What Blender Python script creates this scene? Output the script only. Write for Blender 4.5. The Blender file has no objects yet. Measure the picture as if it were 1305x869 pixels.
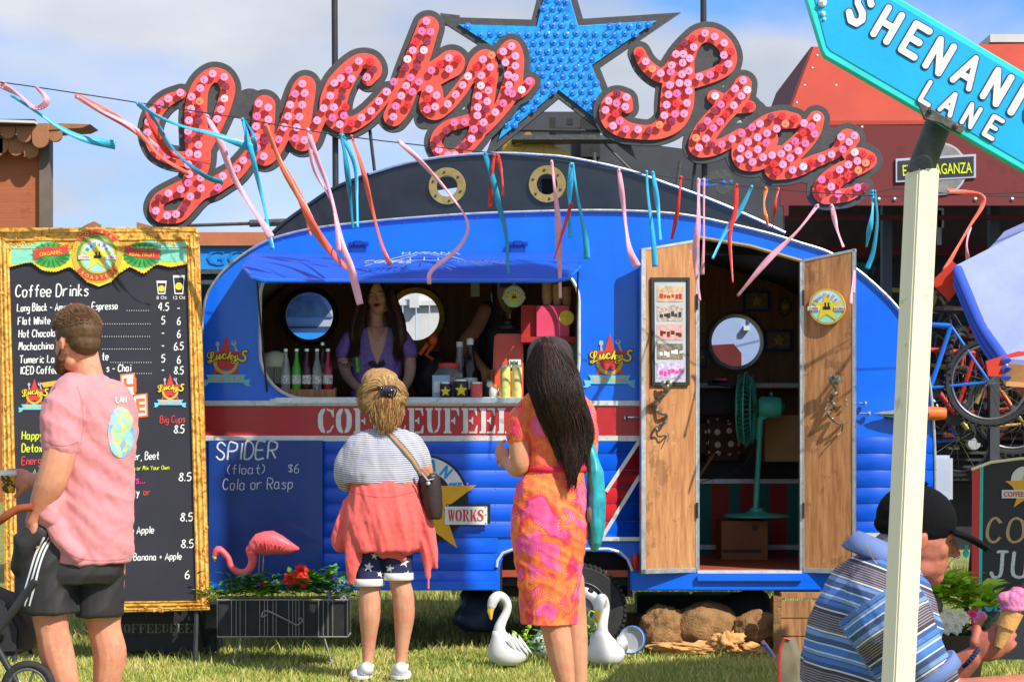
import bpy, bmesh, math, random
import numpy as np
from mathutils import Vector, Matrix, noise
random.seed(7)
SC = bpy.context.scene
COL = SC.collection
# ---------------------------------------------------------------- camera, light, exposure
F = 2560.0; CX = 652.5; H0 = 563.0; CH = 1.25     # focal length in photo pixels, principal column, horizon row, eye height
cam = bpy.data.cameras.new('camera'); cam_o = bpy.data.objects.new('camera', cam); COL.objects.link(cam_o)
cam.sensor_width = 36; cam.lens = F/1305*36; cam.shift_y = (H0-434.5)/1305; cam.clip_end = 3000
cam_o.location = (0, 0, CH); cam_o.rotation_euler = (math.radians(90), 0, 0); SC.camera = cam_o
SUN = Vector((-1.0, 1.02, -1.3)).normalized()      # direction the light travels
sl = bpy.data.lights.new('sun', 'SUN'); sl.energy = 4.25; sl.angle = math.radians(.53); sl.color = (1, .94, .84)
so = bpy.data.objects.new('sun', sl); COL.objects.link(so); so.rotation_euler = SUN.to_track_quat('-Z', 'Y').to_euler()
so.location = (6, -6, 9)
sun_el = math.asin(-SUN.z); sun_az = math.atan2(-SUN.x, -SUN.y)
SC.view_settings.view_transform = 'Standard'; SC.view_settings.look = 'None'
SC.view_settings.exposure = 0.42; SC.view_settings.gamma = 1
SC.cycles.max_bounces = 8; SC.cycles.transparent_max_bounces = 10
W = bpy.data.worlds.new('World'); SC.world = W; W.use_nodes = True
nt = W.node_tree; N = nt.nodes; LK = nt.links; N.clear()
out = N.new('ShaderNodeOutputWorld'); bg = N.new('ShaderNodeBackground'); bg.inputs[1].default_value = .122
sky = N.new('ShaderNodeTexSky'); sky.sky_type = 'NISHITA'; sky.sun_disc = False
sky.sun_elevation = sun_el; sky.sun_rotation = sun_az; sky.ozone_density = 2.2; sky.dust_density = .5; sky.air_density = 1.0
tc = N.new('ShaderNodeTexCoord'); mp = N.new('ShaderNodeMapping'); mp.inputs[3].default_value = (1, 1, 2.2)
mp.inputs[1].default_value = (.35, .1, .37)
n1 = N.new('ShaderNodeTexNoise'); n1.inputs['Scale'].default_value = 4.2; n1.inputs['Detail'].default_value = 7; n1.inputs['Roughness'].default_value = .5
n1.inputs['Distortion'].default_value = .3
cr = N.new('ShaderNodeValToRGB'); cr.color_ramp.elements[0].position = .45; cr.color_ramp.elements[1].position = .68
n2 = N.new('ShaderNodeTexNoise'); n2.inputs['Scale'].default_value = 7; n2.inputs['Detail'].default_value = 6
cc = N.new('ShaderNodeValToRGB'); cc.color_ramp.elements[0].color = (3.5, 3.85, 4.5, 1); cc.color_ramp.elements[1].color = (4.9, 5.1, 5.5, 1)
cc.color_ramp.elements[0].position = .35; cc.color_ramp.elements[1].position = .65
sep = N.new('ShaderNodeSeparateXYZ'); mr = N.new('ShaderNodeMapRange')
mr.inputs[1].default_value = .02; mr.inputs[2].default_value = .17; mr.inputs[3].default_value = -.16; mr.inputs[4].default_value = .11
ad = N.new('ShaderNodeMath'); ad.operation = 'ADD'
mix = N.new('ShaderNodeMix'); mix.data_type = 'RGBA'
tint = N.new('ShaderNodeMix'); tint.data_type = 'RGBA'; tint.blend_type = 'MULTIPLY'; tint.inputs[0].default_value = 1; tint.inputs[7].default_value = (.56, .82, 1.2, 1)
LK.new(tc.outputs['Generated'], mp.inputs[0]); LK.new(mp.outputs[0], n1.inputs[0]); LK.new(mp.outputs[0], n2.inputs[0])
LK.new(tc.outputs['Generated'], sep.inputs[0]); LK.new(sep.outputs[2], mr.inputs[0])
LK.new(n1.outputs[0], ad.inputs[0]); LK.new(mr.outputs[0], ad.inputs[1]); LK.new(ad.outputs[0], cr.inputs[0])
LK.new(n2.outputs[0], cc.inputs[0])
LK.new(sky.outputs[0], tint.inputs[6]); LK.new(tint.outputs[2], mix.inputs[6]); LK.new(cc.outputs[0], mix.inputs[7]); LK.new(cr.outputs[0], mix.inputs[0])
LK.new(mix.outputs[2], bg.inputs[0]); LK.new(bg.outputs[0], out.inputs[0])

# ---------------------------------------------------------------- helpers
def P(px, py, Y): return Vector(((px-CX)*Y/F, Y, CH-(py-H0)*Y/F))
def s2l(c):
    c = c/255.
    return c/12.92 if c <= .04045 else ((c+.055)/1.055)**2.4
def RGB(r, g, b): return (s2l(r), s2l(g), s2l(b), 1)
MATS = {}
def M(name, col=None, rough=.5, metal=0, var=.12, scale=9, bump=0, bscale=60, coat=0, spec=.5, trans=0, alpha=1, sheen=0, stretch=(1,1,1), col2=None, ior=1.45, sss=0):
    if name in MATS: return MATS[name]
    m = bpy.data.materials.new(name); m.use_nodes = True; MATS[name] = m
    nt = m.node_tree; b = nt.nodes['Principled BSDF']; L = nt.links
    b.inputs['Roughness'].default_value = rough; b.inputs['Metallic'].default_value = metal
    b.inputs['Coat Weight'].default_value = coat; b.inputs['Coat Roughness'].default_value = .08
    b.inputs['Specular IOR Level'].default_value = spec; b.inputs['Transmission Weight'].default_value = trans
    b.inputs['Sheen Weight'].default_value = sheen; b.inputs['IOR'].default_value = ior; b.inputs['Alpha'].default_value = alpha
    if sss:
        b.inputs['Subsurface Weight'].default_value = sss; b.inputs['Subsurface Scale'].default_value = .02
        b.inputs['Subsurface Radius'].default_value = (1, .35, .2)
    g = nt.nodes.new('ShaderNodeNewGeometry'); mp = nt.nodes.new('ShaderNodeMapping'); mp.inputs[3].default_value = stretch
    L.new(g.outputs['Position'], mp.inputs[0])
    n = nt.nodes.new('ShaderNodeTexNoise'); n.inputs['Scale'].default_value = scale; n.inputs['Detail'].default_value = 5; n.inputs['Roughness'].default_value = .6
    L.new(mp.outputs[0], n.inputs[0])
    r = nt.nodes.new('ShaderNodeValToRGB'); e = r.color_ramp.elements; e[0].position = .3; e[1].position = .7
    a = [max(0, c*(1-var)) for c in col[:3]]+[1]; c2 = col2 or [min(1, c*(1+var)) for c in col[:3]]+[1]
    e[0].color = a; e[1].color = c2; L.new(n.outputs[0], r.inputs[0]); L.new(r.outputs[0], b.inputs['Base Color'])
    if bump:
        n3 = nt.nodes.new('ShaderNodeTexNoise'); n3.inputs['Scale'].default_value = bscale; n3.inputs['Detail'].default_value = 4
        L.new(mp.outputs[0], n3.inputs[0])
        bp = nt.nodes.new('ShaderNodeBump'); bp.inputs['Strength'].default_value = bump; bp.inputs['Distance'].default_value = .01
        L.new(n3.outputs[0], bp.inputs['Height']); L.new(bp.outputs[0], b.inputs['Normal'])
    mr = nt.nodes.new('ShaderNodeMapRange'); mr.inputs[3].default_value = max(0, rough-.07); mr.inputs[4].default_value = min(1, rough+.1) if name != 'glass' else .01
    L.new(n.outputs[0], mr.inputs[0]); L.new(mr.outputs[0], b.inputs['Roughness'])
    return m

class MB:
    def __init__(s): s.v = []; s.f = []; s.m = []; s.cur = 0
    def add(s, vs, fs):
        o = len(s.v); s.v += [Vector(v) for v in vs]; s.f += [tuple(i+o for i in f) for f in fs]; s.m += [s.cur]*len(fs); return s
    def box(s, c, d, R=None):
        c = Vector(c); x, y, z = [k/2 for k in d]
        vs = [Vector((a*x, b*y, e*z)) for a in (-1, 1) for b in (-1, 1) for e in (-1, 1)]
        vs = [c+(R @ v if R else v) for v in vs]
        return s.add(vs, [(0,1,3,2),(4,6,7,5),(0,4,5,1),(2,3,7,6),(0,2,6,4),(1,5,7,3)])
    def boxp(s, x0, y0, x1, y1, Y, dep, back=0):     # a box seen at photo px x0..x1, y0..y1 with its front at depth Y
        a = P(x0, y0, Y); b = P(x1, y1, Y); c = (a+b)/2; c.y = Y+dep/2
        return s.box(c, (abs(b.x-a.x), dep, abs(b.z-a.z)))
    def prism(s, poly, ext):                          # poly: 3D points, ext: vector
        n = len(poly); poly = [Vector(p) for p in poly]; ext = Vector(ext)
        return s.add(poly+[p+ext for p in poly], [tuple(range(n)), tuple(range(2*n-1, n-1, -1))]+[(i, i+n, (i+1) % n+n, (i+1) % n) for i in range(n)])
    def rings(s, rs, cap=True, closed=False):
        n = len(rs[0]); vs = [p for r in rs for p in r]; fs = []
        k = len(rs)
        for i in range(k-1 if not closed else k):
            for j in range(n):
                a = i*n+j; b = i*n+(j+1) % n; c = ((i+1) % k)*n+(j+1) % n; d = ((i+1) % k)*n+j
                fs.append((a, b, c, d))
        if cap and not closed: fs.append(tuple(range(n-1, -1, -1))); fs.append(tuple(range((k-1)*n, k*n)))
        return s.add(vs, fs)
    def tube(s, pts, r, n=8, flat=1.0, fdir=None, closed=False, roundend=False):
        pts = [Vector(p) for p in pts]
        rr = [r]*len(pts) if not isinstance(r, (list, tuple)) else list(r)
        if roundend:
            d0 = (pts[0]-pts[1]).normalized(); d1 = (pts[-1]-pts[-2]).normalized()
            a = [(pts[0]+d0*rr[0]*k, rr[0]*q) for k, q in ((.95, .25), (.75, .65), (.4, .9))]
            b = [(pts[-1]+d1*rr[-1]*k, rr[-1]*q) for k, q in ((.4, .9), (.75, .65), (.95, .25))]
            pts = [p for p, _ in a]+pts+[p for p, _ in b]; rr = [q for _, q in a]+rr+[q for _, q in b]
        K = len(pts); T = []
        for i in range(K):
            if closed: t = pts[(i+1) % K]-pts[i-1]
            else: t = pts[min(i+1, K-1)]-pts[max(i-1, 0)]
            T.append(t.normalized() if t.length > 1e-9 else Vector((0, 0, 1)))
        u = Vector(fdir) if fdir else (Vector((0, 1, 0)) if abs(T[0].y) < .9 else Vector((1, 0, 0)))
        R = []
        for i in range(K):
            if fdir: u = Vector(fdir)
            u = (u-T[i]*u.dot(T[i]))
            if u.length < 1e-6: u = T[i].orthogonal()
            u.normalize(); w = T[i].cross(u)
            R.append([pts[i]+u*(math.cos(2*math.pi*j/n)*rr[i]*flat)+w*(math.sin(2*math.pi*j/n)*rr[i]) for j in range(n)])
        return s.rings(R, True, closed)
    def lathe(s, prof, c, n=20, R=None, sq=(1, 1)):
        c = Vector(c); rs = []
        for r, z in prof:
            rs.append([c+((R @ Vector((r*sq[0]*math.cos(2*math.pi*j/n), r*sq[1]*math.sin(2*math.pi*j/n), z))) if R else Vector((r*sq[0]*math.cos(2*math.pi*j/n), r*sq[1]*math.sin(2*math.pi*j/n), z))) for j in range(n)])
        return s.rings(rs, cap=(tuple(prof[0]) != tuple(prof[-1])))
    def ball(s, c, r, n=14, R=None):
        if not isinstance(r, (list, tuple)): r = (r, r, r)
        c = Vector(c); k = max(4, n//2); rs = []
        for i in range(k+1):
            a = -math.pi/2+math.pi*i/k; ca = max(math.cos(a), .02)
            q = [Vector((r[0]*ca*math.cos(2*math.pi*j/n), r[1]*ca*math.sin(2*math.pi*j/n), r[2]*math.sin(a))) for j in range(n)]
            rs.append([c+(R @ p if R else p) for p in q])
        return s.rings(rs)
    def build(s, name, mats, parent=None, **k): return obj(name, s, mats, parent, **k)

RX = lambda a: Matrix.Rotation(math.radians(a), 3, 'X')
RY = lambda a: Matrix.Rotation(math.radians(a), 3, 'Y')
RZ = lambda a: Matrix.Rotation(math.radians(a), 3, 'Z')
def wloc(p):
    v = Vector((0, 0, 0))
    while p: v = v+p.location; p = p.parent
    return v
def link_mesh(name, me, mats, parent=None, smooth=False, kind=None, label=None, cat=None, group=None):
    for m in (mats if isinstance(mats, (list, tuple)) else [mats]):
        me.materials.append(MATS[m] if isinstance(m, str) else m)
    o = bpy.data.objects.new(name, me); COL.objects.link(o)
    if parent: o.parent = parent
    if smooth:
        me.shade_smooth()
        if smooth != 2:
            try: me.set_sharp_from_angle(angle=math.radians(40))
            except Exception: pass
    return tag(o, label, cat, group, kind)
def obj(name, mb, mats, parent=None, smooth=False, bevel=0, **k):
    off = wloc(parent) if parent else Vector((0, 0, 0))
    base = off
    if not parent and mb.v and not k.get('kind') == 'structure':
        xs = [v.x for v in mb.v]; ys = [v.y for v in mb.v]; zs = [v.z for v in mb.v]
        base = Vector(((min(xs)+max(xs))/2, (min(ys)+max(ys))/2, min(zs)))
    me = bpy.data.meshes.new(name); me.from_pydata([v-base for v in mb.v], [], mb.f)
    if any(mb.m): me.polygons.foreach_set('material_index', mb.m)
    b = bmesh.new(); b.from_mesh(me)
    if bevel:
        es = [e for e in b.edges if len(e.link_faces) == 2 and e.calc_face_angle(0) > .6]
        bmesh.ops.bevel(b, geom=es, offset=bevel, segments=2, affect='EDGES', clamp_overlap=True)
    if len(b.faces) < 60000: bmesh.ops.recalc_face_normals(b, faces=b.faces)
    b.to_mesh(me); b.free(); me.update()
    o = link_mesh(name, me, mats, parent, smooth or (1 if bevel else False), **k)
    if not parent: o.location = base
    return o
def tag(o, label=None, cat=None, group=None, kind=None):
    if label: o['label'] = label
    if cat: o['category'] = cat
    if group: o['group'] = group
    if kind: o['kind'] = kind
    return o
def thing(name, label, cat, loc=(0, 0, 0), group=None):
    o = bpy.data.objects.new(name, None); COL.objects.link(o); o.location = loc; o.empty_display_size = .1
    return tag(o, label, cat, group)

class PL:                                              # an upright (or leaning) plane; px() sends a photo pixel to it
    def __init__(s, Y=None, O=None, u=(1, 0, 0), v=(0, 0, 1)):
        s.O = Vector(O) if O is not None else Vector((0, Y, 0)); s.u = Vector(u).normalized(); s.v = Vector(v).normalized(); s.n = s.u.cross(s.v).normalized()
    def uv(s, px, py):
        c = Vector((0, 0, CH)); d = P(px, py, 1)-c; t = (s.O-c).dot(s.n)/d.dot(s.n); p = c+d*t-s.O
        return (p.dot(s.u), p.dot(s.v))
    def at(s, u, v, k=0): return s.O+s.u*u+s.v*v+s.n*k
    def px(s, px, py, k=0): a = s.uv(px, py); return s.at(a[0], a[1], k)
    def off(s, k): return PL(O=s.O+s.n*k, u=s.u, v=s.v)
    def mat(s): 
        m = Matrix((s.u, s.v, s.n)).transposed().to_4x4(); m.translation = s.O; return m
def eval_mesh(o):
    dg = bpy.context.evaluated_depsgraph_get(); me = bpy.data.meshes.new_from_object(o.evaluated_get(dg)); return me
def shape(name, loops, pl, dep, mats, parent=None, bevel=0, inpx=True, z=0, **k):
    """flat-cut piece: loops (photo px or plane uv, even-odd holes), front face z in front of the plane, dep thick backwards"""
    cu = bpy.data.curves.new('t', 'CURVE'); cu.dimensions = '2D'; cu.fill_mode = 'BOTH'; cu.extrude = max(dep/2-bevel, .0001)
    cu.bevel_depth = bevel; cu.bevel_resolution = 1
    if bevel: cu.offset = -bevel
    for lp in loops:
        if inpx: lp = [pl.uv(*p) for p in lp]
        sp = cu.splines.new('POLY'); sp.points.add(len(lp)-1); sp.use_cyclic_u = True
        for i, p in enumerate(lp): sp.points[i].co = (p[0], p[1], 0, 1)
    o = bpy.data.objects.new('t', cu); COL.objects.link(o); bpy.context.view_layer.update()
    me = eval_mesh(o); bpy.data.objects.remove(o); bpy.data.curves.remove(cu)
    T = pl.mat() @ Matrix.Translation((0, 0, z-dep/2)); me.transform(T)
    off = wloc(parent) if parent else sum((v.co for v in me.vertices), Vector())/max(1, len(me.vertices))
    me.transform(Matrix.Translation(-off)); me.materials.clear(); me.name = name
    ob = link_mesh(name, me, mats, parent, **k)
    if not parent: ob.location = off
    return ob
def text(s, pl, px, py, h, mats, parent=None, name='lettering', z=.002, dep=.002, bold=0, shear=0, rot=0, sx=1, align='LEFT', inpx=True):
    cu = bpy.data.curves.new('t', 'FONT'); cu.body = s; cu.size = 1; cu.extrude = .001; cu.shear = shear; cu.offset = bold; cu.align_x = align; cu.resolution_u = 2
    o = bpy.data.objects.new('t', cu); COL.objects.link(o); bpy.context.view_layer.update(); me = eval_mesh(o); bpy.data.objects.remove(o); bpy.data.curves.remove(cu)
    for v in me.vertices: v.co.z = dep/2 if v.co.z > 0 else -dep/2
    if inpx:
        u, v = pl.uv(px, py); u2, v2 = pl.uv(px, py-h); sc = (v2-v)/.72
    else: u, v = px, py; sc = h/.72
    me.transform(pl.mat() @ Matrix.Translation((u, v, z-dep/2)) @ Matrix.Rotation(math.radians(rot), 4, 'Z') @ Matrix.Diagonal((sc*sx, sc, 1, 1)))
    off = wloc(parent) if parent else Vector((0, 0, 0)); me.transform(Matrix.Translation(-off)); me.materials.clear(); me.name = name
    return link_mesh(name, me, mats, parent)
def circ(cx, cy, r, n=32, a0=0, a1=360, ry=None):
    ry = ry or r; full = abs(a1-a0) >= 360; k = n if full else n+1
    return [(cx+r*math.cos(math.radians(a0+(a1-a0)*i/n)), cy-ry*math.sin(math.radians(a0+(a1-a0)*i/n))) for i in range(k)]
def ringarc(cx, cy, r0, r1, a0, a1, n=24): return circ(cx, cy, r1, n, a0, a1)+circ(cx, cy, r0, n, a0, a1)[::-1]
def star(cx, cy, R, r, rot=90, n=5): return [(cx+(R if i % 2 == 0 else r)*math.cos(math.radians(rot-i*180/n)), cy-(R if i % 2 == 0 else r)*math.sin(math.radians(rot-i*180/n))) for i in range(2*n)]
def rrect(x0, y0, x1, y1, r, n=6):
    rs = r if isinstance(r, (list, tuple)) else [r]*4; o = []
    for (cx, cy, a), q in zip(((x1, y0, 0), (x0, y0, 90), (x0, y1, 180), (x1, y1, 270)), rs):
        sx = -1 if cx == x1 else 1; sy = 1 if cy == y0 else -1
        o += [(cx+sx*q+q*math.cos(math.radians(a+90*i/n)), cy+sy*q-q*math.sin(math.radians(a+90*i/n))) for i in range(n+1)]
    return o
def crom(pts, step=1.5):                              # Catmull-Rom through (x, y, r...) points
    pts = [np.array(p, float) for p in pts]; P_ = [2*pts[0]-pts[1]]+pts+[2*pts[-1]-pts[-2]]; o = []
    for i in range(1, len(P_)-2):
        a, b, c, d = P_[i-1:i+3]; k = max(1, int(np.hypot(*(c-b)[:2])/step)) if step > .5 else 6
        for j in range(k):
            t = j/k; o.append(.5*((2*b)+(c-a)*t+(2*a-5*b+4*c-d)*t*t+(3*b-a-3*c+d)*t**3))
    o.append(pts[-1]); return o
def cr3(pts, k=6):                                    # Catmull-Rom through 3D points
    pts = [np.array(p, float) for p in pts]; P_ = [2*pts[0]-pts[1]]+pts+[2*pts[-1]-pts[-2]]; o = []
    for i in range(1, len(P_)-2):
        a, b, c, d = P_[i-1:i+3]
        for j in range(k):
            t = j/k; o.append(.5*((2*b)+(c-a)*t+(2*a-5*b+4*c-d)*t*t+(3*b-a-3*c+d)*t**3))
    o.append(pts[-1]); return o
def outline(strokes, grow=0, step=1.0, blobs=(), tol=.12, smooth=True):
    """union of round-pen strokes [(x,y,r)...] as closed outlines (marching squares on a distance field)"""
    S = []
    for st in strokes: S += (crom(st, step*1.2) if (smooth and len(st) > 2) else [np.array(st[0], float)+(np.array(st[1], float)-np.array(st[0], float))*t/30 for t in range(31)] if len(st) == 2 else [q for i in range(len(st)-1) for q in [np.array(st[i], float)+(np.array(st[i+1], float)-np.array(st[i], float))*t/12 for t in range(13)]])
    S += [np.array(b, float) for b in blobs]; S = np.array(S); S[:, 2] += grow
    x0, y0 = (S[:, 0]-S[:, 2]).min()-3*step, (S[:, 1]-S[:, 2]).min()-3*step
    nx = int(((S[:, 0]+S[:, 2]).max()+3*step-x0)/step)+1; ny = int(((S[:, 1]+S[:, 2]).max()+3*step-y0)/step)+1
    Fd = np.full((ny, nx), -50.*step)
    for x, y, r in S:
        i0, i1 = max(0, int((x-r-x0)/step)-2), min(nx, int((x+r-x0)/step)+4); j0, j1 = max(0, int((y-r-y0)/step)-2), min(ny, int((y+r-y0)/step)+4)
        X, Yy = np.meshgrid(x0+np.arange(i0, i1)*step, y0+np.arange(j0, j1)*step)
        np.maximum(Fd[j0:j1, i0:i1], r-np.hypot(X-x, Yy-y), out=Fd[j0:j1, i0:i1])
    B = Fd > 0; nxt = {}
    mixed = (B[:-1, :-1].astype(int)+B[1:, :-1]+B[:-1, 1:]+B[1:, 1:]); js, is_ = np.nonzero((mixed > 0) & (mixed < 4))
    def pt(k):
        h, j, i = k
        a = Fd[j, i]; b = Fd[j, i+1] if h == 0 else Fd[j+1, i]; t = a/(a-b)
        return (x0+(i+(t if h == 0 else 0))*step, y0+(j+(t if h else 0))*step)
    for j, i in zip(js, is_):
        j = int(j); i = int(i)
        c = [B[j, i], B[j, i+1], B[j+1, i+1], B[j+1, i]]; e = [(0, j, i), (1, j, i+1), (0, j+1, i), (1, j, i)]
        st = [q for q in range(4) if c[q] and not c[(q+1) % 4]]; en = [q for q in range(4) if not c[q] and c[(q+1) % 4]]
        for a in st:                                   # leave the inside across edge a, come back across the next entering edge
            q = min(en, key=lambda b: (b-a) % 4); nxt[(e[a], j, i)] = e[q]
    adj = {}
    for (a, j, i), b in nxt.items(): adj[a] = b
    loops = []; left = set(adj)
    while left:
        s0 = next(iter(left)); lp = []; k = s0
        while k in left: left.discard(k); lp.append(pt(k)); k = adj.get(k)
        if len(lp) > 6: loops.append(simp(lp, tol*step))
    return [l for l in loops if len(l) > 3]
def simp(p, tol):
    keep = [p[0]]; i = 0; n = len(p)
    while i < n-1:
        j = i+1
        while j+1 < n and j-i < 12:
            a = np.array(p[i]); b = np.array(p[j+1]); d = b-a; L = np.hypot(*d) or 1
            if max(abs(d[0]*(p[m][1]-a[1])-d[1]*(p[m][0]-a[0]))/L for m in range(i+1, j+1)) > tol: break
            j += 1
        keep.append(p[j]); i = j
    return keep
GL = dict(A="0d3n6d;1g5g", B="0d0n3n4m4k3j0i;3j5h5f3d0d", C="5l3n1m0j0g1e3d5f", D="0d0n3n5k5g3d0d", E="5n0n0d5d;0i4i", F="5n0n0d;0i4i", G="5l3n1m0j0g1e3d5f5i3i",
 H="0d0n;5d5n;0i5i", I="1d1n", J="0f1d3d4f4n;2n6n", K="0d0n;5n0h5d", L="0n0d5d", M="0d1n3h5n6d", N="0d0n5d5n", O="3n1m0j0g1e3d5e6g6j5m3n", P="0d0n3n5m5j3i0i", Q="3n1m0j0g1e3d5e6g6j5m3n;4f6c",
 R="0d0n3n5m5j3i0i;2i5d", S="5l3n1n0l1j4h5f4d2d0f", T="3n3d;0n6n", U="0n0f2d4d5f5n", V="0n3d6n", W="0n1d3k5d6n", X="0n5d;5n0d", Y="0n3i6n;3i3d", Z="0n5n0d5d",
 a="4i3j1j0h0e1d3d4f;4j4e5d", b="0n0d;0i2j4i4f2d0e", c="4i2j0i0f1d3d4e", d="4n4d;4i2j0h0e2d4e", e="0g4g4i2j0i0f1d3d4e", f="4m3n2m2d;0j4j", g="4i2j0i0f2e4f;4j4c3a1a0b",
 h="0n0d;0h2j4i4d", i="1j1d;1l1m", j="2j2b1a0a;2l2m", k="0n0d;3j0g4d", l="1n1d", m="0d0j;0i1j3i3d;3i5j6i6d", n="0d0j;0i2j4i4d", o="2j0i0f1d3d4f4i2j", p="0j0a;0i2j4i4f2d0e",
 q="4j4a;4i2j0h0e2d4e", r="0d0j;0h2j4j", s="4i2j0i1h3g4f2d0e", t="2n2e3d4d;0j4j", u="0j0e1d3d4f;4j4d", v="0j2d4j", w="0j1d3i4d6j", x="0j4d;4j0d", y="0j2e;4j1a", z="0j4j0d4d")
GL.update({'0': "2n0k0g2d4g4k2n", '1': "0l1n1d", '2': "0l2n4l4j0d5d", '3': "0m3n4l2j4h4f2d0e", '4': "4d4n0h6h", '5': "5n1n0j3j5h4e2d0e", '6': "4n1k0g1d4d5g3i0h", '7': "0n5n2d", '8': "3n1l4h5f3d0f1h5l3n",
 '9': "4j2i0k2n4m4i2d", '-': "0h4h", '.': "0d1e", '+': "0h4h;2j2f", '$': "5l3m1m0k4h5f3e0f;3n3d", '(': "2n0k0g2d", ')': "0n2k2g0d", ',': "1d0b", "'": "0n0l"})
def glyphs(s, x, y, h, sx=1.0, gap=2.2, slant=0, jit=0):
    o = []
    for ch in s:
        if ch == ' ': x += h*.38*sx; continue
        g = GL.get(ch)
        if not g: continue
        w = 0; jy = random.uniform(-jit, jit)*h
        for st in g.split(';'):
            p = []
            for i in range(0, len(st), 2):
                gx = int(st[i]); gy = ord(st[i+1])-100; w = max(w, gx)
                p.append((x+gx*h/10*sx+gy*h/10*slant, y-gy*h/10+jy))
            o.append(p)
        x += (w+gap)*h/10*sx
    return o, x
def hand(s, pl, x, y, h, mats, parent, name='lettering', w=1.0, sx=1.0, rot=0, z=.0015, slant=.08, jit=.03, gap=2.2, round_=True):
    st, x1 = glyphs(s, x, y, h, sx, gap, slant, jit); mb = MB(); ca, sa = math.cos(math.radians(rot)), math.sin(math.radians(rot))
    for p in st:
        q = [(x+(a-x)*ca+(b-y)*sa, y-(a-x)*sa+(b-y)*ca) for a, b in p]
        if len(q) == 1: q.append((q[0][0]+.5, q[0][1]))
        if round_ and len(q) > 3: q = [tuple(t) for t in crom([(a, b, 0) for a, b in q], h*.09)]; q = [(a[0], a[1]) for a in q]
        pts = [pl.px(a, b, z) for a, b in q]; sc = (pl.px(x+1, y)-pl.px(x, y)).length
        mb.tube(pts, w*sc/2, n=4, flat=.3, fdir=tuple(pl.n))
    return mb.build(name, mats, parent)
STEN = dict(
 C=[[(.45,1),(.2,.95),(.03,.75),(0,.5),(.03,.25),(.2,.05),(.45,0),(.45,.08),(.33,.3),(.32,.7),(.45,.92)], [(.55,1),(.9,.92),(.97,1),(1,.65),(.92,.65),(.8,.85),(.55,.92)], [(.55,0),(.8,.05),(1,.3),(.93,.33),(.75,.13),(.55,.08)]],
 O=[[(.45,1),(.2,.95),(.03,.75),(0,.5),(.03,.25),(.2,.05),(.45,0),(.45,.08),(.33,.3),(.32,.7),(.45,.92)], [(.55,1),(.8,.95),(.97,.75),(1,.5),(.97,.25),(.8,.05),(.55,0),(.55,.08),(.67,.3),(.68,.7),(.55,.92)]],
 E=[[(0,0),(.4,0),(.4,1),(0,1),(0,.94),(.1,.9),(.1,.1),(0,.06)], [(.46,1),(.95,1),(.97,.7),(.9,.7),(.8,.92),(.46,.93)], [(.46,.54),(.6,.54),(.66,.64),(.72,.64),(.72,.36),(.66,.36),(.6,.46),(.46,.46)], [(.46,0),(.97,0),(1,.32),(.93,.32),(.8,.08),(.46,.07)]],
 F=[[(0,0),(.5,0),(.5,.06),(.4,.1),(.4,1),(0,1),(0,.94),(.1,.9),(.1,.1),(0,.06)], [(.46,1),(.95,1),(.97,.7),(.9,.7),(.8,.92),(.46,.93)], [(.46,.54),(.6,.54),(.66,.64),(.72,.64),(.72,.36),(.66,.36),(.6,.46),(.46,.46)]],
 U=[[(0,1),(.45,1),(.45,.94),(.36,.9),(.36,.3),(.45,.1),(.45,0),(.2,.05),(.1,.25),(.1,.9),(0,.94)], [(.58,1),(1,1),(1,.94),(.9,.9),(.9,.3),(.78,.08),(.55,0),(.55,.08),(.7,.16),(.78,.35),(.78,.9),(.58,.94)]],
 L=[[(0,0),(.4,0),(.4,.9),(.5,.94),(.5,1),(0,1),(0,.94),(.1,.9),(.1,.1),(0,.06)], [(.46,0),(.97,0),(1,.36),(.93,.36),(.8,.08),(.46,.07)]],
 W=[[(0,1),(.22,1),(.36,.3),(.45,.6),(.36,1),(.62,1),(.72,.3),(.84,1),(1,1),(.78,0),(.64,0),(.52,.45),(.38,0),(.24,0)]],
 R=[[(0,0),(.4,0),(.4,1),(0,1),(0,.94),(.1,.9),(.1,.1),(0,.06)], [(.46,1),(.8,.95),(.92,.75),(.8,.55),(.62,.48),(.98,.06),(1,0),(.75,0),(.46,.45),(.46,.53),(.62,.6),(.64,.85),(.46,.93)]],
 K=[[(0,0),(.4,0),(.4,1),(0,1),(0,.94),(.1,.9),(.1,.1),(0,.06)], [(.46,.5),(.8,.95),(.75,1),(1,1),(.68,.6),(1,0),(.7,0),(.46,.4)]],
 S=[[(.95,.7),(.88,1),(.8,.93),(.5,1),(.15,.9),(.05,.68),(.2,.5),(.62,.35),(.66,.18),(.5,.09),(.2,.14),(.08,.35),(0,.33),(.03,0),(.12,.06),(.5,0),(.9,.1),(1,.35),(.85,.55),(.45,.68),(.38,.82),(.5,.92),(.75,.85),(.88,.7)]])
def stencil(s, pl, x, y, w, h, pitch, mats, parent, z=.004, dep=.004, name='letter', inpx=True):
    for i, ch in enumerate(s):
        shape(name, [[(x+i*pitch+a*w, y-b*h) for a, b in lp] for lp in STEN[ch]], pl, dep, mats, parent, z=z)
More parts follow.
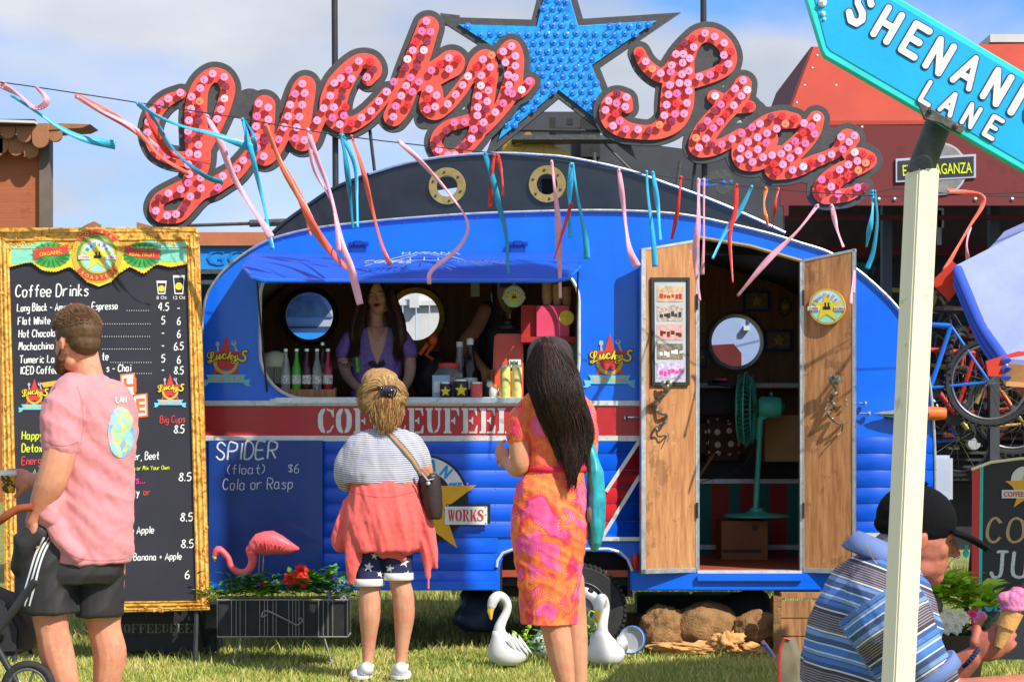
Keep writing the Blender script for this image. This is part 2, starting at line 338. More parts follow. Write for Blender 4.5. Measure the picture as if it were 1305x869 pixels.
# ---------------------------------------------------------------- materials
M('sky_blue_paint', RGB(0, 104, 236), .3, var=.08, scale=2, coat=.4, bump=.22, bscale=2.6)
M('rib_blue', RGB(0, 84, 212), .36, var=.12, scale=3, coat=.3, bump=.2, bscale=5)
M('flap_blue', RGB(14, 84, 196), .55, var=.06, scale=5, coat=.0, bump=.015, bscale=12)
M('aluminium', (.62, .63, .64, 1), .38, .85, var=.15, scale=25, bump=.1, bscale=80)
M('white_trim', (.70, .70, .68, 1), .35, .2, var=.12, scale=20)
M('band_red', RGB(186, 40, 44), .35, var=.12, scale=6, coat=.2)
M('black_gloss', (.018, .018, .02, 1), .22, var=.3, scale=4, coat=.3)
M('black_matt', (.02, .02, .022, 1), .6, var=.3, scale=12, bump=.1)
M('interior_brown', RGB(156, 104, 68), .6, var=.25, scale=5, stretch=(6, 6, .6))
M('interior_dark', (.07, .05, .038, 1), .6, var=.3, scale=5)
M('floor_red', RGB(170, 78, 52), .5, var=.15, scale=8)
M('brass', RGB(190, 150, 72), .35, .7, var=.25, scale=30, bump=.1, bscale=90)
M('brass_paint', RGB(150, 128, 74), .55, .1, var=.2, scale=30, bump=.1)
M('chrome', (.8, .8, .8, 1), .12, 1, var=.05)
M('glass', (.97, .98, .99, 1), .0, trans=1, var=0, ior=1.08)
M('sign_backing', RGB(74, 74, 76), .75, var=.16, scale=14, bump=.25, bscale=50)
M('sign_red', RGB(240, 88, 72), .55, var=.14, scale=13, bump=.12, bscale=60)
M('sign_side', RGB(60, 58, 58), .7)
M('star_blue', RGB(20, 140, 238), .4, var=.2, scale=16, bump=.2, bscale=40, col2=RGB(40, 176, 250))
M('stud_blue', RGB(12, 126, 228), .5, coat=.05, var=.25, scale=30)
for n_, c_ in (('disc_pink', (248, 158, 196)), ('disc_mid', (236, 116, 170)), ('disc_white', (246, 206, 216)), ('disc_red', (226, 44, 48)), ('disc_dark', (150, 44, 70)), ('disc_orange', (240, 140, 100))):
    M(n_, RGB(*c_), .28, coat=.4, var=.08, scale=30)
M('pole_black', (.03, .03, .034, 1), .45, var=.3)
M('cream_paint', RGB(240, 230, 202), .6, var=.06, scale=6, bump=.25, bscale=35, stretch=(1, 1, .2))
M('turq_sign', RGB(0, 168, 236), .5, var=.05, scale=8, bump=.05)
M('teal_edge', RGB(40, 205, 205), .5, var=.1)
M('white_letter', (.82, .82, .80, 1), .55, var=.04)
M('outline_dark', RGB(46, 64, 92), .6)
M('steel_dark', RGB(84, 84, 82), .55, .4, var=.35, scale=25, bump=.3, bscale=70)
M('rust', RGB(120, 70, 40), .8, var=.3)
M('red_roof', RGB(176, 64, 44), .55, var=.12, scale=2.5, bump=.05, bscale=8)
M('red_valance', RGB(112, 38, 36), .65, var=.12, scale=3)
M('dark_red', RGB(96, 26, 26), .7, var=.2)
M('brown_wall', RGB(168, 96, 62), .75, var=.14, scale=5, stretch=(.4, 1, 3), bump=.3, bscale=25)
M('brown_shingle', RGB(160, 108, 72), .7, var=.14, scale=9, bump=.3)
M('grey_post', RGB(112, 98, 88), .7, var=.15, scale=9)
M('slate', RGB(62, 64, 70), .6, var=.2, scale=4)
M('pale_grey', RGB(176, 182, 188), .45, var=.08, scale=3)
M('white_board', RGB(206, 206, 204), .6, var=.08, scale=4)
M('gold_frame', RGB(200, 150, 54), .55, .15, var=.0)
M('board_black', RGB(46, 44, 52), .48, var=.12, scale=3, bump=.12, bscale=4)
M('print_green', RGB(70, 160, 70), .5, var=.2, scale=60); M('print_leaf', RGB(34, 120, 56), .5, var=.25, scale=90)
M('print_teal', RGB(130, 205, 180), .5, var=.15, scale=40); M('print_yellow', RGB(244, 210, 50), .5, var=.1, scale=50)
M('print_gold', RGB(222, 172, 60), .45, var=.2, scale=70); M('print_red', RGB(214, 62, 56), .5, var=.08)
M('print_white', (.8, .8, .78, 1), .5, var=.04); M('print_black', (.02, .02, .02, 1), .5)
M('print_mint', RGB(160, 225, 205), .5, var=.1); M('print_lime', RGB(212, 226, 40), .5, var=.05); M('print_orange', RGB(240, 110, 44), .5)
M('print_pink', RGB(236, 60, 150), .5); M('print_skyblue', RGB(120, 200, 232), .5, var=.1, scale=50); M('print_blue', RGB(40, 150, 215), .5)
M('vinyl_dark', RGB(26, 64, 142), .38, var=.18, scale=3, coat=.3, bump=.05, bscale=6)
M('chalk', (.68, .72, .74, 1), .9, var=.35, scale=160)
M('chalk_tan', RGB(205, 170, 130), .9, var=.35, scale=160); M('chalk_blue', RGB(70, 175, 215), .9, var=.3, scale=160)
M('star_gold', RGB(240, 176, 34), .4, var=.06, coat=.2)
def wood(name, a, b, c, rough=.6):
    m = M(name, a, rough, var=.1, scale=5, stretch=(9, 9, .9), bump=.1, bscale=14); nt = m.node_tree; r = [n for n in nt.nodes if n.type == 'VALTORGB'][0].color_ramp
    r.elements[0].color = a; r.elements[1].color = c; e = r.elements.new(.5); e.color = b
    return m
wood('ply_wood', RGB(156, 102, 62), RGB(184, 126, 78), RGB(204, 150, 100))
wood('crate_wood', RGB(120, 80, 48), RGB(160, 112, 70), RGB(190, 140, 92), .75)
M('cardboard', RGB(196, 156, 102), .8, var=.08, scale=8)
M('burlap', RGB(144, 108, 68), .95, var=.3, scale=14, bump=1, bscale=70)
M('towel_tan', RGB(216, 160, 98), .9, var=.12, scale=20, bump=.5, bscale=120)
M('rubber', (.025, .025, .026, 1), .75, var=.3, scale=20, bump=.3, bscale=90)
M('rim_grey', RGB(120, 122, 126), .4, .6, var=.15)
M('fan_teal', RGB(88, 214, 188), .4, coat=.2, var=.08)
M('teal_panel', RGB(24, 120, 112), .6, var=.1); M('red_panel', RGB(176, 44, 40), .6, var=.1)
M('swan_white', (.70, .70, .68, 1), .5, var=.04, bump=.1, bscale=40); M('bill_yellow', RGB(232, 190, 60), .5, var=.1)
M('flamingo', RGB(240, 96, 104), .45, var=.08, scale=15)
M('planter_black', (.02, .02, .02, 1), .6, var=.4, scale=14); M('wire_grey', RGB(150, 148, 140), .5, .6, var=.2)
M('leaf_a', RGB(84, 138, 52), .55, var=.35, scale=30); M('leaf_b', RGB(58, 112, 64), .55, var=.3, scale=30); M('leaf_lime', RGB(168, 206, 50), .5, var=.2, scale=30)
M('petal_red', RGB(214, 40, 26), .6, var=.2, scale=90); M('petal_blue', RGB(140, 156, 200), .6, var=.15); M('petal_white', (.75, .72, .6, 1), .6, var=.08); M('petal_pink', RGB(226, 74, 132), .6, var=.2, scale=60); M('petal_lilac', RGB(214, 142, 210), .6, var=.15)
for n_, c_ in (('ribbon_blue', (54, 176, 224)), ('ribbon_teal', (20, 140, 176)), ('ribbon_pink', (246, 168, 190)), ('ribbon_red', (226, 52, 48)), ('ribbon_coral', (244, 106, 84)), ('ribbon_orange', (240, 120, 60))):
    M(n_, RGB(*c_), .32, var=.1, scale=25, sheen=.2, bump=.15, bscale=50)
M('line_black', (.03, .03, .03, 1), .6)
M('umb_blue', RGB(146, 156, 208), .85, var=.08, scale=5, bump=.8, bscale=7); M('umb_dark', RGB(52, 84, 190), .8, var=.1); M('umb_red', RGB(206, 58, 36), .8, var=.1); M('umb_orange', RGB(240, 170, 110), .8)
M('skin_a', RGB(216, 148, 116), .55, var=.1, scale=22, sss=.08, bump=.06, bscale=120); M('skin_b', RGB(206, 142, 104), .55, var=.09, scale=22, sss=.08, bump=.05, bscale=120)
M('skin_c', RGB(200, 136, 108), .55, var=.12, scale=26, sss=.08, bump=.1, bscale=120); M('skin_pale', RGB(222, 170, 148), .55, var=.06, scale=22, sss=.08)
M('skin_tan', RGB(174, 104, 82), .55, var=.14, scale=30, sss=.08, bump=.12, bscale=120); M('skin_leg', RGB(206, 148, 114), .5, var=.08, scale=22, sss=.08)
M('tee_pink', RGB(216, 138, 142), .85, var=.06, scale=12, sheen=.2, bump=.2, bscale=300)
M('shorts_black', RGB(46, 44, 46), .6, var=.15, scale=14, bump=.1, bscale=200); M('tape_white', (.75, .75, .76, 1), .6, var=.05)
M('coral_cloth', RGB(240, 100, 94), .8, var=.07, scale=14, sheen=.2, bump=.2, bscale=260)
M('lip', RGB(150, 50, 50), .4); M('eye_dark', (.02, .015, .012, 1), .2); M('eye_white', (.7, .68, .65, 1), .3)
M('white_cloth', (.74, .74, .74, 1), .7, var=.05); M('denim', RGB(36, 46, 84), .8, var=.15, scale=40)
M('purple_tee', RGB(142, 110, 190), .85, var=.22, scale=40, bump=.2, bscale=200)
M('hair_dark', RGB(44, 31, 26), .38, var=.45, scale=18, stretch=(6, 6, .6)); M('hair_brown', RGB(70, 42, 28), .45, var=.4, scale=18, stretch=(6, 6, .6))
M('hair_blonde', RGB(156, 118, 74), .5, var=.4, scale=22, stretch=(4, 4, 1)); M('hair_light', RGB(214, 180, 120), .45, var=.2); M('hair_copper', RGB(158, 104, 62), .5, var=.3, scale=22)
M('hair_short', RGB(112, 80, 50), .6, var=.35, scale=60); M('beard', RGB(92, 56, 36), .8, var=.3, scale=80); M('hair_grey', RGB(150, 140, 130), .7, var=.2, scale=60)
M('leather', RGB(48, 34, 28), .45, var=.2, bump=.15); M('strap_green', RGB(60, 110, 80), .7); M('strap_tan', RGB(180, 120, 92), .7)
M('shoe_white', (.7, .7, .68, 1), .6, var=.08, bump=.15, bscale=150); M('teal_bag', RGB(20, 150, 172), .4, var=.3, scale=9, col2=RGB(60, 188, 190))
M('cap_black', (.006, .006, .007, 1), .9, var=.3, spec=.15, bump=.2, bscale=250)
M('icecream', RGB(206, 118, 160), .6, var=.2, scale=60, bump=.5, bscale=90); M('wafer', RGB(214, 160, 92), .7, var=.1, scale=50, bump=.3)
M('paper_white', (.75, .75, .73, 1), .6, var=.04); M('orange_machine', RGB(236, 84, 34), .35, coat=.3, var=.08)
M('pink_box', RGB(226, 70, 110), .5, var=.1); M('bottle_green', RGB(90, 210, 50), .08, trans=.5, var=.1); M('bottle_purple', RGB(90, 30, 60), .08, trans=.5); M('bottle_clear', (.75, .8, .78, 1), .06, trans=.8); M('bottle_red', RGB(190, 30, 60), .08, trans=.4); M('bottle_cola', (.02, .01, .008, 1), .1, trans=.1)
M('cap_tin', (.7, .7, .7, 1), .3, .8); M('cream_shade', RGB(236, 226, 190), .8, var=.08); M('tan_cup', RGB(190, 150, 110), .7); M('green_paint', RGB(30, 120, 76), .5)
M('handle_brown', RGB(150, 72, 40), .5, var=.15); M('cat_white', (.75, .72, .68, 1), .6, var=.1)
M('bike_blue', RGB(20, 110, 210), .3, coat=.3); M('bike_gold', RGB(180, 160, 80), .4, .3); M('bike_red', RGB(190, 40, 36), .4)
M('glass_dark', (.02, .025, .03, 1), .08); M('mirror_sky', (.5, .6, .7, 1), .15, .5)
def nodes(m): return m.node_tree.nodes, m.node_tree.links, m.node_tree.nodes['Principled BSDF']
def mth(N, L, op, a, b=None):
    n = N.new('ShaderNodeMath'); n.operation = op
    for i, q in enumerate((a, b)):
        if q is None: continue
        if hasattr(q, 'links'): L.new(q, n.inputs[i])
        else: n.inputs[i].default_value = q
    return n.outputs[0]
# caravan rib paint: blue with the red flash and the red skirt painted across the ribs
m = MATS['rib_blue']; N, L, B = nodes(m); g = N.new('ShaderNodeNewGeometry'); sp = N.new('ShaderNodeSeparateXYZ'); L.new(g.outputs['Position'], sp.inputs[0]); X, Z = sp.outputs[0], sp.outputs[2]
def zz(py, Y=12.0): return CH-(py-H0)*Y/F
def xx(px, Y=12.0): return (px-CX)*Y/F
base = B.inputs['Base Color'].links[0].from_socket
sl1 = (zz(623)-zz(561))/(xx(773)-xx(815)); sl2 = (zz(682)-zz(605))/(xx(768)-xx(815))
l1 = mth(N, L, 'ADD', mth(N, L, 'MULTIPLY', X, sl1), zz(561)-sl1*xx(815)); l2 = mth(N, L, 'ADD', mth(N, L, 'MULTIPLY', X, sl2), zz(605)-sl2*xx(815))
flash = mth(N, L, 'MULTIPLY', mth(N, L, 'MULTIPLY', mth(N, L, 'LESS_THAN', Z, l1), mth(N, L, 'GREATER_THAN', Z, l2)), mth(N, L, 'GREATER_THAN', X, xx(740)))
skirt = mth(N, L, 'MULTIPLY', mth(N, L, 'LESS_THAN', Z, zz(686)), mth(N, L, 'GREATER_THAN', X, xx(700)))
msk = mth(N, L, 'MAXIMUM', flash, skirt); mx = N.new('ShaderNodeMix'); mx.data_type = 'RGBA'; mx.inputs[7].default_value = RGB(190, 36, 44)
L.new(msk, mx.inputs[0]); L.new(base, mx.inputs[6]); L.new(mx.outputs[2], B.inputs['Base Color'])
# carved gold frame
m = MATS['gold_frame']; N, L, B = nodes(m); g = N.new('ShaderNodeNewGeometry')
v = N.new('ShaderNodeTexVoronoi'); v.inputs['Scale'].default_value = 42; n = N.new('ShaderNodeTexNoise'); n.inputs['Scale'].default_value = 26; n.inputs['Detail'].default_value = 5; n.inputs['Distortion'].default_value = 1.2
L.new(g.outputs['Position'], n.inputs[0]); L.new(g.outputs['Position'], v.inputs[0])
r = N.new('ShaderNodeValToRGB'); e = r.color_ramp.elements; e[0].position = .34; e[0].color = RGB(160, 104, 30); e[1].position = .68; e[1].color = RGB(232, 190, 100); q = e.new(.47); q.color = RGB(212, 154, 58)
L.new(n.outputs[0], r.inputs[0]); L.new(r.outputs[0], B.inputs['Base Color']); bp = N.new('ShaderNodeBump'); bp.inputs['Strength'].default_value = .45; bp.inputs['Distance'].default_value = .008
L.new(n.outputs[0], bp.inputs['Height']); L.new(bp.outputs[0], B.inputs['Normal'])
def attr_ramp(name, stops, rough=.8, period=1.0, bump=.15):   # cloth striped along a stored coordinate "s"
    m = M(name, (.5, .5, .5, 1), rough, bump=bump, bscale=250); N, L, B = nodes(m); a = N.new('ShaderNodeAttribute'); a.attribute_name = 's'
    f = mth(N, L, 'FRACT', mth(N, L, 'DIVIDE', a.outputs['Fac'], period)); r = N.new('ShaderNodeValToRGB'); r.color_ramp.interpolation = 'CONSTANT'
    e = r.color_ramp.elements; e[0].position = 0; e[0].color = stops[0][1]; e[1].position = stops[1][0]; e[1].color = stops[1][1]
    for p_, c_ in stops[2:]: q = e.new(p_); q.color = c_
    L.new(f, r.inputs[0]); L.new(r.outputs[0], B.inputs['Base Color']); return m
wv = (.76, .76, .77, 1); nv = RGB(74, 72, 106)
attr_ramp('breton', [(0, (.66, .66, .69, 1)), (.56, RGB(98, 96, 134))], period=.0098)
bl, db, wt, gy, lb = RGB(70, 118, 186), RGB(58, 84, 130), RGB(206, 208, 214), RGB(92, 84, 92), RGB(112, 146, 200); pin = RGB(66, 56, 66); gy2 = RGB(140, 132, 140)
st = [(0, bl), (.10, wt), (.125, db), (.21, gy), (.225, lb), (.30, pin), (.315, wt), (.345, pin)]
k_ = .36
while k_ < .65: st += [(k_, gy2), (k_+.021, pin)]; k_ += .043
st += [(.70, wt), (.73, db), (.80, bl), (.88, pin), (.895, lb), (.95, wt), (.975, bl)]
attr_ramp('polo_stripes', st, period=.155)
# hot pink / orange palm print dress
m = M('dress_print', (.8, .2, .1, 1), .75, bump=.15, bscale=260); N, L, B = nodes(m); g = N.new('ShaderNodeNewGeometry')
n = N.new('ShaderNodeTexNoise'); n.inputs['Scale'].default_value = 8; n.inputs['Detail'].default_value = 2; n.inputs['Distortion'].default_value = .2; L.new(g.outputs['Position'], n.inputs[0])
r = N.new('ShaderNodeValToRGB'); e = r.color_ramp.elements; e[0].position = .38; e[0].color = RGB(236, 92, 158); e[1].position = .415; e[1].color = RGB(240, 96, 64)
for p_, c_ in ((.48, RGB(248, 130, 60)), (.54, RGB(238, 84, 66)), (.575, RGB(226, 52, 76)), (.60, RGB(238, 92, 150))): q = e.new(p_); q.color = c_
L.new(n.outputs[0], r.inputs[0])
v = N.new('ShaderNodeTexVoronoi'); v.inputs['Scale'].default_value = 11.5; v.inputs['Randomness'].default_value = .9; L.new(g.outputs['Position'], v.inputs[0])
s1 = N.new('ShaderNodeVectorMath'); s1.operation = 'SUBTRACT'; L.new(g.outputs['Position'], s1.inputs[0]); L.new(v.outputs['Position'], s1.inputs[1])
sp = N.new('ShaderNodeSeparateXYZ'); L.new(s1.outputs[0], sp.inputs[0]); at = mth(N, L, 'ARCTAN2', sp.outputs[2], sp.outputs[0])
sn = mth(N, L, 'SINE', mth(N, L, 'MULTIPLY', at, 22)); d = v.outputs['Distance']
ray = mth(N, L, 'MULTIPLY', mth(N, L, 'GREATER_THAN', sn, .5), mth(N, L, 'LESS_THAN', d, .60)); ray = mth(N, L, 'MULTIPLY', ray, mth(N, L, 'GREATER_THAN', d, .06))
wn = N.new('ShaderNodeTexWhiteNoise'); L.new(v.outputs['Color'], wn.inputs[0]); r2 = N.new('ShaderNodeValToRGB'); r2.color_ramp.interpolation = 'CONSTANT'; r2.color_ramp.elements[0].color = RGB(220, 40, 96); r2.color_ramp.elements[1].position = .45; r2.color_ramp.elements[1].color = RGB(252, 150, 84)
L.new(wn.outputs[0], r2.inputs[0]); mx = N.new('ShaderNodeMix'); mx.data_type = 'RGBA'; L.new(mth(N, L, 'MULTIPLY', ray, .7), mx.inputs[0]); L.new(r.outputs[0], mx.inputs[6]); L.new(r2.outputs[0], mx.inputs[7]); L.new(mx.outputs[2], B.inputs['Base Color'])
# lawn
m = M('grass_soil', RGB(120, 112, 60), .9, var=.3, scale=6, bump=.6, bscale=60, col2=RGB(140, 148, 66)); m = M('grass_blade', RGB(130, 148, 62), .6, var=.3, scale=5, col2=RGB(200, 190, 112))
N, L, B = nodes(m); B.inputs['Subsurface Weight'].default_value = 0
def polka(name, base, dot, sc):
    m = M(name, base, .8); N, L, B = nodes(m); g = N.new('ShaderNodeNewGeometry'); v = N.new('ShaderNodeTexVoronoi'); v.inputs['Scale'].default_value = sc; v.inputs['Randomness'].default_value = .25; L.new(g.outputs['Position'], v.inputs[0])
    mx = N.new('ShaderNodeMix'); mx.data_type = 'RGBA'; mx.inputs[6].default_value = base; mx.inputs[7].default_value = dot; L.new(mth(N, L, 'LESS_THAN', v.outputs['Distance'], .27), mx.inputs[0]); L.new(mx.outputs[2], B.inputs['Base Color']); return m
polka('polka_brown', RGB(88, 58, 40), RGB(226, 214, 200), 13)

def weather(name, col, amt=.5, sc=7, thr=.66):        # chips and grime with shapes of their own
    m = MATS[name]; N, L, B = nodes(m); src = B.inputs['Base Color'].links[0].from_socket; g = N.new('ShaderNodeNewGeometry')
    n = N.new('ShaderNodeTexNoise'); n.inputs['Scale'].default_value = sc; n.inputs['Detail'].default_value = 9; n.inputs['Roughness'].default_value = .72; L.new(g.outputs['Position'], n.inputs[0])
    r = N.new('ShaderNodeValToRGB'); r.color_ramp.elements[0].position = thr; r.color_ramp.elements[1].position = thr+.03; L.new(n.outputs[0], r.inputs[0])
    mx = N.new('ShaderNodeMix'); mx.data_type = 'RGBA'; mx.inputs[7].default_value = col; L.new(mth(N, L, 'MULTIPLY', r.outputs[0], amt), mx.inputs[0]); L.new(src, mx.inputs[6]); L.new(mx.outputs[2], B.inputs['Base Color'])
weather('sky_blue_paint', RGB(150, 185, 230), .55, 9, .70); weather('rib_blue', RGB(140, 170, 210), .5, 10, .69); weather('flap_blue', RGB(150, 170, 210), .4, 12, .69)
weather('band_red', RGB(220, 150, 140), .4, 12, .68); weather('white_trim', RGB(120, 112, 96), .5, 9, .60); weather('ply_wood', RGB(96, 58, 34), .45, 3.2, .56); weather('ply_wood', RGB(224, 186, 140), .4, 11, .64); weather('cream_paint', RGB(190, 178, 140), .55, 10, .62)
weather('red_roof', RGB(150, 60, 46), .5, 3, .58); weather('red_valance', RGB(84, 34, 32), .5, 3, .58); weather('sign_red', RGB(200, 120, 90), .4, 18, .66); weather('turq_sign', RGB(120, 205, 235), .35, 10, .68); weather('aluminium', RGB(90, 84, 76), .5, 14, .6)
weather('brown_wall', RGB(130, 72, 46), .4, 4, .58); weather('sign_backing', RGB(110, 110, 108), .4, 14, .64)
for hn in ('hair_dark', 'hair_brown', 'hair_blonde', 'hair_copper', 'hair_short', 'hair_light'):
    m = MATS[hn]; N, L, B = nodes(m); src = B.inputs['Base Color'].links[0].from_socket; g = N.new('ShaderNodeNewGeometry'); hs = N.new('ShaderNodeHueSaturation'); L.new(src, hs.inputs['Color']); L.new(mth(N, L, 'ADD', mth(N, L, 'MULTIPLY', g.outputs['Random Per Island'], 1.1), .5), hs.inputs['Value']); L.new(hs.outputs[0], B.inputs['Base Color'])
for sn in ('skin_a', 'skin_b', 'skin_c', 'skin_tan', 'skin_leg', 'skin_pale'):   # freckles, flush and fine relief
    weather(sn, RGB(196, 104, 84), .35, 5, .50); weather(sn, RGB(130, 76, 54), .4, 55, .68)
# ---------------------------------------------------------------- the big script sign on its two poles
YS = 12.75; SG = PL(YS)
def z1(*l): return [(180+a/2.897, b/2.897, r/2.897) for a, b, r in l]
def z2(*l): return [(480+a/2.897, b/2.897, r/2.897) for a, b, r in l]
def z3(*l): return [(740+a/2.8975, b/2.8975, r/2.8975) for a, b, r in l]
L_ = [z1((148,348,17),(104,368,22),(70,395,25),(42,440,26),(33,495,26),(55,552,26),(100,580,26),(150,588,28),(210,590,34)),
 z1((284,450,24),(300,405,27),(314,360,27),(318,320,28),(300,288,28),(267,278,28),(235,298,30),(213,335,34),(203,385,40),(200,450,42),(207,520,46),(210,580,46),(205,630,40),(180,680,34),(150,703,28)),
 z1((284,450,24),(262,500,22),(240,545,20)),
 z1((170,690,32),(105,715,26),(68,738,26),(54,770,26),(68,797,24),(100,803,24),(140,797,25),(170,766,27),(195,732,30),(225,705,32),(265,690,32),(305,665,31),(345,640,29),(380,600,26),(402,565,20))]
u_ = [z1((455,392,40),(450,450,42),(446,520,44),(452,575,38),(485,560,30),(512,520,27),(538,465,29),(562,400,32),(590,335,36),(608,320,36),(592,400,42),(580,470,44),(590,520,38),(622,515,28),(645,470,23),(672,420,22))]
c_ = [z1((838,295,24),(862,262,27),(845,230,27),(800,232,30),(752,285,42),(722,335,48),(708,390,50),(722,440,42),(760,463,30),(800,450,27),(840,422,26),(880,380,24),(910,345,23))]
k_l = [z2((38,345,22),(10,380,22)), z2((190,100,40),(163,180,44),(130,270,46),(104,340,44),(80,400,42),(62,430,38)),
 z2((150,310,30),(200,270,34),(240,238,31),(275,218,32),(298,228,28),(290,255,26),(262,270,26),(215,296,26)), z2((195,290,28),(205,345,40),(200,390,44),(220,408,36),(262,388,27),(292,355,26),(320,318,26),(340,288,22))]
y_ = [z2((345,290,24),(372,240,32),(402,215,32),(412,260,38),(402,320,40),(392,380,42),(385,430,40),(375,480,34),(350,523,28),(315,560,26),(275,580,24),(238,566,24),(218,530,22),(230,495,22),(265,466,22),(310,453,22),(350,440,20)),
 z2((468,200,26),(498,175,28),(515,210,28),(512,260,31),(500,310,36),(482,360,34),(458,402,28),(430,434,28),(398,470,26)), z2((490,352,26),(535,335,24),(566,305,19))]
S_ = [z3((217,196,22),(235,233,24),(263,262,26),(300,280,28),(345,262,36)), z3((345,262,40),(378,215,42),(405,170,32),(440,136,28),(485,132,28),(526,160,29),(548,205,29),(540,245,29),(508,270,27),(465,287,26),(425,300,26)),
 z3((378,225,42),(368,270,52),(360,320,60),(355,385,62),(340,440,50),(300,476,36),(255,490,28),(205,487,28),(160,478,32),(120,450,38),(110,410,42),(130,378,40),(165,372,26)), z3((165,372,26),(172,398,22))]
t_ = [z3((600,312,32),(585,350,40),(548,390,42),(515,425,42),(480,465,44),(450,508,44),(436,545,36),(478,552,28),(522,537,26),(556,518,24),(590,497,22)), z3((492,359,26),(532,378,28),(578,392,28),(625,395,22))]
a_ = [z3((790,447,28),(745,443,34),(695,455,34),(650,487,36),(612,528,38),(592,565,36),(600,598,30),(640,600,34),(680,585,36),(730,572,34)), z3((870,440,30),(852,478,38),(822,520,40),(782,560,42),(748,595,44),(715,628,36)),
 z3((715,640,26),(775,634,27),(820,618,27),(860,598,25),(900,583,23),(940,565,22)), z3((690,515,40),(660,560,40))]
r_ = [z3((940,565,22),(965,535,26),(985,512,36)), z3((1005,512,26),(985,540,30),(1000,572,30),(1035,580,33),(1066,592,28),(1045,610,28),(1005,620,36),(965,640,40),(920,672,42),(893,705,38),(905,727,28),(945,724,27),(985,720,25),(1018,706,21),(1045,693,17))]
LUCKY = L_+u_+c_+k_l+y_
sign = thing('script_sign', 'giant red script sign reading Lucky Star with blue star above the caravan roof', 'sign', tuple(P(663, 262, YS+.05)))
fills1 = z1((270,350,36),(118,762,34),(95,775,30),(400,385,36),(345,385,20),(370,390,26),(665,345,24),(640,345,20),(700,340,20))+z2((455,250,30),(445,300,26),(268,520,40),(300,505,34),(350,300,20),(175,440,16))
b1 = outline(L_+u_+c_+k_l+y_, 7.6, 1.0, fills1); b2 = outline(S_+t_+a_+r_, 7.6, 1.0, z3((480,220,34),(500,215,30),(455,250,26),(450,345,34),(425,430,24),(430,470,24),(470,330,24),(640,420,30),(690,430,14),(920,520,26),(905,540,24),(830,640,16)))
shape('backing_board', b1, SG, .025, 'sign_backing', sign, bevel=.002); shape('backing_board', b2, SG.off(.003), .025, 'sign_backing', sign, bevel=.002)
for i, g in enumerate((L_, u_, c_, k_l, y_, S_, t_, a_, r_)):
    shape('letter', outline(g, 0, .8), SG.off(.017+(i % 2)*.0012+(.003 if i > 4 else 0)), .014, 'sign_red', sign, bevel=.002)
st_o = star(711, 70, 166, 56, 91); st_i = star(711, 70, 133, 45, 91)
shape('star_backing', [st_o], SG.off(-.045), .03, 'sign_backing', sign, bevel=.003); shape('star_face', [st_i], SG.off(-.03), .012, 'star_blue', sign, bevel=.002)
def disc_mesh(mat):
    mb = MB(); mb.lathe([(.0255, 0), (.0265, .003), (.0245, .0065), (.012, .0075), (.004, .0075)], (0, 0, 0), 9, RX(90)); mb.m = [0]*len(mb.f); mb.cur = 1
    mb.lathe([(.0032, .007), (.003, .012), (.001, .013)], (0, 0, 0), 5, RX(90)); mb.cur = 2; mb.lathe([(.004, -.018), (.004, 0)], (0, 0, 0), 5, RX(90))
    me = bpy.data.meshes.new('disc'); me.from_pydata(mb.v, [], mb.f); me.polygons.foreach_set('material_index', mb.m)
    for q in (mat, 'line_black', 'chrome'): me.materials.append(MATS[q])
    me.shade_smooth(); me.set_sharp_from_angle(angle=.6); return me
DM = {k: disc_mesh(k) for k in ('disc_pink', 'disc_mid', 'disc_white', 'disc_red', 'disc_dark', 'disc_orange')}
D1 = "148348p 104370p 074390p 045415p 030455p 027495p 058555m 100577m 130578p 267278p 236300p 310290p 222332p 315325d 311370w 298410p 284445p 190363p 220380o 188408p 218420d 180450p 216452d 177490p 220495d 178522d 215540p 180570p 212575p 177612p 215615d 181648p 223660p 177680m 225700p 150703p 105718p 070735d 058782p 100800p 133795p 160772d 185730p 287697m 305655p 357627p 380597p 420552m 437388p 472403p 430435m 472447p 427472p 468490d 427510p 460525d 510520m 430550m 455582p 530475p 545435p 553393p 597315p 570352m 606350p 597393p 587437p 577476p 572516p 605523p 652450p 675405p 805232p 845235r 858262d 768265p 835292p 738295p 778297p 715312p 757320r 700360p 742362d 713402p 757402r 708440m 750433m 735465p 778460r 815440p 850415p 880380p 908345p"
D2 = "038345p 185085p 168122m 200125m 145160r 187160d 135193p 175192w 115225w 163218d 107257d 150253d 203266m 127293m 065308m 110323p 157308p 133345m 092360p 072398p 115392r 063437p 010380p 235245r 267220p 300225r 268261p 195335p 222358p 187373r 187410m 217400p 263390p 292355p 318320p 338288w 393226p 425210o 368255r 420254p 387285p 422303r 385322w 413340p 375360p 408380p 373402p 405408d 372432p 395458p 360483p 392482d 350517p 320545d 290577p 263578p 230557p 222520d 257487d 287458m 325455m 498177p 467197p 512213p 475237p 512250p 485283p 510292p 488320p 485345m 500352m 535338w 562306m 467387p 438420p"
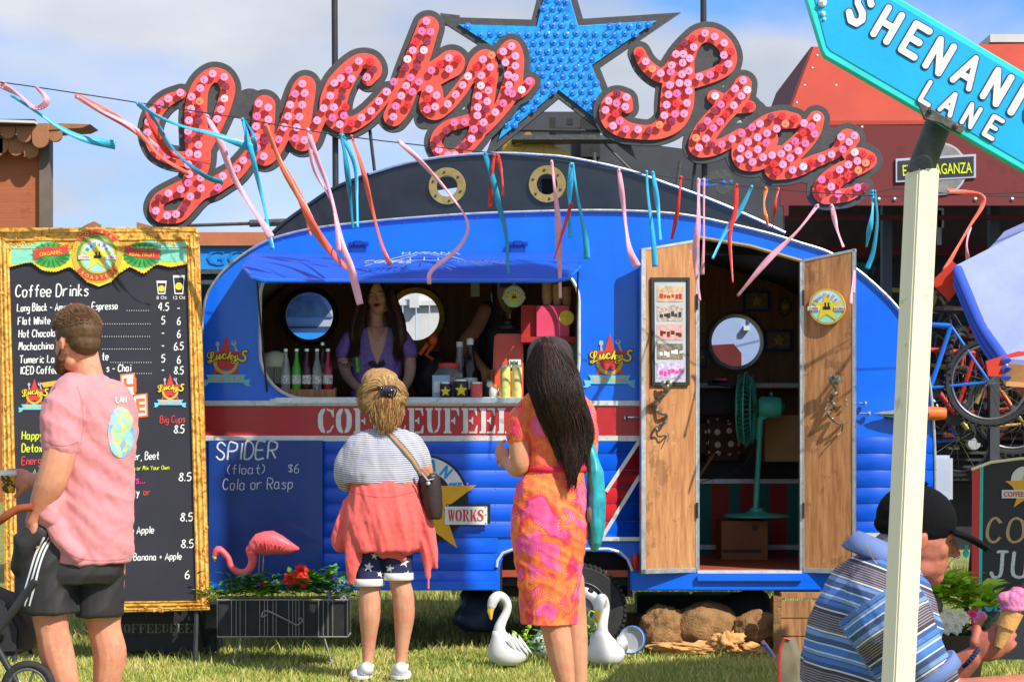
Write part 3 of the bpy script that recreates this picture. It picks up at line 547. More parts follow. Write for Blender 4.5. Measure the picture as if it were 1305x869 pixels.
D3 = "216203r 238233p 262260o 293277p 380165d 412150r 457129p 492142p 527165p 415180p 552197r 350207p 377206p 400222p 526210p 543243p 334248p 374238p 508262r 397268p 330272m 372280p 475282p 436290p 327320p 362313p 393313p 322355p 353351p 397342p 315393p 349388r 390386p 307432p 346427p 380425p 133352d 167365p 101378p 131387p 163400p 90412p 127425r 143453m 118470p 165482p 210483p 252487d 289467o 333455d 597303p 567333p 612338w 494360w 538367r 591360p 515392m 562395p 620395r 491415d 535428r 465453m 512455p 440477d 487478m 423514o 460517p 434550p 480540d 518538p 556518p 592498p 700438d 740434r 630476m 659462p 785445r 752463o 821460p 868440w 720481p 848472m 860500m 685497p 816495r 650513p 615530p 682533m 788527p 826534p 588553p 650557p 762550p 800562p 617576p 585592p 670586p 703578p 737572p 632603p 770588p 743612p 708610r 720640r 779632p 818620w 848606r 885590p 922575p 963558m 957511p 1006506p 987529p 1007567w 1037573r 1069590r 963557m 1017599p 1048606o 984613p 952631p 1020633o 981653r 952678r 914653r 886668p 921694p 878698r 887722r 946720p 985718r 1017697m 1045695d"
CM = dict(p='disc_pink', m='disc_mid', w='disc_white', r='disc_red', d='disc_dark', o='disc_orange')
import re
def place_mesh(name, me, parent, loc, rot=None, scale=None, **k):
    o = bpy.data.objects.new(name, me); COL.objects.link(o)
    o.parent = parent; o.location = Vector(loc)-(wloc(parent) if parent else Vector((0, 0, 0)))
    if rot: o.rotation_euler = rot
    if scale: o.scale = scale
    return tag(o, **k)
for D, ox, sc in ((D1, 180, 2.897), (D2, 480, 2.897), (D3, 740, 2.8975)):
    for t in D.split():
        c = t[-1]; n_ = t[:-1]; xa, yb = (float(n_[:-3]), float(n_[-3:])) 
        k = 'disc_pink' if c == 'p' and random.random() > .1 else CM[c if c != 'p' else 'm']
        place_mesh('disc', DM[k], sign, SG.px(ox+xa/sc, yb/sc, .042+random.uniform(-.003, .003)), (random.uniform(-.1, .1), random.uniform(0, 3), random.uniform(-.12, .12)))
def stud_mesh():
    mb = MB(); mb.lathe([(.024, 0), (.0235, .002), (.021, .0035), (.011, .0045), (.004, .005)], (0, 0, 0), 9, RX(90)); mb.cur = 1; mb.lathe([(.004, .004), (.004, .02), (.0065, .022), (.0065, .027), (.002, .028)], (0, 0, 0), 7, RX(90))
    me = bpy.data.meshes.new('stud'); me.from_pydata(mb.v, [], mb.f); me.polygons.foreach_set('material_index', mb.m)
    me.materials.append(MATS['stud_blue']); me.materials.append(MATS['chrome']); me.shade_smooth(); me.set_sharp_from_angle(angle=.4); return me
SM = stud_mesh()
def inpoly(x, y, pl_):
    c = False
    for i in range(len(pl_)):
        (a, b), (d, e) = pl_[i-1], pl_[i]
        if (b > y) != (e > y) and x < (d-a)*(y-b)/(e-b)+a: c = not c
    return c
small = star(711, 70, 129, 42, 91); n_st = 0
for j in range(-6, 24):
    for i in range(-13, 14):
        x = 711+i*12.2+(6.1 if j % 2 else 0)+random.uniform(-1.3, 1.3); y = j*10.6+random.uniform(-1.2, 1.2)
        if inpoly(x, y, small) and n_st < 290: place_mesh('stud', SM, sign, SG.px(x, y, -.028), (random.uniform(-.15, .15), random.uniform(0, 3), random.uniform(-.15, .15))); n_st += 1
for x0 in (428, 898):
    mb = MB(); mb.tube([P(x0, 300, YS+.08), P(x0-1, 120, YS+.08), P(x0-2, -60, YS+.08)], .02, 12); mb.build('pole', 'pole_black', sign, smooth=True)
mb = MB()
for x0, y0, x1, y1 in ((395, 150, 560, 128), (600, 165, 800, 168), (860, 118, 960, 135), (470, 155, 480, 240), (886, 205, 880, 262)): mb.tube([P(x0, y0, YS+.06), P(x1, y1, YS+.06)], .012, 6)
mb.build('brace', 'pole_black', sign)
shape('bracket', [[(561, 17), (586, 20), (586, 32), (563, 33)]], SG.off(-.05), .02, 'steel_dark', sign)
# ---------------------------------------------------------------- festoon line with ribbons
def festoon_y(px):
    xs = [0, 130, 175, 300, 420, 560, 700, 780, 895, 1010, 1130, 1255, 1400]; ys = [105, 124, 131, 150, 171, 188, 203, 216, 231, 243, 250, 247, 242]
    return float(np.interp(px, xs, ys))
YL = 11.25
mb = MB(); mb.tube([tuple(q) for q in cr3([P(x, festoon_y(x), YL) for x in (-40, 0, 130, 175, 300, 420, 560, 700, 780, 895, 1010, 1130, 1255, 1400)], 4)], .0035, 5)
tag(mb.build('festoon_line', 'line_black'), 'thin black line strung with ribbons across the front of the scene', 'line')
def ribbon(pts, w0, mat, label, w1=None, dy=0):
    """pts photo px path from the line downwards; a thin twisting strip of satin"""
    q = [np.array([*p_]) for p_ in crom([(a, b, 0) for a, b in pts], 3.0)]; mb = MB(); n = len(q); w1 = (w1 or w0)*1.22; w0 = w0*1.22; ph = random.uniform(0, 6); tw = random.uniform(.8, 2.2)
    vs = []; fs = []
    for i, c in enumerate(q):
        t = i/(n-1); j = min(i, n-2); d = q[j+1]-q[j]; d = d/(np.hypot(d[0], d[1]) or 1); Yd = YL-.01+dy-.12*math.sin(t*2.3+ph)*t
        w = (w0+(w1-w0)*t)*(.72+.28*math.cos(t*tw*4+ph)); c3 = P(c[0], c[1], Yd); sc = Yd/F
        nx, nz = -d[1], d[0]; tilt = math.sin(t*tw*5+ph)*.8
        a = Vector((nx*sc*w/2, tilt*w/2*sc, -nz*sc*w/2)); cup = Vector((0, .0006, 0))
        vs += [c3-a, c3+cup*2, c3+a, c3+a+Vector((0, .0012, 0)), c3+cup*2+Vector((0, .0012, 0)), c3-a+Vector((0, .0012, 0))]
    for i in range(n-1):
        for j in range(6): fs.append((i*6+j, i*6+(j+1) % 6, i*6+6+(j+1) % 6, i*6+6+j))
    fs += [(0, 5, 4, 3, 2, 1), tuple((n-1)*6+k for k in range(6))]
    mb.add(vs, fs); mb.ball(P(q[0][0], q[0][1], YL-.012+dy), (.009, .007, .010), 8); o = mb.build('ribbon', mat, smooth=2); return tag(o, label, 'ribbon', 'ribbons tied along the festoon line')
RB = [
 ([(0,107),(25,122),(45,138),(60,128),(45,110)], 8, 'ribbon_pink', 'pink ribbon looping back on itself at the far left end of the line', 5),
 ([(15,122),(50,145),(80,165),(110,178),(147,185)], 6, 'ribbon_blue', 'blue ribbon blown out to the right above the brown shingled hut', 9),
 ([(97,122),(120,135),(155,155),(185,178),(205,200),(240,222)], 9, 'ribbon_coral', 'coral ribbon blown across the lower half of the sign letter L', 6),
 ([(99,124),(130,142),(165,160),(200,190)], 7, 'ribbon_pink', 'pink ribbon blown to the left edge of the sign letter L', 8),
 ([(175,132),(200,148),(235,162),(275,172),(328,192)], 6, 'ribbon_blue', 'long blue ribbon blown sideways across the stem of the sign letter L', 8),
 ([(178,134),(195,150),(225,195),(262,225),(285,232)], 5, 'ribbon_teal', 'darker blue ribbon curling across the bottom of the sign letter L', 5),
 ([(182,134),(196,165),(215,195),(245,203),(268,208)], 6, 'ribbon_red', 'red ribbon curling in front of the stem of the sign letter L', 7),
 ([(263,147),(280,180),(296,222),(315,255),(335,285),(345,303)], 6, 'ribbon_pink', 'pale pink ribbon trailing to the top left corner of the caravan', 11),
 ([(309,152),(318,185),(330,235),(338,270),(347,318)], 6, 'ribbon_blue', 'blue ribbon ending in a point at the top left of the caravan', 6),
 ([(309,152),(322,170),(326,192)], 5, 'ribbon_teal', 'short blue ribbon tail between the sign letters L and u'),
 ([(338,160),(355,200),(375,235),(400,290),(430,330),(453,350)], 7, 'ribbon_coral', 'broad coral ribbon crossing the left part of the open flap', 10),
 ([(340,160),(360,215),(385,262),(396,300)], 5, 'ribbon_orange', 'narrow orange ribbon ending above the left end of the flap', 4),
 ([(392,165),(405,205),(422,250),(436,310),(448,345),(459,388)], 5, 'ribbon_pink', 'long pale pink ribbon hanging in front of the window at the barista', 9),
 ([(393,166),(400,215),(424,262),(432,320)], 4, 'ribbon_pink', 'narrow pink ribbon ending on the flap beside the coral one', 5),
 ([(434,172),(440,200),(446,250),(450,292)], 7, 'ribbon_teal', 'pair of teal ribbon tails left of the short coral ribbon over the dark roof', 5),
 ([(436,172),(452,210),(455,255),(456,290)], 5, 'ribbon_blue', 'bright blue ribbon hanging over the left of the black clerestory', 5),
 ([(448,174),(462,215),(474,265),(486,310),(497,338)], 5, 'ribbon_coral', 'thin coral ribbon ending on the flap near its left hinge', 6),
 ([(508,180),(540,210),(575,250),(596,285),(585,315),(550,345),(547,362)], 5, 'ribbon_pink', 'long pink ribbon bowing right past the left brass porthole', 5),
 ([(618,196),(628,228),(636,262),(645,300),(648,350)], 6, 'ribbon_teal', 'teal ribbon hanging down to the middle of the flap edge', 7),
 ([(630,198),(626,235),(624,265)], 6, 'ribbon_red', 'short dark red ribbon between the two brass portholes', 4),
 ([(634,198),(640,225),(641,250)], 5, 'ribbon_red', 'short red tail just right of the dark red ribbon between the brass portholes', 3),
 ([(703,206),(707,240),(711,280),(713,330),(714,380)], 6, 'ribbon_pink', 'long pink ribbon hanging past the right brass porthole into the window', 8),
 ([(728,209),(726,250),(727,303)], 7, 'ribbon_blue', 'blue ribbon just right of the right brass porthole', 5),
 ([(730,209),(736,250),(746,303),(748,330)], 5, 'ribbon_blue', 'light blue ribbon ending beside the right end of the flap', 7),
 ([(728,260),(716,300),(706,330)], 4, 'ribbon_red', 'thin red ribbon at the right end of the flap', 4),
 ([(789,217),(793,250),(798,290),(803,320),(812,340)], 5, 'ribbon_pink', 'pink ribbon left of the open left door over blue bodywork', 8),
 ([(824,219),(826,250),(832,300),(835,340)], 6, 'ribbon_blue', 'pale blue ribbon hanging onto the top of the left door', 6),
 ([(832,220),(838,260),(842,306)], 5, 'ribbon_blue', 'pale blue ribbon tail above the top of the left door', 6),
 ([(868,226),(864,265),(856,305)], 5, 'ribbon_red', 'short red ribbon above the left door', 4),
 ([(890,229),(890,280),(886,330),(892,383)], 7, 'ribbon_pink', 'long pink ribbon hanging along the right edge of the left door', 6),
 ([(897,229),(897,300),(895,350)], 4, 'ribbon_pink', 'narrow pink ribbon along the hinge of the left door', 5),
 ([(958,238),(945,265),(925,295),(908,330)], 5, 'ribbon_blue', 'blue ribbon slanting down to the left over the doorway', 6),
 ([(939,236),(937,270),(930,300),(934,360)], 6, 'ribbon_red', 'red ribbon hanging in the upper doorway', 3),
 ([(976,240),(974,262),(979,290)], 5, 'ribbon_orange', 'short orange brown ribbon right of the red one above the doorway', 3),
 ([(992,241),(988,262),(985,290)], 4, 'ribbon_red', 'dark red ribbon over the shaded stall right of the roof', 3),
 ([(1042,262),(1015,296),(980,330),(940,377)], 5, 'ribbon_pink', 'pink ribbon slanting far down left across the doorway', 7),
 ([(1060,262),(1066,290),(1075,315)], 5, 'ribbon_pink', 'pink ribbon dropping onto the top of the right door', 5),
 ([(1088,372),(1089,345),(1084,388)], 3, 'ribbon_pink', 'small pink ribbon end on the outer edge of the right door', 4),
 ([(1112,244),(1112,270),(1107,298),(1104,315)], 6, 'ribbon_blue', 'blue ribbon pair left of the cream signpost', 5),
 ([(1115,244),(1118,280),(1113,320),(1105,343)], 6, 'ribbon_teal', 'teal ribbon left of the cream signpost, longer than its neighbour', 5),
 ([(1208,243),(1248,249),(1252,262),(1235,290),(1215,325),(1204,345)], 5, 'ribbon_coral', 'coral and pink ribbon kinked right of the cream signpost', 7),
 ([(1236,290),(1232,312),(1234,335)], 5, 'ribbon_pink', 'short pink ribbon tail right of the cream signpost', 4)]
for r_0 in RB: ribbon(r_0[0], r_0[1], r_0[2], r_0[3], r_0[4] if len(r_0) > 4 else None, random.uniform(-.02, .02))
# ---------------------------------------------------------------- caravan
YF, YB = 12.0, 14.15; FR = PL(YF); BK = PL(YB)
prof_px = [(262,752),(258,640),(257,520),(257,430),(262,383),(275,358),(292,339),(322,317),(352,303),(403,291),(480,282),(540,277),(600,273),(680,270),(756,268.5),(820,270),(877,275),(930,286),(980,298),(1023,311),(1056,322),(1089,342),(1119,367),(1144,393),(1164,425),(1180,468),(1187,510),(1191,575),(1192,660),(1191,752)]
prof = [FR.uv(*p_) for p_ in prof_px]
van = thing('caravan', 'bright blue vintage coffee caravan with red band, serving window and open double doors', 'caravan', tuple(P(725, 752, YF)+Vector((0, 1, 0))))
U = lambda l: [FR.uv(*p_) for p_ in l]
win = rrect(332, 352, 738, 508, [52, 22, 62, 30], 8)
# rrect corner order: right-top, left-top, left-bottom, right-bottom
win = rrect(332, 338, 738, 508, [46, 40, 58, 46], 8)
door_open = [(890,303),(955,314),(1021,333),(1021,727),(890,727)]
arch = [(637,760),(637,722),(642,708),(655,702),(775,702),(792,708),(801,720),(803,760)]
outer = [p_ for p_ in prof_px]
wall = outer+[(803,752),(803,724),(797,712),(782,703),(655,702),(642,708),(637,722),(637,752)]
shape('side_wall', [wall, win, door_open], FR.off(-.004), .035, 'sky_blue_paint', van)
def backhole(cx, cy, r): return [BK.uv(*p_) for p_ in circ(cx, cy, r, 36)]
BKW = PL(YB)
shape('back_wall', [prof[:1]+prof[1:-1]+prof[-1:], backhole(395,403,31), backhole(530,404,31), backhole(937,436,32)], BKW, .04, 'interior_brown', van, inpx=False)
mb = MB(); pr = [np.array(a) for a in prof]; c_ = np.array(FR.uv(725, 560))
rs = []
for y_0, k in ((YF-.0, 0), (YF, .0), (YB+.02, 0)):
    pass
ou = [Vector((a[0], 0, a[1])) for a in pr]; inn = []
for i, a in enumerate(pr):
    t = pr[min(i+1, len(pr)-1)]-pr[max(i-1, 0)]; t = t/np.hypot(*t); inn.append(Vector((a[0]+t[1]*.03, 0, a[1]-t[0]*.03)))
n_ = len(ou); vs = [p_+Vector((0, YF+.002, 0)) for p_ in ou]+[p_+Vector((0, YB+.03, 0)) for p_ in ou]+[p_+Vector((0, YF+.04, 0)) for p_ in inn]+[p_+Vector((0, YB-.03, 0)) for p_ in inn]
fs = []; mm = []
for i in range(n_-1): fs.append((i, i+1, n_+i+1, n_+i)); mm.append(0)
for i in range(n_-1): fs.append((2*n_+i, 3*n_+i, 3*n_+i+1, 2*n_+i+1)); mm.append(1)
mb.v = vs; mb.f = fs; mb.m = mm
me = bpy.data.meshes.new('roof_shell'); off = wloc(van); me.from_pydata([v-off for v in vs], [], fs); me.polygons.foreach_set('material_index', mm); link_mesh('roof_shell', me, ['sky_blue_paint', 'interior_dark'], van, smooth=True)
# aluminium edge bead
mb = MB(); mb.tube([Vector((a[0], YF-.012, a[1])) for a in [np.array(q)[:2] for q in crom([(a[0]*100, a[1]*100, 0) for a in prof[3:-1]], 3)] for a in [a/100]], .0085, 6); mb.build('edge_bead', 'aluminium', van, smooth=True)
mb = MB(); mb.tube([FR.px(*p_, k=.012) for p_ in win], .0105, 6, closed=True); mb.build('window_frame', 'white_trim', van, smooth=True)
mb = MB(); mb.tube([FR.px(*p_, k=.016) for p_ in [(633,722),(634,714),(641,704),(655,699),(775,699),(790,703),(800,712),(806,727)]], .009, 6); mb.build('arch_trim', 'white_trim', van, smooth=True)
# ribs: individual pressed boards under the band
def xprof(y, side):
    pts = prof_px[:6] if side < 0 else prof_px[-8:]
    pts = sorted(pts, key=lambda q: q[1]); return float(np.interp(y, [q[1] for q in pts], [q[0] for q in pts]))
rows = [557, 578, 599, 621, 642, 664, 685, 705, 727, 750]
def rib(x0, x1, y0, y1):
    mb = MB(); a = FR.px(x0, y0); b = FR.px(x1, y1); k = 7; pr_ = []
    for i in range(k+1):
        t = i/k; pr_.append((-.006-.010*math.sin(math.pi*min(1, .06+t*.9))**.8, a.z+(b.z-a.z)*t))
    vs = [(x, YF+d, z) for x in (a.x, b.x) for d, z in pr_]+[(x, YF, z) for x in (a.x, b.x) for z in (a.z, b.z)]
    m_ = k+1; fs = [(i, i+1, m_+i+1, m_+i) for i in range(k)]+[(0, 2*m_, 2*m_+1, *range(k, 0, -1))]+[(m_, *range(m_+1, 2*m_), 2*m_+3, 2*m_+2)]
    mb.add(vs, fs); return mb.build('side_rib', 'rib_blue', van, smooth=2)
for i in range(9):
    y0, y1 = rows[i], rows[i+1]-1
    segs = [(268, 634 if y1 > 700 else 816), (1022, xprof(y1, 1)-3)] if y1 <= 705 else [(268, 634), (805, 816), (1022, xprof(y0, 1)-3)]
    if y1 > 728: segs = [(268, 634)]
    for a, b in segs: rib(a, b, y0, y1)
mb = MB()
for x0, x1, y0, y1 in ((268, 634, 741, 752), (805, 1190, 729, 752)): mb.boxp(x0, y0, x1, y1, YF-.03, .03)
mb.boxp(888, 733, 1023, 741, YF-.06, .03)
mb.build('sill_rail', 'sky_blue_paint', van, bevel=.006)
# red band with aluminium rails
for x0, x1 in ((259, 816), (1022, 1187)):
    if x0 < 500:
        mb = MB(); mb.boxp(x0, 517, x1, 555, YF-.008, .008); mb.build('red_band', 'band_red', van)
    mb = MB(); y0 = 513 if x0 < 500 else 0
    if x0 < 500:
        mb.boxp(x0, 510.5, x1, 517, YF-.018, .014); mb.boxp(x0, 555, x1, 562, YF-.018, .014); mb.build('band_rail', 'white_trim', van, bevel=.003)
for x_a, x_b, y_a in ((1094, 1189, 679), (766, 816, 684)): mb = MB(); mb.boxp(x_a, y_a, x_b, y_a+5, YF-.026, .02); mb.build('flash_trim', 'white_trim', van)
for a, b in (((815, 561), (772, 626)), ((815, 606), (766, 686))):
    mb = MB(); p0 = FR.px(*a, k=.027); p1 = FR.px(*b, k=.027); d = (p1-p0).normalized(); w = Vector((d.z, 0, -d.x))*.011; mb.prism([p0-w, p0+w, p1+w, p1-w], (0, .012, 0)); mb.build('flash_trim', 'white_trim', van)
mb = MB(); mb.boxp(262, 508, 739, 516, YF-.05, .045); 
stencil('COFFEEUFEEL', FR.off(.0125), 405, 552, 20.5, 32, 22.9, 'white_trim', van, z=0)
# rivets on ribs and rails
mb = MB()
for i in range(0, 9):
    for x in (410, 632, 520, 1028, 1180): mb.ball(FR.px(x, rows[i]+1, .012), .004, 5)
for x in range(270, 815, 24): mb.ball(FR.px(x, 514, .018), .003, 5); mb.ball(FR.px(x, 558.5, .018), .003, 5)
for x in range(360, 1000, 31):
    y = float(np.interp(x, [p_[0] for p_ in prof_px[:30]], [p_[1] for p_ in prof_px[:30]])); mb.ball(FR.px(x, y+5, .001), .0028, 5)
tag(mb.build('rivets', 'aluminium', van, smooth=True), kind='stuff')
# dark vinyl chalk panel at the left end
mb = MB(); mb.boxp(266, 561, 411, 752, YF-.03, .008); mb.build('chalk_panel', 'vinyl_dark', van)
CP = FR.off(.031)
hand('SPIDER', CP, 275, 586, 21, 'chalk', van, w=2.2, sx=.98, rot=2, slant=.15); hand('(float)', CP, 290, 604, 12, 'chalk', van, w=1.1, sx=1.1, rot=1)
hand('$6', CP, 367, 602, 11, 'chalk', van, w=1, sx=1); hand('Cola or Rasp', CP, 284, 624, 14, 'chalk', van, w=1.2, sx=.92, rot=1)
# serving counter, inside lining, floor
mb = MB(); a, b = FR.px(334, 508), FR.px(737, 514); mb.box(((a.x+b.x)/2, YF+.17, a.z-.014), (b.x-a.x-.09, .36, .026)); mb.build('counter_top', 'white_trim', van, bevel=.004)
mb = MB(); mb.boxp(350, 506.5, 722, 514, YF-.05, .05); mb.build('counter_lip', 'aluminium', van, bevel=.004)
zf = FR.px(0, 727).z
mb = MB(); x0, x1 = prof[0][0]+.03, prof[-1][0]-.03; mb.box(((x0+x1)/2, (YF+YB)/2, zf-.02), (x1-x0, YB-YF-.09, .04)); mb.build('floor', 'floor_red', van)
mb = MB(); mb.box(((x0+x1)/2, YF+1.1, .41), (x1-x0, 2.0, .05)); mb.build('chassis', 'black_matt', van)
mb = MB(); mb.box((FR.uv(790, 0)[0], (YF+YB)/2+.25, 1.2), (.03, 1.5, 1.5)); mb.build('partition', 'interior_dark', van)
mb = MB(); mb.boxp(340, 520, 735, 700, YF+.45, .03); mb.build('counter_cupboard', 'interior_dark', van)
# bench with striped front at the back of the doorway
YC = 13.75; C_ = PL(YC)
for i, (x0, x1, m_) in enumerate(((880,906,'teal_panel'),(906,929,'red_panel'),(929,943,'teal_panel'),(943,963,'red_panel'),(963,980,'teal_panel'),(980,1003,'red_panel'),(1003,1050,'teal_panel'))):
    mb = MB(); mb.boxp(x0, 614, x1, 706, YC, .02); mb.build('stripe_panel', m_, van)
mb = MB(); mb.boxp(875, 610, 1055, 616, YC-.02, .03); mb.boxp(875, 694, 1055, 700, YC-.02, .02); mb.build('bench_trim', 'white_trim', van)
mb = MB(); mb.boxp(875, 588, 1055, 610, YC-.03, .35); mb.build('bench_top', 'black_matt', van)
mb = MB(); mb.boxp(880, 488, 1040, 494, YC+.02, .3); mb.build('shelf', 'paper_white', van)
# portholes in the back wall
for cx, cy, r, m_ in ((395,403,31,'black_matt'), (530,404,31,'brass'), (937,436,32,'aluminium')):
    mb = MB(); k = 6 if m_ != 'brass' else 9; c0 = BK.px(cx, cy); s_ = YB/F
    mb.lathe([((r-1)*s_, .05), ((r+k-3)*s_, .055), ((r+k)*s_, .04), ((r+k)*s_, .01), ((r-1)*s_, .01), ((r-1)*s_, .05)], c0+Vector((0, .0, 0)), 36, RX(90)); fr_ = mb.build('porthole_frame', m_, van, smooth=True)
    mb = MB(); mb.lathe([((r)*s_, 0), ((r)*s_, .004)], c0+Vector((0, .03, 0)), 32, RX(90)); mb.build('porthole_glass', 'glass', van)
mb = MB()
for a in range(0, 360, 45): mb.ball(BK.px(530+37*math.cos(math.radians(a+10)), 404+37*math.sin(math.radians(a+10)), .06), .012, 6)
mb.build('porthole_bolt', 'brass', van, smooth=True)
mb = MB(); mb.lathe([(.235*.9, 0), (.25*.9, .01), (.24*.9, .03), (.2*.9, .03)], BK.px(498, 408, .3), 30, RX(70) @ RY(50)); 
mb = MB(); mb.boxp(505, 440, 560, 508, YB-.5, .04); mb.build('cupboard_door', M('cupboard_orange', RGB(190, 98, 48), .5), van)
# flap
hz = FR.px(0, 322).z; oz = hz-.21; Yo = YF-.66
def flp(px, t, k=0):                                  # t 0 hinge .. 1 outer edge ; px is the column on the wall plane
    y = YF-.02+(Yo-YF+.02)*t; x = (px-CX)*YF/F; z = hz+(oz-hz)*t-.03*math.sin(math.pi*t)*-1
    return Vector((x, y, z+k))
mb = MB(); rsx = []; nX = 26
top = []; 
for i in range(nX+1):
    px = 323+(736-323)*i/nX; e = 0
    d0 = i/nX; tmax = 1-.35*max(0, 1-d0/.07)**2-.35*max(0, 1-(1-d0)/.06)**2
    top.append([flp(px, tmax*j/8) for j in range(9)])
vs = [p_ for r in top for p_ in r]+[p_-Vector((0, 0, .018)) for r in top for p_ in r]; nn = (nX+1)*9; fs = []
for i in range(nX):
    for j in range(8): a = i*9+j; fs += [(a, a+1, a+10, a+9), (nn+a, nn+a+9, nn+a+10, nn+a+1)]
for i in range(nX): a = i*9+8; fs.append((a, nn+a, nn+a+9, a+9)); a = i*9; fs.append((a, a+9, nn+a+9, nn+a))
for j in range(8): fs.append((j, nn+j, nn+j+1, j+1)); a = nX*9+j; fs.append((a, a+1, nn+a+1, nn+a))
mb.add(vs, fs); flap = mb.build('flap', 'flap_blue', van, smooth=True)
mb = MB(); mb.tube([r[8]+Vector((0, -.004, -.012)) for r in top], .012, 6); mb.build('flap_rim', 'sky_blue_paint', van, smooth=True)
mb = MB()
for i in range(1, nX): mb.ball(top[i][8]+Vector((0, .03, .006)), .0035, 5)
tag(mb.build('flap_rivets', 'aluminium', van), kind='stuff')
for px in (457, 660):
    mb = MB(); c0 = FR.px(px, 315, .02); mb.tube([c0+Vector((-.06, 0, .02)), c0+Vector((.06, 0, .02))], .012, 8); mb.box(c0+Vector((0, 0, -.02)), (.09, .02, .06)); mb.box(c0+Vector((0, -.01, .02)), (.05, .03, .03)); mb.box(c0+Vector((-.045, -.01, .015)), (.03, .03, .02)); mb.box(c0+Vector((.045, -.01, .015)), (.03, .03, .02)); mb.build('flap_hinge', M('hinge_blue', RGB(30, 74, 170), .3, .4), van, bevel=.003)
for px in (340, 733):
    mb = MB(); mb.tube([FR.px(px, 500, -.01), flp(px, .75, -.02)], .006, 6); mb.build('flap_stay', 'pole_black', van)
# flap print
flat_n = (flp(500, 1)-flp(500, 0)).normalized(); FP = PL(O=flp(545, .55, .026), u=(1, 0, 0), v=tuple(-flat_n))
FP = PL(O=FP.O+FP.n*.012, u=(1, 0, 0), v=tuple(-flat_n))
wl = M('print_pale', (.38, .46, .64, 1), .5)
def fstroke(name, strokes, w, mat='print_pale'):
    mb = MB(); s_ = 12/F
    for st in strokes: mb.tube([FP.at((a-545)*s_, -(b-0)*s_*4.2, .0) for a, b in st], w*s_/2, 4, flat=.3, fdir=tuple(FP.n))
    mb.build(name, mat, van)
fstroke('flap_emblem', [[(505,9),(545,-3),(590,9)], [(475,14),(520,1),(545,-4),(575,1),(618,14)], [(520,7),(570,7)], [(528,4),(528,7)], [(545,3),(545,7)], [(562,4),(562,7)], [(505,16),(530,9),(512,19)], [(585,16),(560,9),(580,19)]], 1.6)
def ftext(s, x, y, h, **k): text(s, FP, (x-545)*12/F, -(y)*12/F*4.2, h*12/F*2.6, 'print_pale', van, inpx=False, z=.003, **k)
ftext('HAVANA', 515, 0, 5.5, sx=.9, align='LEFT'); ftext('COFFEE', 470, 11, 6, shear=.3, sx=.8); ftext('WORKS', 582, 11, 6, shear=.3, sx=.8)
# wheel
YWh = 12.06; Wc = P(738, 776, YWh+.05)
def wheel(parent, c, R, wd):
    mb = MB(); mb.lathe([(R*.62, -wd/2), (R*.9, -wd/2), (R*.985, -wd*.36), (R, -wd*.15), (R, wd*.15), (R*.985, wd*.36), (R*.9, wd/2), (R*.62, wd/2), (R*.60, 0)], c, 48, RX(90)); t = mb.build('tyre', 'rubber', parent, smooth=True)
    tr = MB()
    for i in range(56):
        a = 2*math.pi*i/56; d = Vector((math.cos(a), 0, math.sin(a))); 
        for sy in (-1, 1): tr.box(c+d*R*.975+Vector((0, sy*wd*.36, 0)), (.018, wd*.24, .016), RY(-math.degrees(a)+8*sy) )
    tag(tr.build('tread', 'rubber', parent), kind='stuff')
    f = c+Vector((0, -wd/2+.03, 0)); mb = MB(); mb.lathe([(R*.64, -.03), (R*.66, .02), (R*.60, .028), (R*.56, .0), (R*.42, .03), (R*.30, .035), (R*.27, .01), (R*.12, .012), (R*.1, .03), (.002, .03)], f, 40, RX(90)); mb.build('rim', 'rim_grey', parent, smooth=True)
    mb = MB()
    for i in range(12):
        a = 2*math.pi*i/12; mb.lathe([(R*.062, .0), (R*.062, .004)], f+Vector((math.cos(a)*R*.49, -.023, math.sin(a)*R*.49)), 12, RX(90))
    tag(mb.build('rim_holes', 'black_matt', parent), kind='stuff')
    mb = MB()
    for i in range(5): a = 2*math.pi*i/5; mb.lathe([(R*.03, 0), (R*.03, .02)], f+Vector((math.cos(a)*R*.19, -.01, math.sin(a)*R*.19)), 6, RX(90))
    tag(mb.build('wheel_nuts', 'chrome', parent), kind='stuff')
wheel(van, Wc, .283, .17); 
mb = MB(); mb.boxp(636, 690, 804, 760, YF+.26, .02); mb.boxp(634, 690, 640, 760, YF+.03, .25); mb.boxp(800, 690, 806, 760, YF+.03, .25); mb.build('wheel_well', 'black_matt', van)
# doors
def leaf(xf, xh, ytf, yth, yb, Yfree, name='door_leaf'):
    f0 = P(xf, yb, Yfree); f1 = P(xf, ytf, Yfree); h0 = P(xh, yb, YF-.015); h1 = P(xh, yth, YF-.015); f0.z = h0.z = P(0, 729, 12).z
    uu = (h0-f0) if xf < xh else (f0-h0); uu = uu.normalized(); pl = PL(O=f0, u=tuple(uu), v=(0, 0, 1))
    q = lambda p_: ((p_-f0).dot(pl.u), (p_-f0).dot(pl.v)); a, b, c_, d = q(f0), q(f1), q(h1), q(h0)
    sd = 1 if d[0] > a[0] else -1; lf = shape(name, [[a, b, c_, d]], pl, .022, 'ply_wood', van, inpx=False)
    mb = MB(); w = .022
    for (p0, p1, ww) in ((a, b, .03 if sd > 0 else .018), (d, c_, .014 if sd > 0 else .014), (a, d, .028), (b, c_, .016)):
        d0 = Vector((p1[0]-p0[0], p1[1]-p0[1])).normalized(); nrm = Vector((-d0.y, d0.x)); mid = Vector(((a[0]+c_[0])/2, (a[1]+c_[1])/2)); 
        if (mid-Vector(p0)).dot(nrm) < 0: nrm = -nrm
        quad = [Vector(p0), Vector(p1), Vector(p1)+nrm*ww, Vector(p0)+nrm*ww]; mb.prism([pl.at(t.x, t.y, .004) for t in quad], pl.n*-.03)
    mb.build('door_trim', 'aluminium', lf, bevel=.002)
    return pl, lf
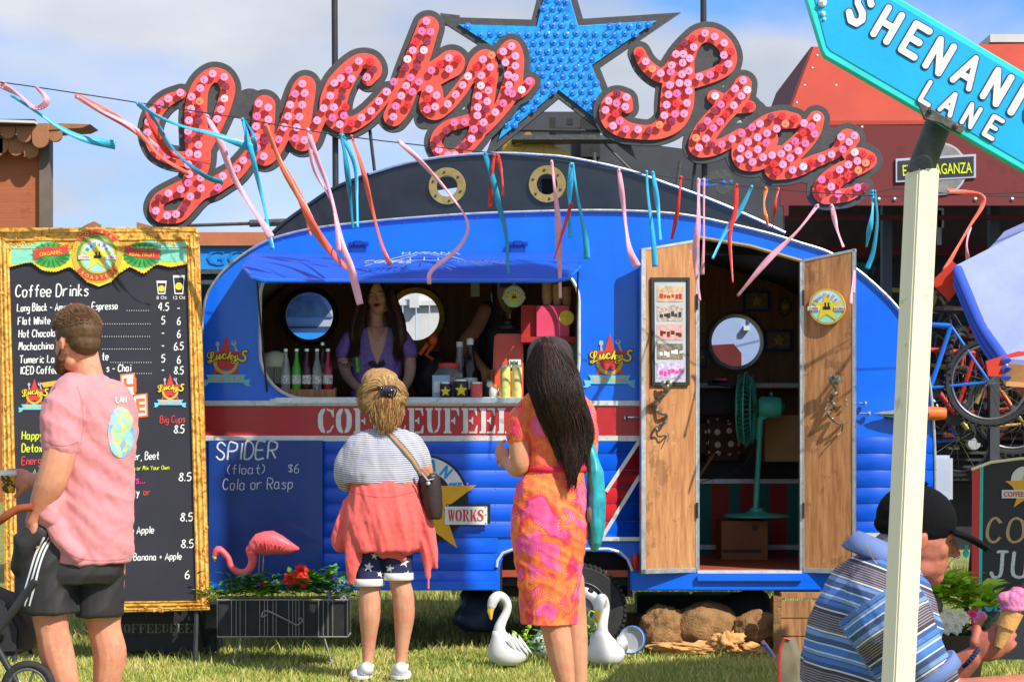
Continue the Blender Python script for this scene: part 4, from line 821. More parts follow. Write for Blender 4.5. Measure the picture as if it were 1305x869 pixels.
DL, dlf = leaf(817, 889, 317, 305, 729, 11.85); DR, drf = leaf(1090, 1022, 317, 331, 729, 11.85)
mb = MB()
for x in (889, 1022): mb.boxp(x-2.5, 306 if x < 900 else 334, x+2.5, 729, YF-.02, .05)
mb.build('door_jamb', 'aluminium', van); mb = MB(); mb.boxp(889, 727, 1022, 732, YF-.03, .1); mb.build('door_threshold', 'white_trim', van)
mb = MB(); p0, p1, p2 = FR.px(890, 303, .01), FR.px(955, 314, .01), FR.px(1021, 333, .01); mb.tube([p0, p1, p2], .012, 6); mb.build('door_lintel', 'brass_paint', van)
mb = MB()
for x, ys in ((888, (385, 650)), (1023, (380, 650))):
    for y in ys: mb.tube([FR.px(x, y-10, .03), FR.px(x, y+10, .03)], .007, 6)
mb.build('door_hinge', 'pole_black', van)
# photo frame on the left leaf
def dpoly(pl, pts): return [pl.uv(*p_) for p_ in pts]
shape('photo_frame', [[(828,354),(877,354),(877,491),(829,491)], [(832,358),(873.5,358),(873.5,487),(833,487)]], DL, .02, 'black_matt', van, z=.022)
shape('photo_mat', [[(831,357),(874,357),(874,488),(832,488)]], DL, .006, 'pale_grey', van, z=.012)
ph = [M('photo_a', RGB(196, 164, 132), .4, var=.45, scale=45), M('photo_b', RGB(176, 160, 150), .4, var=.6, scale=70), M('photo_c', RGB(204, 158, 150), .4, var=.3, scale=40), M('photo_d', RGB(130, 116, 100), .4, var=.6, scale=60), M('photo_e', RGB(190, 176, 210), .4, var=.5, scale=50)]
for i in range(5):
    y = 365+i*24.3; shape('photo', [[(836,y),(869,y),(869,y+20),(836,y+20)]], DL, .001, ph[i], van, z=.0145)
    mb = MB()
    for k in range(6):
        x = 838+k*5+random.uniform(0, 2); yy = y+random.uniform(7, 12); a = DL.px(x, yy, .0155); b = DL.px(x+random.uniform(3, 5), yy+random.uniform(3, 7), .0155); mb.prism([a, Vector((b.x, b.y, a.z)), b, Vector((a.x, a.y, b.z))], (0, .0005, 0))
    mb.build('photo_detail', ['red_panel', 'board_black', 'dark_red', 'print_white', 'print_pink'][i], van)
def snake(pl, pts, hood, nm='snake_hook'):
    mb = MB(); q = crom([(a, b, 0) for a, b in pts], 1.2); n = len(q); s_ = 11.95/F
    mb.tube([pl.px(a[0], a[1], .03+.015*math.sin(i*.5)) for i, a in enumerate(q)], [s_*(3.0-2.3*i/n) for i in range(n)], 7); mb.ball(pl.px(hood[0]-3.2, hood[1], .06), (.021, .009, .030), 10, RY(-18)); mb.ball(pl.px(hood[0]+3.2, hood[1], .06), (.021, .009, .030), 10, RY(18)); mb.ball(pl.px(hood[0], hood[1]+4, .06), (.02, .009, .03), 10); mb.ball(pl.px(hood[0], hood[1]-4, .075), (.011, .018, .014), 8)
    mb.tube([pl.px(hood[0], hood[1]+6, .055), pl.px(*pts[0], k=.03)], .008, 6)
    mb.build(nm, M('old_silver', RGB(140, 134, 122), .35, .7, var=.3, scale=40), van, smooth=True)
snake(DL, [(845,499),(838,508),(832,516),(838,526),(848,530),(842,540),(833,546),(838,556),(850,552),(846,563)], (844,491))
snake(DR, [(1068,500),(1060,508),(1066,517),(1058,527),(1064,536),(1074,540),(1078,536),(1074,548),(1068,558)], (1067,484))
mb = MB(); mb.ball(DR.px(1056,516,.02), .009, 8); mb.ball(DR.px(1079,510,.02), .009, 8); mb.ball(DR.px(1080,516,.02), .008, 8); mb.tube([DR.px(1053,522,.02), DR.px(1058,514,.02)], .005, 6); mb.build('coat_peg', 'chrome', van, smooth=True)
def medallion(pl, cx, cy, r, parent, thick=.012, kk=1.0):
    """round emblem: green and gold ring, white arch with HAVANA, yellow star with a small cup machine, COFFEE / WORKS plates"""
    z = thick
    shape('emblem_disc', [circ(cx, cy, r, 36)], pl, thick, 'print_gold', parent, z=z); shape('emblem_face', [circ(cx, cy, r*.9, 32)], pl, .002, 'print_mint', parent, z=z+.001)
    shape('emblem_arch', [ringarc(cx, cy, r*.45, r*.82, 25, 155, 14)], pl, .002, 'print_white', parent, z=z+.002)
    shape('emblem_star', [star(cx, cy+r*.05, r*.85, r*.36)], pl, .002, 'print_yellow', parent, z=z+.004)
    mb = MB()
    for i, ch in enumerate('HAVANA'):
        a = math.radians(145-22*i); px, py = cx+r*.64*math.cos(a), cy-r*.64*math.sin(a)
        st, _ = glyphs(ch, -r*.06, r*.11, r*.22, .8); ca, sa = math.cos(a-math.pi/2), math.sin(a-math.pi/2)
        for s_ in st: mb.tube([pl.px(px+x*ca+y*sa, py-x*sa+y*ca, z+.006) for x, y in s_], .026*(pl.px(cx+r, cy)-pl.px(cx, cy)).length, 4, flat=.3, fdir=tuple(pl.n))
    mb.build('emblem_lettering', 'print_blue', parent)
    shape('emblem_machine', [[(cx-r*.2,cy+r*.16),(cx+r*.2,cy+r*.16),(cx+r*.2,cy-r*.02),(cx+r*.15,cy-r*.02),(cx+r*.15,cy-r*.22),(cx+r*.07,cy-r*.22),(cx+r*.07,cy),(cx-r*.03,cy),(cx-r*.03,cy-r*.22),(cx-r*.11,cy-r*.22),(cx-r*.11,cy),(cx-r*.2,cy)]], pl, .002, 'print_black', parent, z=z+.0055)
    for s_, w in ((-1, 'COFFEE'), (1, 'WORKS')):
        x0 = cx+s_*r*.72; shape('emblem_plate', [[(x0-r*.33,cy+r*.0),(x0+r*.33,cy+r*.0),(x0+r*.33,cy+r*.22),(x0-r*.33,cy+r*.22)]], pl, .002, 'print_white', parent, z=z+.0065)
        text(w, pl, x0, cy+r*.18, r*.14, 'print_red', parent, z=z+.008, sx=.8 if len(w) > 5 else .95, align='CENTER')
med = thing('round_emblem', 'round yellow star coffee emblem mounted on the right door', 'emblem', tuple(DR.px(1055, 391))); medallion(DR.off(.012), 1055, 391, 23, med, .02)
def logo(pl, cx, cy, s, parent, z=.002):
    """Lucky's hot rod logo: red star, gold script, horseshoe, ribbon, crossed spanner and piston"""
    S = lambda l: [(cx+a*s, cy+b*s) for a, b in l]
    shape('logo_star', [S([(0,-36),(5.5,-16),(25,-16),(12,-3),(18,16),(0,6),(-18,16),(-12,-3),(-25,-16),(-5.5,-16)])], pl, .001, 'print_red', parent, z=z)
    shape('logo_star', [S([(0,-38),(7,-15),(-7,-15)])], pl, .001, 'print_red', parent, z=z+.0008)
    shape('horseshoe', [[(cx+a*s, cy+(b)*s) for a, b in [(math.cos(math.radians(t))*17, -math.sin(math.radians(t))*17-2) for t in range(160, 381, 12)]+[(math.cos(math.radians(t))*12.5, -math.sin(math.radians(t))*12.5-2) for t in range(380, 159, -12)]]], pl, .001, 'print_gold', parent, z=z+.002)
    shape('logo_spanner', [circ(cx+10.5*s, cy-27*s, 3.6*s, 12), circ(cx+10.5*s, cy-28.5*s, 1.7*s, 8)], pl, .001, 'pale_grey', parent, z=z+.001); shape('logo_spanner', [S([(10,-24),(13,-24),(16,-16),(13,-16)])], pl, .001, 'pale_grey', parent, z=z+.001)
    shape('logo_piston', [S([(-14,-24),(-13,-29),(-9,-29),(-8,-24),(-10,-23),(-9,-16),(-12,-16),(-12,-23)])], pl, .001, 'pale_grey', parent, z=z+.001)
    tr = lambda st, dx=0: [[(cx-4*s+(p_[0]-430)*s*.088, cy-6*s+(p_[1]-(165-.24*(p_[0]-430)))*s*.088, p_[2]*s*.088) for p_ in q] for q in st]
    allst = tr(LUCKY); sst = [[(cx+a*s, cy+b*s, 1.5*s) for a, b in [(28,-16),(24,-16),(23,-12),(26,-9),(26,-5),(22,-3),(18,-5)]]]
    shape('logo_script_edge', outline(allst+sst, .75*s, .35*s), pl, .001, 'print_black', parent, z=z+.003); shape('logo_script', outline(allst+sst, -.15*s, .35*s), pl, .001, 'print_yellow', parent, z=z+.004)
    shape('logo_ribbon', [S([(-27,15),(27,15),(24,20),(27,26),(-27,26),(-24,20)])], pl, .001, 'print_skyblue', parent, z=z+.002)
    shape('logo_ribbon', [S([(25,22),(33,21),(31,28),(34,30),(29,31),(24,28)]), ], pl, .001, 'print_skyblue', parent, z=z+.001); shape('logo_ribbon', [S([(-25,22),(-33,21),(-31,28),(-34,30),(-29,31),(-24,28)])], pl, .001, 'print_skyblue', parent, z=z+.001)
    for i in range(11):
        if i != 5: x_ = cx+(-20+i*4)*s; shape('logo_ribbon_print', [[(x_-1.2*s, cy+18*s), (x_+1.2*s, cy+18*s), (x_+1.2*s, cy+(23.4 if i % 2 else 22.6)*s), (x_-1.2*s, cy+23.4*s)]], pl, .001, 'print_gold', parent, z=z+.0035)
logo(FR, 288, 463, .95, van); logo(FR, 777, 463, 1.0, van)
# big star badge by the striped customer
BS = FR.off(.027)
hv = thing('star_plaque', 'large cut-out gold star plaque with white HAVANA arch on the caravan side', 'sign', tuple(BS.px(545, 640)))
shape('badge_disc', [circ(540, 636, 57, 40)], BS, .006, 'print_black', hv, z=.006); shape('badge_arch', [ringarc(540, 636, 36, 54, 12, 168, 30)], BS, .004, 'print_white', hv, z=.011)
for i, ch in enumerate('HAVANA'):
    a = math.radians(156-26.5*i); px, py = 540+45*math.cos(a), 636-45*math.sin(a); st, _ = glyphs(ch, -4.3, 6.5, 13, 1.2); ca, sa = math.cos(a-math.pi/2), math.sin(a-math.pi/2)
    shape('badge_letter', outline([[(px+x*ca+y*sa, py-x*sa+y*ca, 1.5) for x, y in s_] for s_ in st], 0, .4, smooth=False), BS, .003, 'print_blue', hv, z=.014)
shape('badge_star', [star(540, 641, 71, 27, 91)], BS, .008, 'star_gold', hv, z=.022)
shape('badge_machine', [[(518,660),(563,660),(563,645),(557,645),(557,628),(550,622),(544,628),(544,645),(537,645),(537,622),(530,616),(523,622),(523,645),(518,645)], [(528,650),(537,650),(537,653),(528,653)], [(546,650),(556,650),(556,653),(546,653)]], BS, .004, 'print_black', hv, z=.026)
for x0, w in ((462, 'COFFEE'), (567, 'WORKS')):
    shape('badge_plate_back', [[(x0+2,642),(x0+58,642),(x0+58,667),(x0+2,667)]], BS, .004, 'print_black', hv, z=.026); shape('badge_plate', [[(x0,645),(x0+54,645),(x0+54,668),(x0,668)]], BS, .004, 'print_white', hv, z=.030)
    n_w = len(w); stencil(w, BS.off(.032), x0+4, 664, 7.6 if n_w > 5 else 8.4, 15, 46.5/n_w, 'print_red', hv, z=0, dep=.002)
for x, y in ((583,617),(596,616),(571,644),(619,645),(619,655),(619,666)):
    mb = MB(); mb.ball(BS.px(x, y, .03), .006, 6); mb.build('bolt', 'chrome', hv, smooth=True)
# marker lamp / nose cone on the right side, door latches, gutter
c0 = FR.px(1112, 527, .05); s_ = 12/F
tl = thing('torpedo_lamp', 'chrome torpedo shaped lamp with orange tip on the right end of the caravan', 'lamp', tuple(c0)); mb = MB()
pr_ = [(.002, 0), (.014, 8*s_), (.027, 25*s_), (.036, 45*s_), (.042, 68*s_)]; mb.lathe(pr_, c0, 16, RY(90)); mb.build('lamp_body', 'chrome', tl, smooth=True)
mb = MB(); mb.lathe([(.042, 68*s_), (.040, 80*s_), (.034, 90*s_), (.03, 91*s_)], c0, 16, RY(90)); mb.build('lamp_tip', 'print_orange', tl, smooth=True)
mb = MB(); mb.box(FR.px(1140, 531, .02), (.1, .05, .03)); mb.build('lamp_bracket', 'steel_dark', tl)
for x0, x1, y in ((797, 816, 532), (1094, 1106, 527), (1094, 1101, 514)):
    mb = MB(); mb.tube([FR.px(x0 if x0 < 900 else x1, y, .035), FR.px(x1 if x0 < 900 else x0, y, .03)], .006, 6); mb.ball(FR.px(x0 if x0 < 900 else x1, y, .03), .016, 8); mb.build('door_catch', 'chrome', van, smooth=True)
# black clerestory with brass portholes and white gutter
YR = 12.35; CR = PL(YR)
arc_t = [(345,300),(362,284),(401,256),(428,239),(470,222.5),(520,208),(580,199),(640,196),(685,198),(728,202),(798,217),(850,235),(900,253),(950,274),(1000,297)]
cl = thing('clerestory', 'black curved clerestory with two brass portholes on the caravan roof', 'roof lantern', tuple(CR.px(665, 270)))
shape('clerestory_wall', [arc_t+[(1000,325),(345,325)], circ(569.7, 238, 13.5, 28), circ(697, 235.5, 13.5, 28)], CR, .03, 'black_gloss', cl)
mb = MB(); ap = [CR.px(*p_) for p_ in arc_t]; vs = ap+[p_+Vector((0, 1.5, 0)) for p_ in ap]; n_ = len(ap); mb.add(vs, [(i, i+1, n_+i+1, n_+i) for i in range(n_-1)]); mb.build('clerestory_roof', 'slate', cl, smooth=True)
mb = MB(); mb.tube([tuple(q) for q in cr3([CR.px(*p_, k=.02) for p_ in arc_t[4:]], 3)], .009, 6); mb.build('gutter', 'aluminium', cl, smooth=True)
mb = MB(); mb.tube([tuple(q) for q in cr3([CR.px(*p_, k=.02) for p_ in arc_t[:5]], 3)], .010, 6); mb.build('gutter_end', 'pole_black', cl, smooth=True)
for cx, cy in ((569.7, 238), (697, 235.5)):
    mb = MB(); s_ = YR/F; mb.lathe([(13*s_, .01), (13.5*s_, .02), (23*s_, .022), (24*s_, .012), (24*s_, 0), (13*s_, 0), (13*s_, .01)], CR.px(cx, cy), 36, RX(90)); po = mb.build('porthole', 'brass_paint', cl, smooth=True)
    mb = MB(); mb.lathe([(14*s_, 0), (14*s_, .005)], CR.px(cx, cy)+Vector((0, .01, 0)), 24, RX(90)); mb.build('pane', 'glass', po)
    mb = MB()
    for k in range(6): a = math.radians(60*k+20); mb.ball(CR.px(cx+18.5*math.cos(a), cy+18.5*math.sin(a), .024), .008, 6)
    mb.build('bolt', 'steel_dark', po)
mb = MB(); mb.boxp(690, 228, 712, 250, YR+.6, .05); mb.build('roof_hatch', 'pale_grey', cl)
# ---------------------------------------------------------------- ground and grass
mb = MB(); n_ = 40; vs = []; fs = []
for j in range(n_+1):
    for i in range(n_+1):
        x = -8+16*i/n_; y = 4+16*j/n_; vs.append((x, y, .015*noise.noise((x*.8, y*.8, 0))-.02))
fs = [(j*(n_+1)+i, j*(n_+1)+i+1, (j+1)*(n_+1)+i+1, (j+1)*(n_+1)+i) for j in range(n_) for i in range(n_)]
mb.add(vs, fs); mb.build('ground', 'grass_soil', kind='structure', smooth=True)
mb = MB()
R_ = 1500; a = -.06; mb.add([(-R_,-R_,a),(R_,-R_,a),(R_,R_,a),(-R_,R_,a)], [(0,1,2,3)]); mb.build('field', 'grass_soil', kind='structure')
def blades(n, x0, x1, y0, y1, h0, h1, seed, avoid=None, mask=None):
    rg = np.random.default_rng(seed); x = rg.uniform(x0, x1, n); y = rg.uniform(y0, y1, n); hh = rg.uniform(h0, h1, n)*(1+.8*(rg.random(n) < .06)); an = rg.uniform(0, 6.283, n); ln = rg.uniform(.1, .75, n)*hh; w = rg.uniform(.0018, .004, n)
    pz = np.array([noise.noise((a*.8, b*.8, 0)) for a, b in zip(x, y)]); cl = np.array([noise.noise((a*2.3, b*2.3, 3)) for a, b in zip(x, y)]); hh *= (1+.5*cl)*np.where(cl > .22, .45, 1); z = .015*pz-.022
    la = an+rg.uniform(-1, 1, n); dx, dy = np.cos(an)*w, np.sin(an)*w; lx, ly = np.cos(la)*ln, np.sin(la)*ln
    V = np.stack([np.stack([x-dx, y-dy, z], 1), np.stack([x+dx, y+dy, z], 1), np.stack([x-dx*.8+lx*.35, y-dy*.8+ly*.35, z+hh*.6], 1), np.stack([x+dx*.8+lx*.35, y+dy*.8+ly*.35, z+hh*.6], 1), np.stack([x+lx, y+ly, z+hh], 1)], 1).reshape(-1, 3)
    b = np.arange(n)[:, None]*5; Fq = np.concatenate([b+0, b+1, b+3, b+2], 1); Ft = np.concatenate([b+2, b+3, b+4], 1)
    me = bpy.data.meshes.new('grass'); me.vertices.add(len(V)); me.vertices.foreach_set('co', V.ravel().astype(np.float32))
    me.loops.add(n*7); me.polygons.add(n*2); lp = np.concatenate([Fq, Ft], 1).ravel(); me.loops.foreach_set('vertex_index', lp.astype(np.int32))
    ls = np.stack([np.arange(n)*7, np.arange(n)*7+4], 1).ravel(); me.polygons.foreach_set('loop_start', ls.astype(np.int32))
    try: me.polygons.foreach_set('loop_total', np.tile([4, 3], n).astype(np.int32))
    except Exception: pass
    me.update(calc_edges=True); me.validate(); return me
gm = M('grass_mix', RGB(150, 156, 72), .55, var=.3, scale=4); N, L, B = nodes(gm); g = N.new('ShaderNodeNewGeometry'); r = N.new('ShaderNodeValToRGB'); e = r.color_ramp.elements
e[0].color = RGB(104, 132, 48); e[1].color = RGB(222, 204, 140); q = e.new(.45); q.color = RGB(158, 170, 74); q = e.new(.75); q.color = RGB(196, 184, 104)
nz = N.new('ShaderNodeTexNoise'); nz.inputs['Scale'].default_value = 1.7; nz.inputs['Detail'].default_value = 3; L.new(g.outputs['Position'], nz.inputs[0])
L.new(mth(N, L, 'ADD', mth(N, L, 'MULTIPLY', g.outputs['Random Per Island'], .7), mth(N, L, 'SUBTRACT', mth(N, L, 'MULTIPLY', nz.outputs[0], 1.1), .4)), r.inputs[0]); L.new(r.outputs[0], B.inputs['Base Color'])
for nm, me in (('grass', blades(78000, -3.3, 3.5, 10.0, 12.3, .014, .05, 1)), ('grass', blades(26000, -3.6, 3.8, 12.3, 15.5, .03, .08, 2)), ('grass', blades(22000, -3.5, 4.5, 15.5, 22, .05, .12, 3)), ('grass', blades(16000, -3.0, 3.2, 6, 10.0, .03, .07, 4))):
    tag(link_mesh('grass', me, 'grass_mix'), 'short patchy green and straw coloured grass around the caravan', 'grass', kind='stuff')
# ---------------------------------------------------------------- left: shingled hut, blue trailer
hut = thing('shingled_hut', 'orange brown hut with scalloped shingles and grey corner post at the far left', 'hut', tuple(P(-20, 620, 15)))
mb = MB(); mb.boxp(-160, 188, 50, 640, 15, .2); mb.build('wall', 'brown_wall', hut)
mb = MB(); mb.boxp(50, 170, 63, 640, 14.96, .12); mb.build('corner_post', 'grey_post', hut)
mb = MB(); mb.prism([P(-160, 147, 14.7), P(44, 154, 14.7), P(44, 157, 14.7), P(-160, 151, 14.7)], (0, .6, 0)); mb.build('roof', 'white_board', hut)
mb = MB(); mb.boxp(-160, 152, 44, 160, 14.75, .05); mb.build('fascia', 'dark_red', hut)
def shingle(cx, y0, y1, w, Y): 
    pts = [(cx-w, y0), (cx+w, y0)]+[(cx+w*math.cos(math.radians(a)), y1-w+w*math.sin(math.radians(a))) for a in range(0, 181, 20)]
    shape('shingle', [pts], PL(Y), .03, 'brown_shingle', hut, bevel=.003)
for i in range(10): shingle(14-i*19.5+ -19.5, 176, 200+(-1)**i, 9.6, 14.86)
for i, cx in enumerate((1, 20, 39)): shingle(cx, 172, 196+i*3, 9.6, 14.86)
for i in range(9): shingle(10-i*19, 157, 177+random.uniform(-1, 1), 9.6, 14.80)
shingle(31, 157, 182, 9.8, 14.80); shingle(51, 157, 189, 10.5, 14.79); shingle(70, 157, 181, 9, 14.81)
mb = MB(); mb.prism([P(60, 157, 14.8), P(115, 158.5, 14.8), P(105, 163, 14.8), P(60, 166, 14.8)], (0, .3, 0)); mb.build('eave_end', 'brown_shingle', hut)
tr = thing('blue_trailer', 'bright blue trailer with faint lettering and brown roof board behind the gold framed menu', 'trailer', tuple(P(240, 640, 17)))
mb = MB(); mb.boxp(60, 313, 420, 343, 17, 2); mb.boxp(60, 424, 460, 440, 17.01, 2); mb.build('body', M('trailer_blue', RGB(30, 140, 225), .5, var=.04), tr)
mb = MB(); mb.boxp(60, 296, 345, 313, 16.95, 2.2); mb.build('roof_board', M('trailer_brown', RGB(184, 112, 78), .6), tr)
mb = MB(); mb.prism([P(174, 283, 17), P(200, 290, 17), P(174, 290, 17)], (0, .3, 0)); mb.prism([P(108, 287, 17), P(120, 282, 17), P(120, 290, 17), P(104, 290, 17)], (0, .3, 0)); mb.build('roof_prow', 'brown_shingle', tr)
mb = MB(); mb.boxp(60, 343, 340, 349, 16.97, .3); mb.boxp(60, 357, 330, 362, 16.97, .2); mb.build('rail', 'steel_dark', tr)
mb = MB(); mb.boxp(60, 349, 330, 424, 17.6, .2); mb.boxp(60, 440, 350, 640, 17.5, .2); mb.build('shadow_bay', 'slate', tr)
text('GC', PL(16.99), 262, 338, 20, M('trailer_letter', RGB(24, 118, 200), .5), tr, sx=1.3)
mb = MB(); mb.tube([P(196, 289, 14.3), P(318, 285, 14.3)], .012, 8); mb.tube([P(318, 285, 14.3), P(372, 283, 14.3)], .026, 8); tag(mb.build('awning_pole', 'steel_dark'), 'grey telescopic pole lying between the menu board and the caravan roof', 'pole')
# things behind, seen through the portholes
vn = thing('white_van', 'silver white van parked behind, seen through the left porthole', 'van', tuple(P(395, 520, 19)))
mb = MB(); mb.prism([P(330, 428, 19), P(330, 372, 19), P(420, 372, 19), P(440, 402, 19), P(470, 406, 19), P(470, 428, 19)], (0, 1.8, 0)); mb.boxp(330, 428, 475, 560, 19, 1.8); mb.build('body', 'pale_grey', vn, bevel=.02)
mb = MB(); mb.prism([P(338, 404, 18.98), P(340, 378, 18.98), P(408, 378, 18.98), P(424, 404, 18.98)], (0, .02, 0)); mb.build('window', M('van_window', RGB(128, 134, 138), .25, var=.4, scale=9), vn)  # pale grey speckle painted in as the reflection on the glass
mb = MB(); mb.boxp(330, 416, 470, 418, 18.96, .03); mb.build('side_stripe', 'steel_dark', vn)
fe = thing('board_fence', 'white vertical board fence seen through the brass porthole', 'fence', tuple(P(530, 600, 18)))
for i in range(9):
    mb = MB(); x = 480+i*17; mb.boxp(x, 360+random.uniform(-1, 1), x+15.6, 600, 18+random.uniform(0, .02), .03); mb.build('board', 'white_board', fe)
mb = MB(); mb.boxp(478, 383, 640, 389, 17.95, .05); mb.boxp(522, 372, 534, 392, 17.92, .05); mb.build('rail', 'white_board', fe)
vt = thing('pale_truck', 'pale blue grey truck parked behind, seen through the doorway porthole', 'truck', tuple(P(940, 520, 15.0)))
mb = MB(); mb.boxp(860, 392, 950, 560, 15.0, .6); mb.prism([P(950, 420, 15.0), P(966, 398, 15.0), P(1010, 396, 15.0), P(1010, 560, 15.0), P(950, 560, 15.0)], (0, .6, 0)); mb.build('body', M('truck_blue', RGB(150, 172, 212), .4, var=.05), vt)
mb = MB(); mb.prism([P(895, 470, 14.98), P(900, 440, 14.98), P(935, 438, 14.98), P(945, 450, 14.98), P(945, 470, 14.98)], (0, .02, 0)); mb.build('cargo', 'dark_red', vt)
mb = MB(); mb.boxp(948, 415, 955, 421, 14.95, .05); mb.build('marker', 'white_board', vt)
# dark truck with brass tray behind the star
tk = thing('dark_food_truck', 'dark grey truck bodies with a brass tray behind the blue star', 'truck', tuple(P(800, 600, 17)))
mb = MB(); mb.boxp(630, 142, 748, 240, 21.0, 2.5); mb.build('cab', 'slate', tk, bevel=.03)
mb = MB(); mb.prism([P(655, 186, 20.8), P(780, 178, 20.8), P(830, 184, 20.8), P(1015, 209, 20.8), P(1015, 560, 20.8), P(655, 560, 20.8)], (0, 2.4, 0)); mb.build('body', 'slate', tk, bevel=.02)
mb = MB(); mb.boxp(740, 150, 765, 200, 20.7, .1); mb.boxp(700, 150, 708, 172, 20.75, .05); mb.boxp(722, 151, 730, 159, 20.75, .05); mb.boxp(704, 163, 745, 170, 20.72, .05); mb.build('fittings', 'black_matt', tk)
mb = MB(); mb.prism([P(640, 183, 20.3), P(655, 172, 20.3), P(690, 178, 20.3), P(728, 196, 20.3), P(728, 203, 20.3), P(690, 201, 20.3), P(640, 200, 20.3)], (0, .5, .04)); mb.prism([P(655, 186, 20.2), P(673, 165, 20.2), P(682, 176, 20.2)], (0, .3, 0)); mb.build('brass_tray', 'brass', tk, bevel=.01)
mb = MB(); mb.boxp(652, 172, 800, 178, 20.0, .3); mb.tube([P(765, 178, 20.1), P(812, 225, 20.1)], .012, 6); mb.tube([P(867, 205, 20.1), P(860, 250, 20.1)], .02, 6); mb.tube([P(758, 210, 20.0), P(757, 195, 20.0)], .02, 6); mb.build('rack', 'steel_dark', tk)
shape('scroll_bracket', outline([[(905,225,5),(922,222,6),(930,232,6),(922,243,5),(915,240,4)]], 0, .8), PL(20.2), .03, 'steel_dark', tk)
mb = MB(); mb.tube([P(898, 237, 12.2), P(925, 233, 12.2)], .004, 6); mb.box(P(897, 233, 12.6), (.05, .05, .045)); mb.ball(P(931, 232, 12.2), .012, 6); mb.ball(P(922, 233, 12.2), .016, 6); tag(mb.build('rope_clamp', 'bike_blue'), 'blue rope clamp tied round the right sign pole', 'clamp')
# ---------------------------------------------------------------- right: red stall, its rack of bicycles
stl = thing('red_stall', 'red stall with sloping roof and dark red front board carrying a black EXTRAVAGANZA sign', 'stall', tuple(P(1200, 640, 15.5)))
YV = 14.6; V_ = PL(YV)
shape('roof_panel', [[V_.uv(1000, 160), V_.uv(1004, 154), V_.uv(1600, 154), V_.uv(1600, 160)]], V_, .03, 'red_roof', stl, inpx=False)
mb = MB(); a, b, c_, d = P(1001, 158, 14.6), P(1600, 158, 14.6), P(1600, 52, 15.15), P(1037, 60, 15.15); mb.prism([a, b, c_, d], (0, .04, -.02)); mb.build('roof_slope', 'red_roof', stl)
mb = MB(); mb.prism([a, d, d+Vector((0, 2, 0)), a+Vector((0, 2, 0))], (-.02, 0, 0)); mb.build('roof_side', 'dark_red', stl)
shape('front_board', [[(996,160),(1600,156),(1600,262),(1005,262),(1005,275),(999,275),(999,263),(994,262)]], V_, .03, 'red_valance', stl)
mb = MB()
for x in (1042, 1075, 1120, 1140, 1170, 1243, 1290): mb.ball(V_.px(x, 254, .002), .016, 6)
for x, y in ((1041,72),(1035,88),(1025,110),(1015,132),(1065,110),(1040,164),(1098,163)): mb.ball(P(x, y, 14.62+(158-y)/98*.55)+Vector((0, -.02, 0)), .012, 6)
tag(mb.build('rivets', 'aluminium', stl), kind='stuff')
shape('sign_board', [[(1141,203),(1243,197),(1243,227),(1141,233)]], V_, .02, 'pale_grey', stl, z=.02); shape('sign_face', [[(1143.5,206),(1240,200),(1240,224.5),(1143.5,230)]], V_, .004, 'vinyl_dark', stl, z=.022)
shape('sign_disc', [circ(1198, 216, 38*.0+34, 32)], V_, .015, 'pale_grey', stl, z=.012); shape('sign_disc_face', [circ(1198, 216, 31.5, 32)], V_, .004, M('disc_brown', RGB(128, 124, 120), .6, var=.3, scale=20), stl, z=.015)
shape('sign_face', [[(1143.5,206),(1240,200),(1240,224.5),(1143.5,230)]], V_, .004, 'board_black', stl, z=.026)
text('EXTRAVAGANZA', V_, 1149, 225, 14, 'print_lime', stl, z=.030, sx=.58, rot=2.5, bold=.01); 
mb = MB(); mb.add([P(1001, 158, 14.62), P(1600, 158, 14.62), P(1600, 158, 14.62)+Vector((0, 3, .1)), P(1001, 158, 14.62)+Vector((0, 3, .1))], [(0, 1, 2, 3)]); mb.build('ceiling', 'dark_red', stl); mb = MB(); mb.prism([P(1600, 262, 14.7), P(1600, 262, 14.7)+Vector((0, 2.6, 0)), Vector((P(1600, 262, 14.7).x, 17.3, 0)), Vector((P(1600, 262, 14.7).x, 14.7, 0))], (.05, 0, 0)); mb.build('end_wall', 'dark_red', stl)
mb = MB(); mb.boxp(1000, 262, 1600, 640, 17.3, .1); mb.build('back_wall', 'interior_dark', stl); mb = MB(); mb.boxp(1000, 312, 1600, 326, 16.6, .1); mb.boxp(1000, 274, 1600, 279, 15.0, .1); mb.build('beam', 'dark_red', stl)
for x0, x1 in ((1125, 1137), (1262, 1274)): mb = MB(); mb.boxp(x0, 262, x1, 600, 15.2, .1); mb.build('post', 'slate', stl)
mb = MB(); mb.boxp(1195, 268, 1200, 312, 16, .03); mb.boxp(1192, 265, 1203, 290, 16, .03); mb.build('tag_board', 'pale_grey', stl)
mb = MB(); mb.boxp(1085, 330, 1600, 420, 17.1, .1); mb.build('blue_screen', M('dark_blue', RGB(22, 34, 52), .5), stl); mb = MB(); mb.boxp(1180, 396, 1600, 399, 16.4, .05); mb.build('rail', 'pale_grey', stl)
mb = MB(); mb.boxp(1060, 335, 1106, 400, 16.9, .1); mb.build('green_screen', 'teal_panel', stl)
mb = MB(); mb.boxp(1262, 44, 1600, 54, 15.6, .6); mb.build('roof_cap', 'white_board', stl)
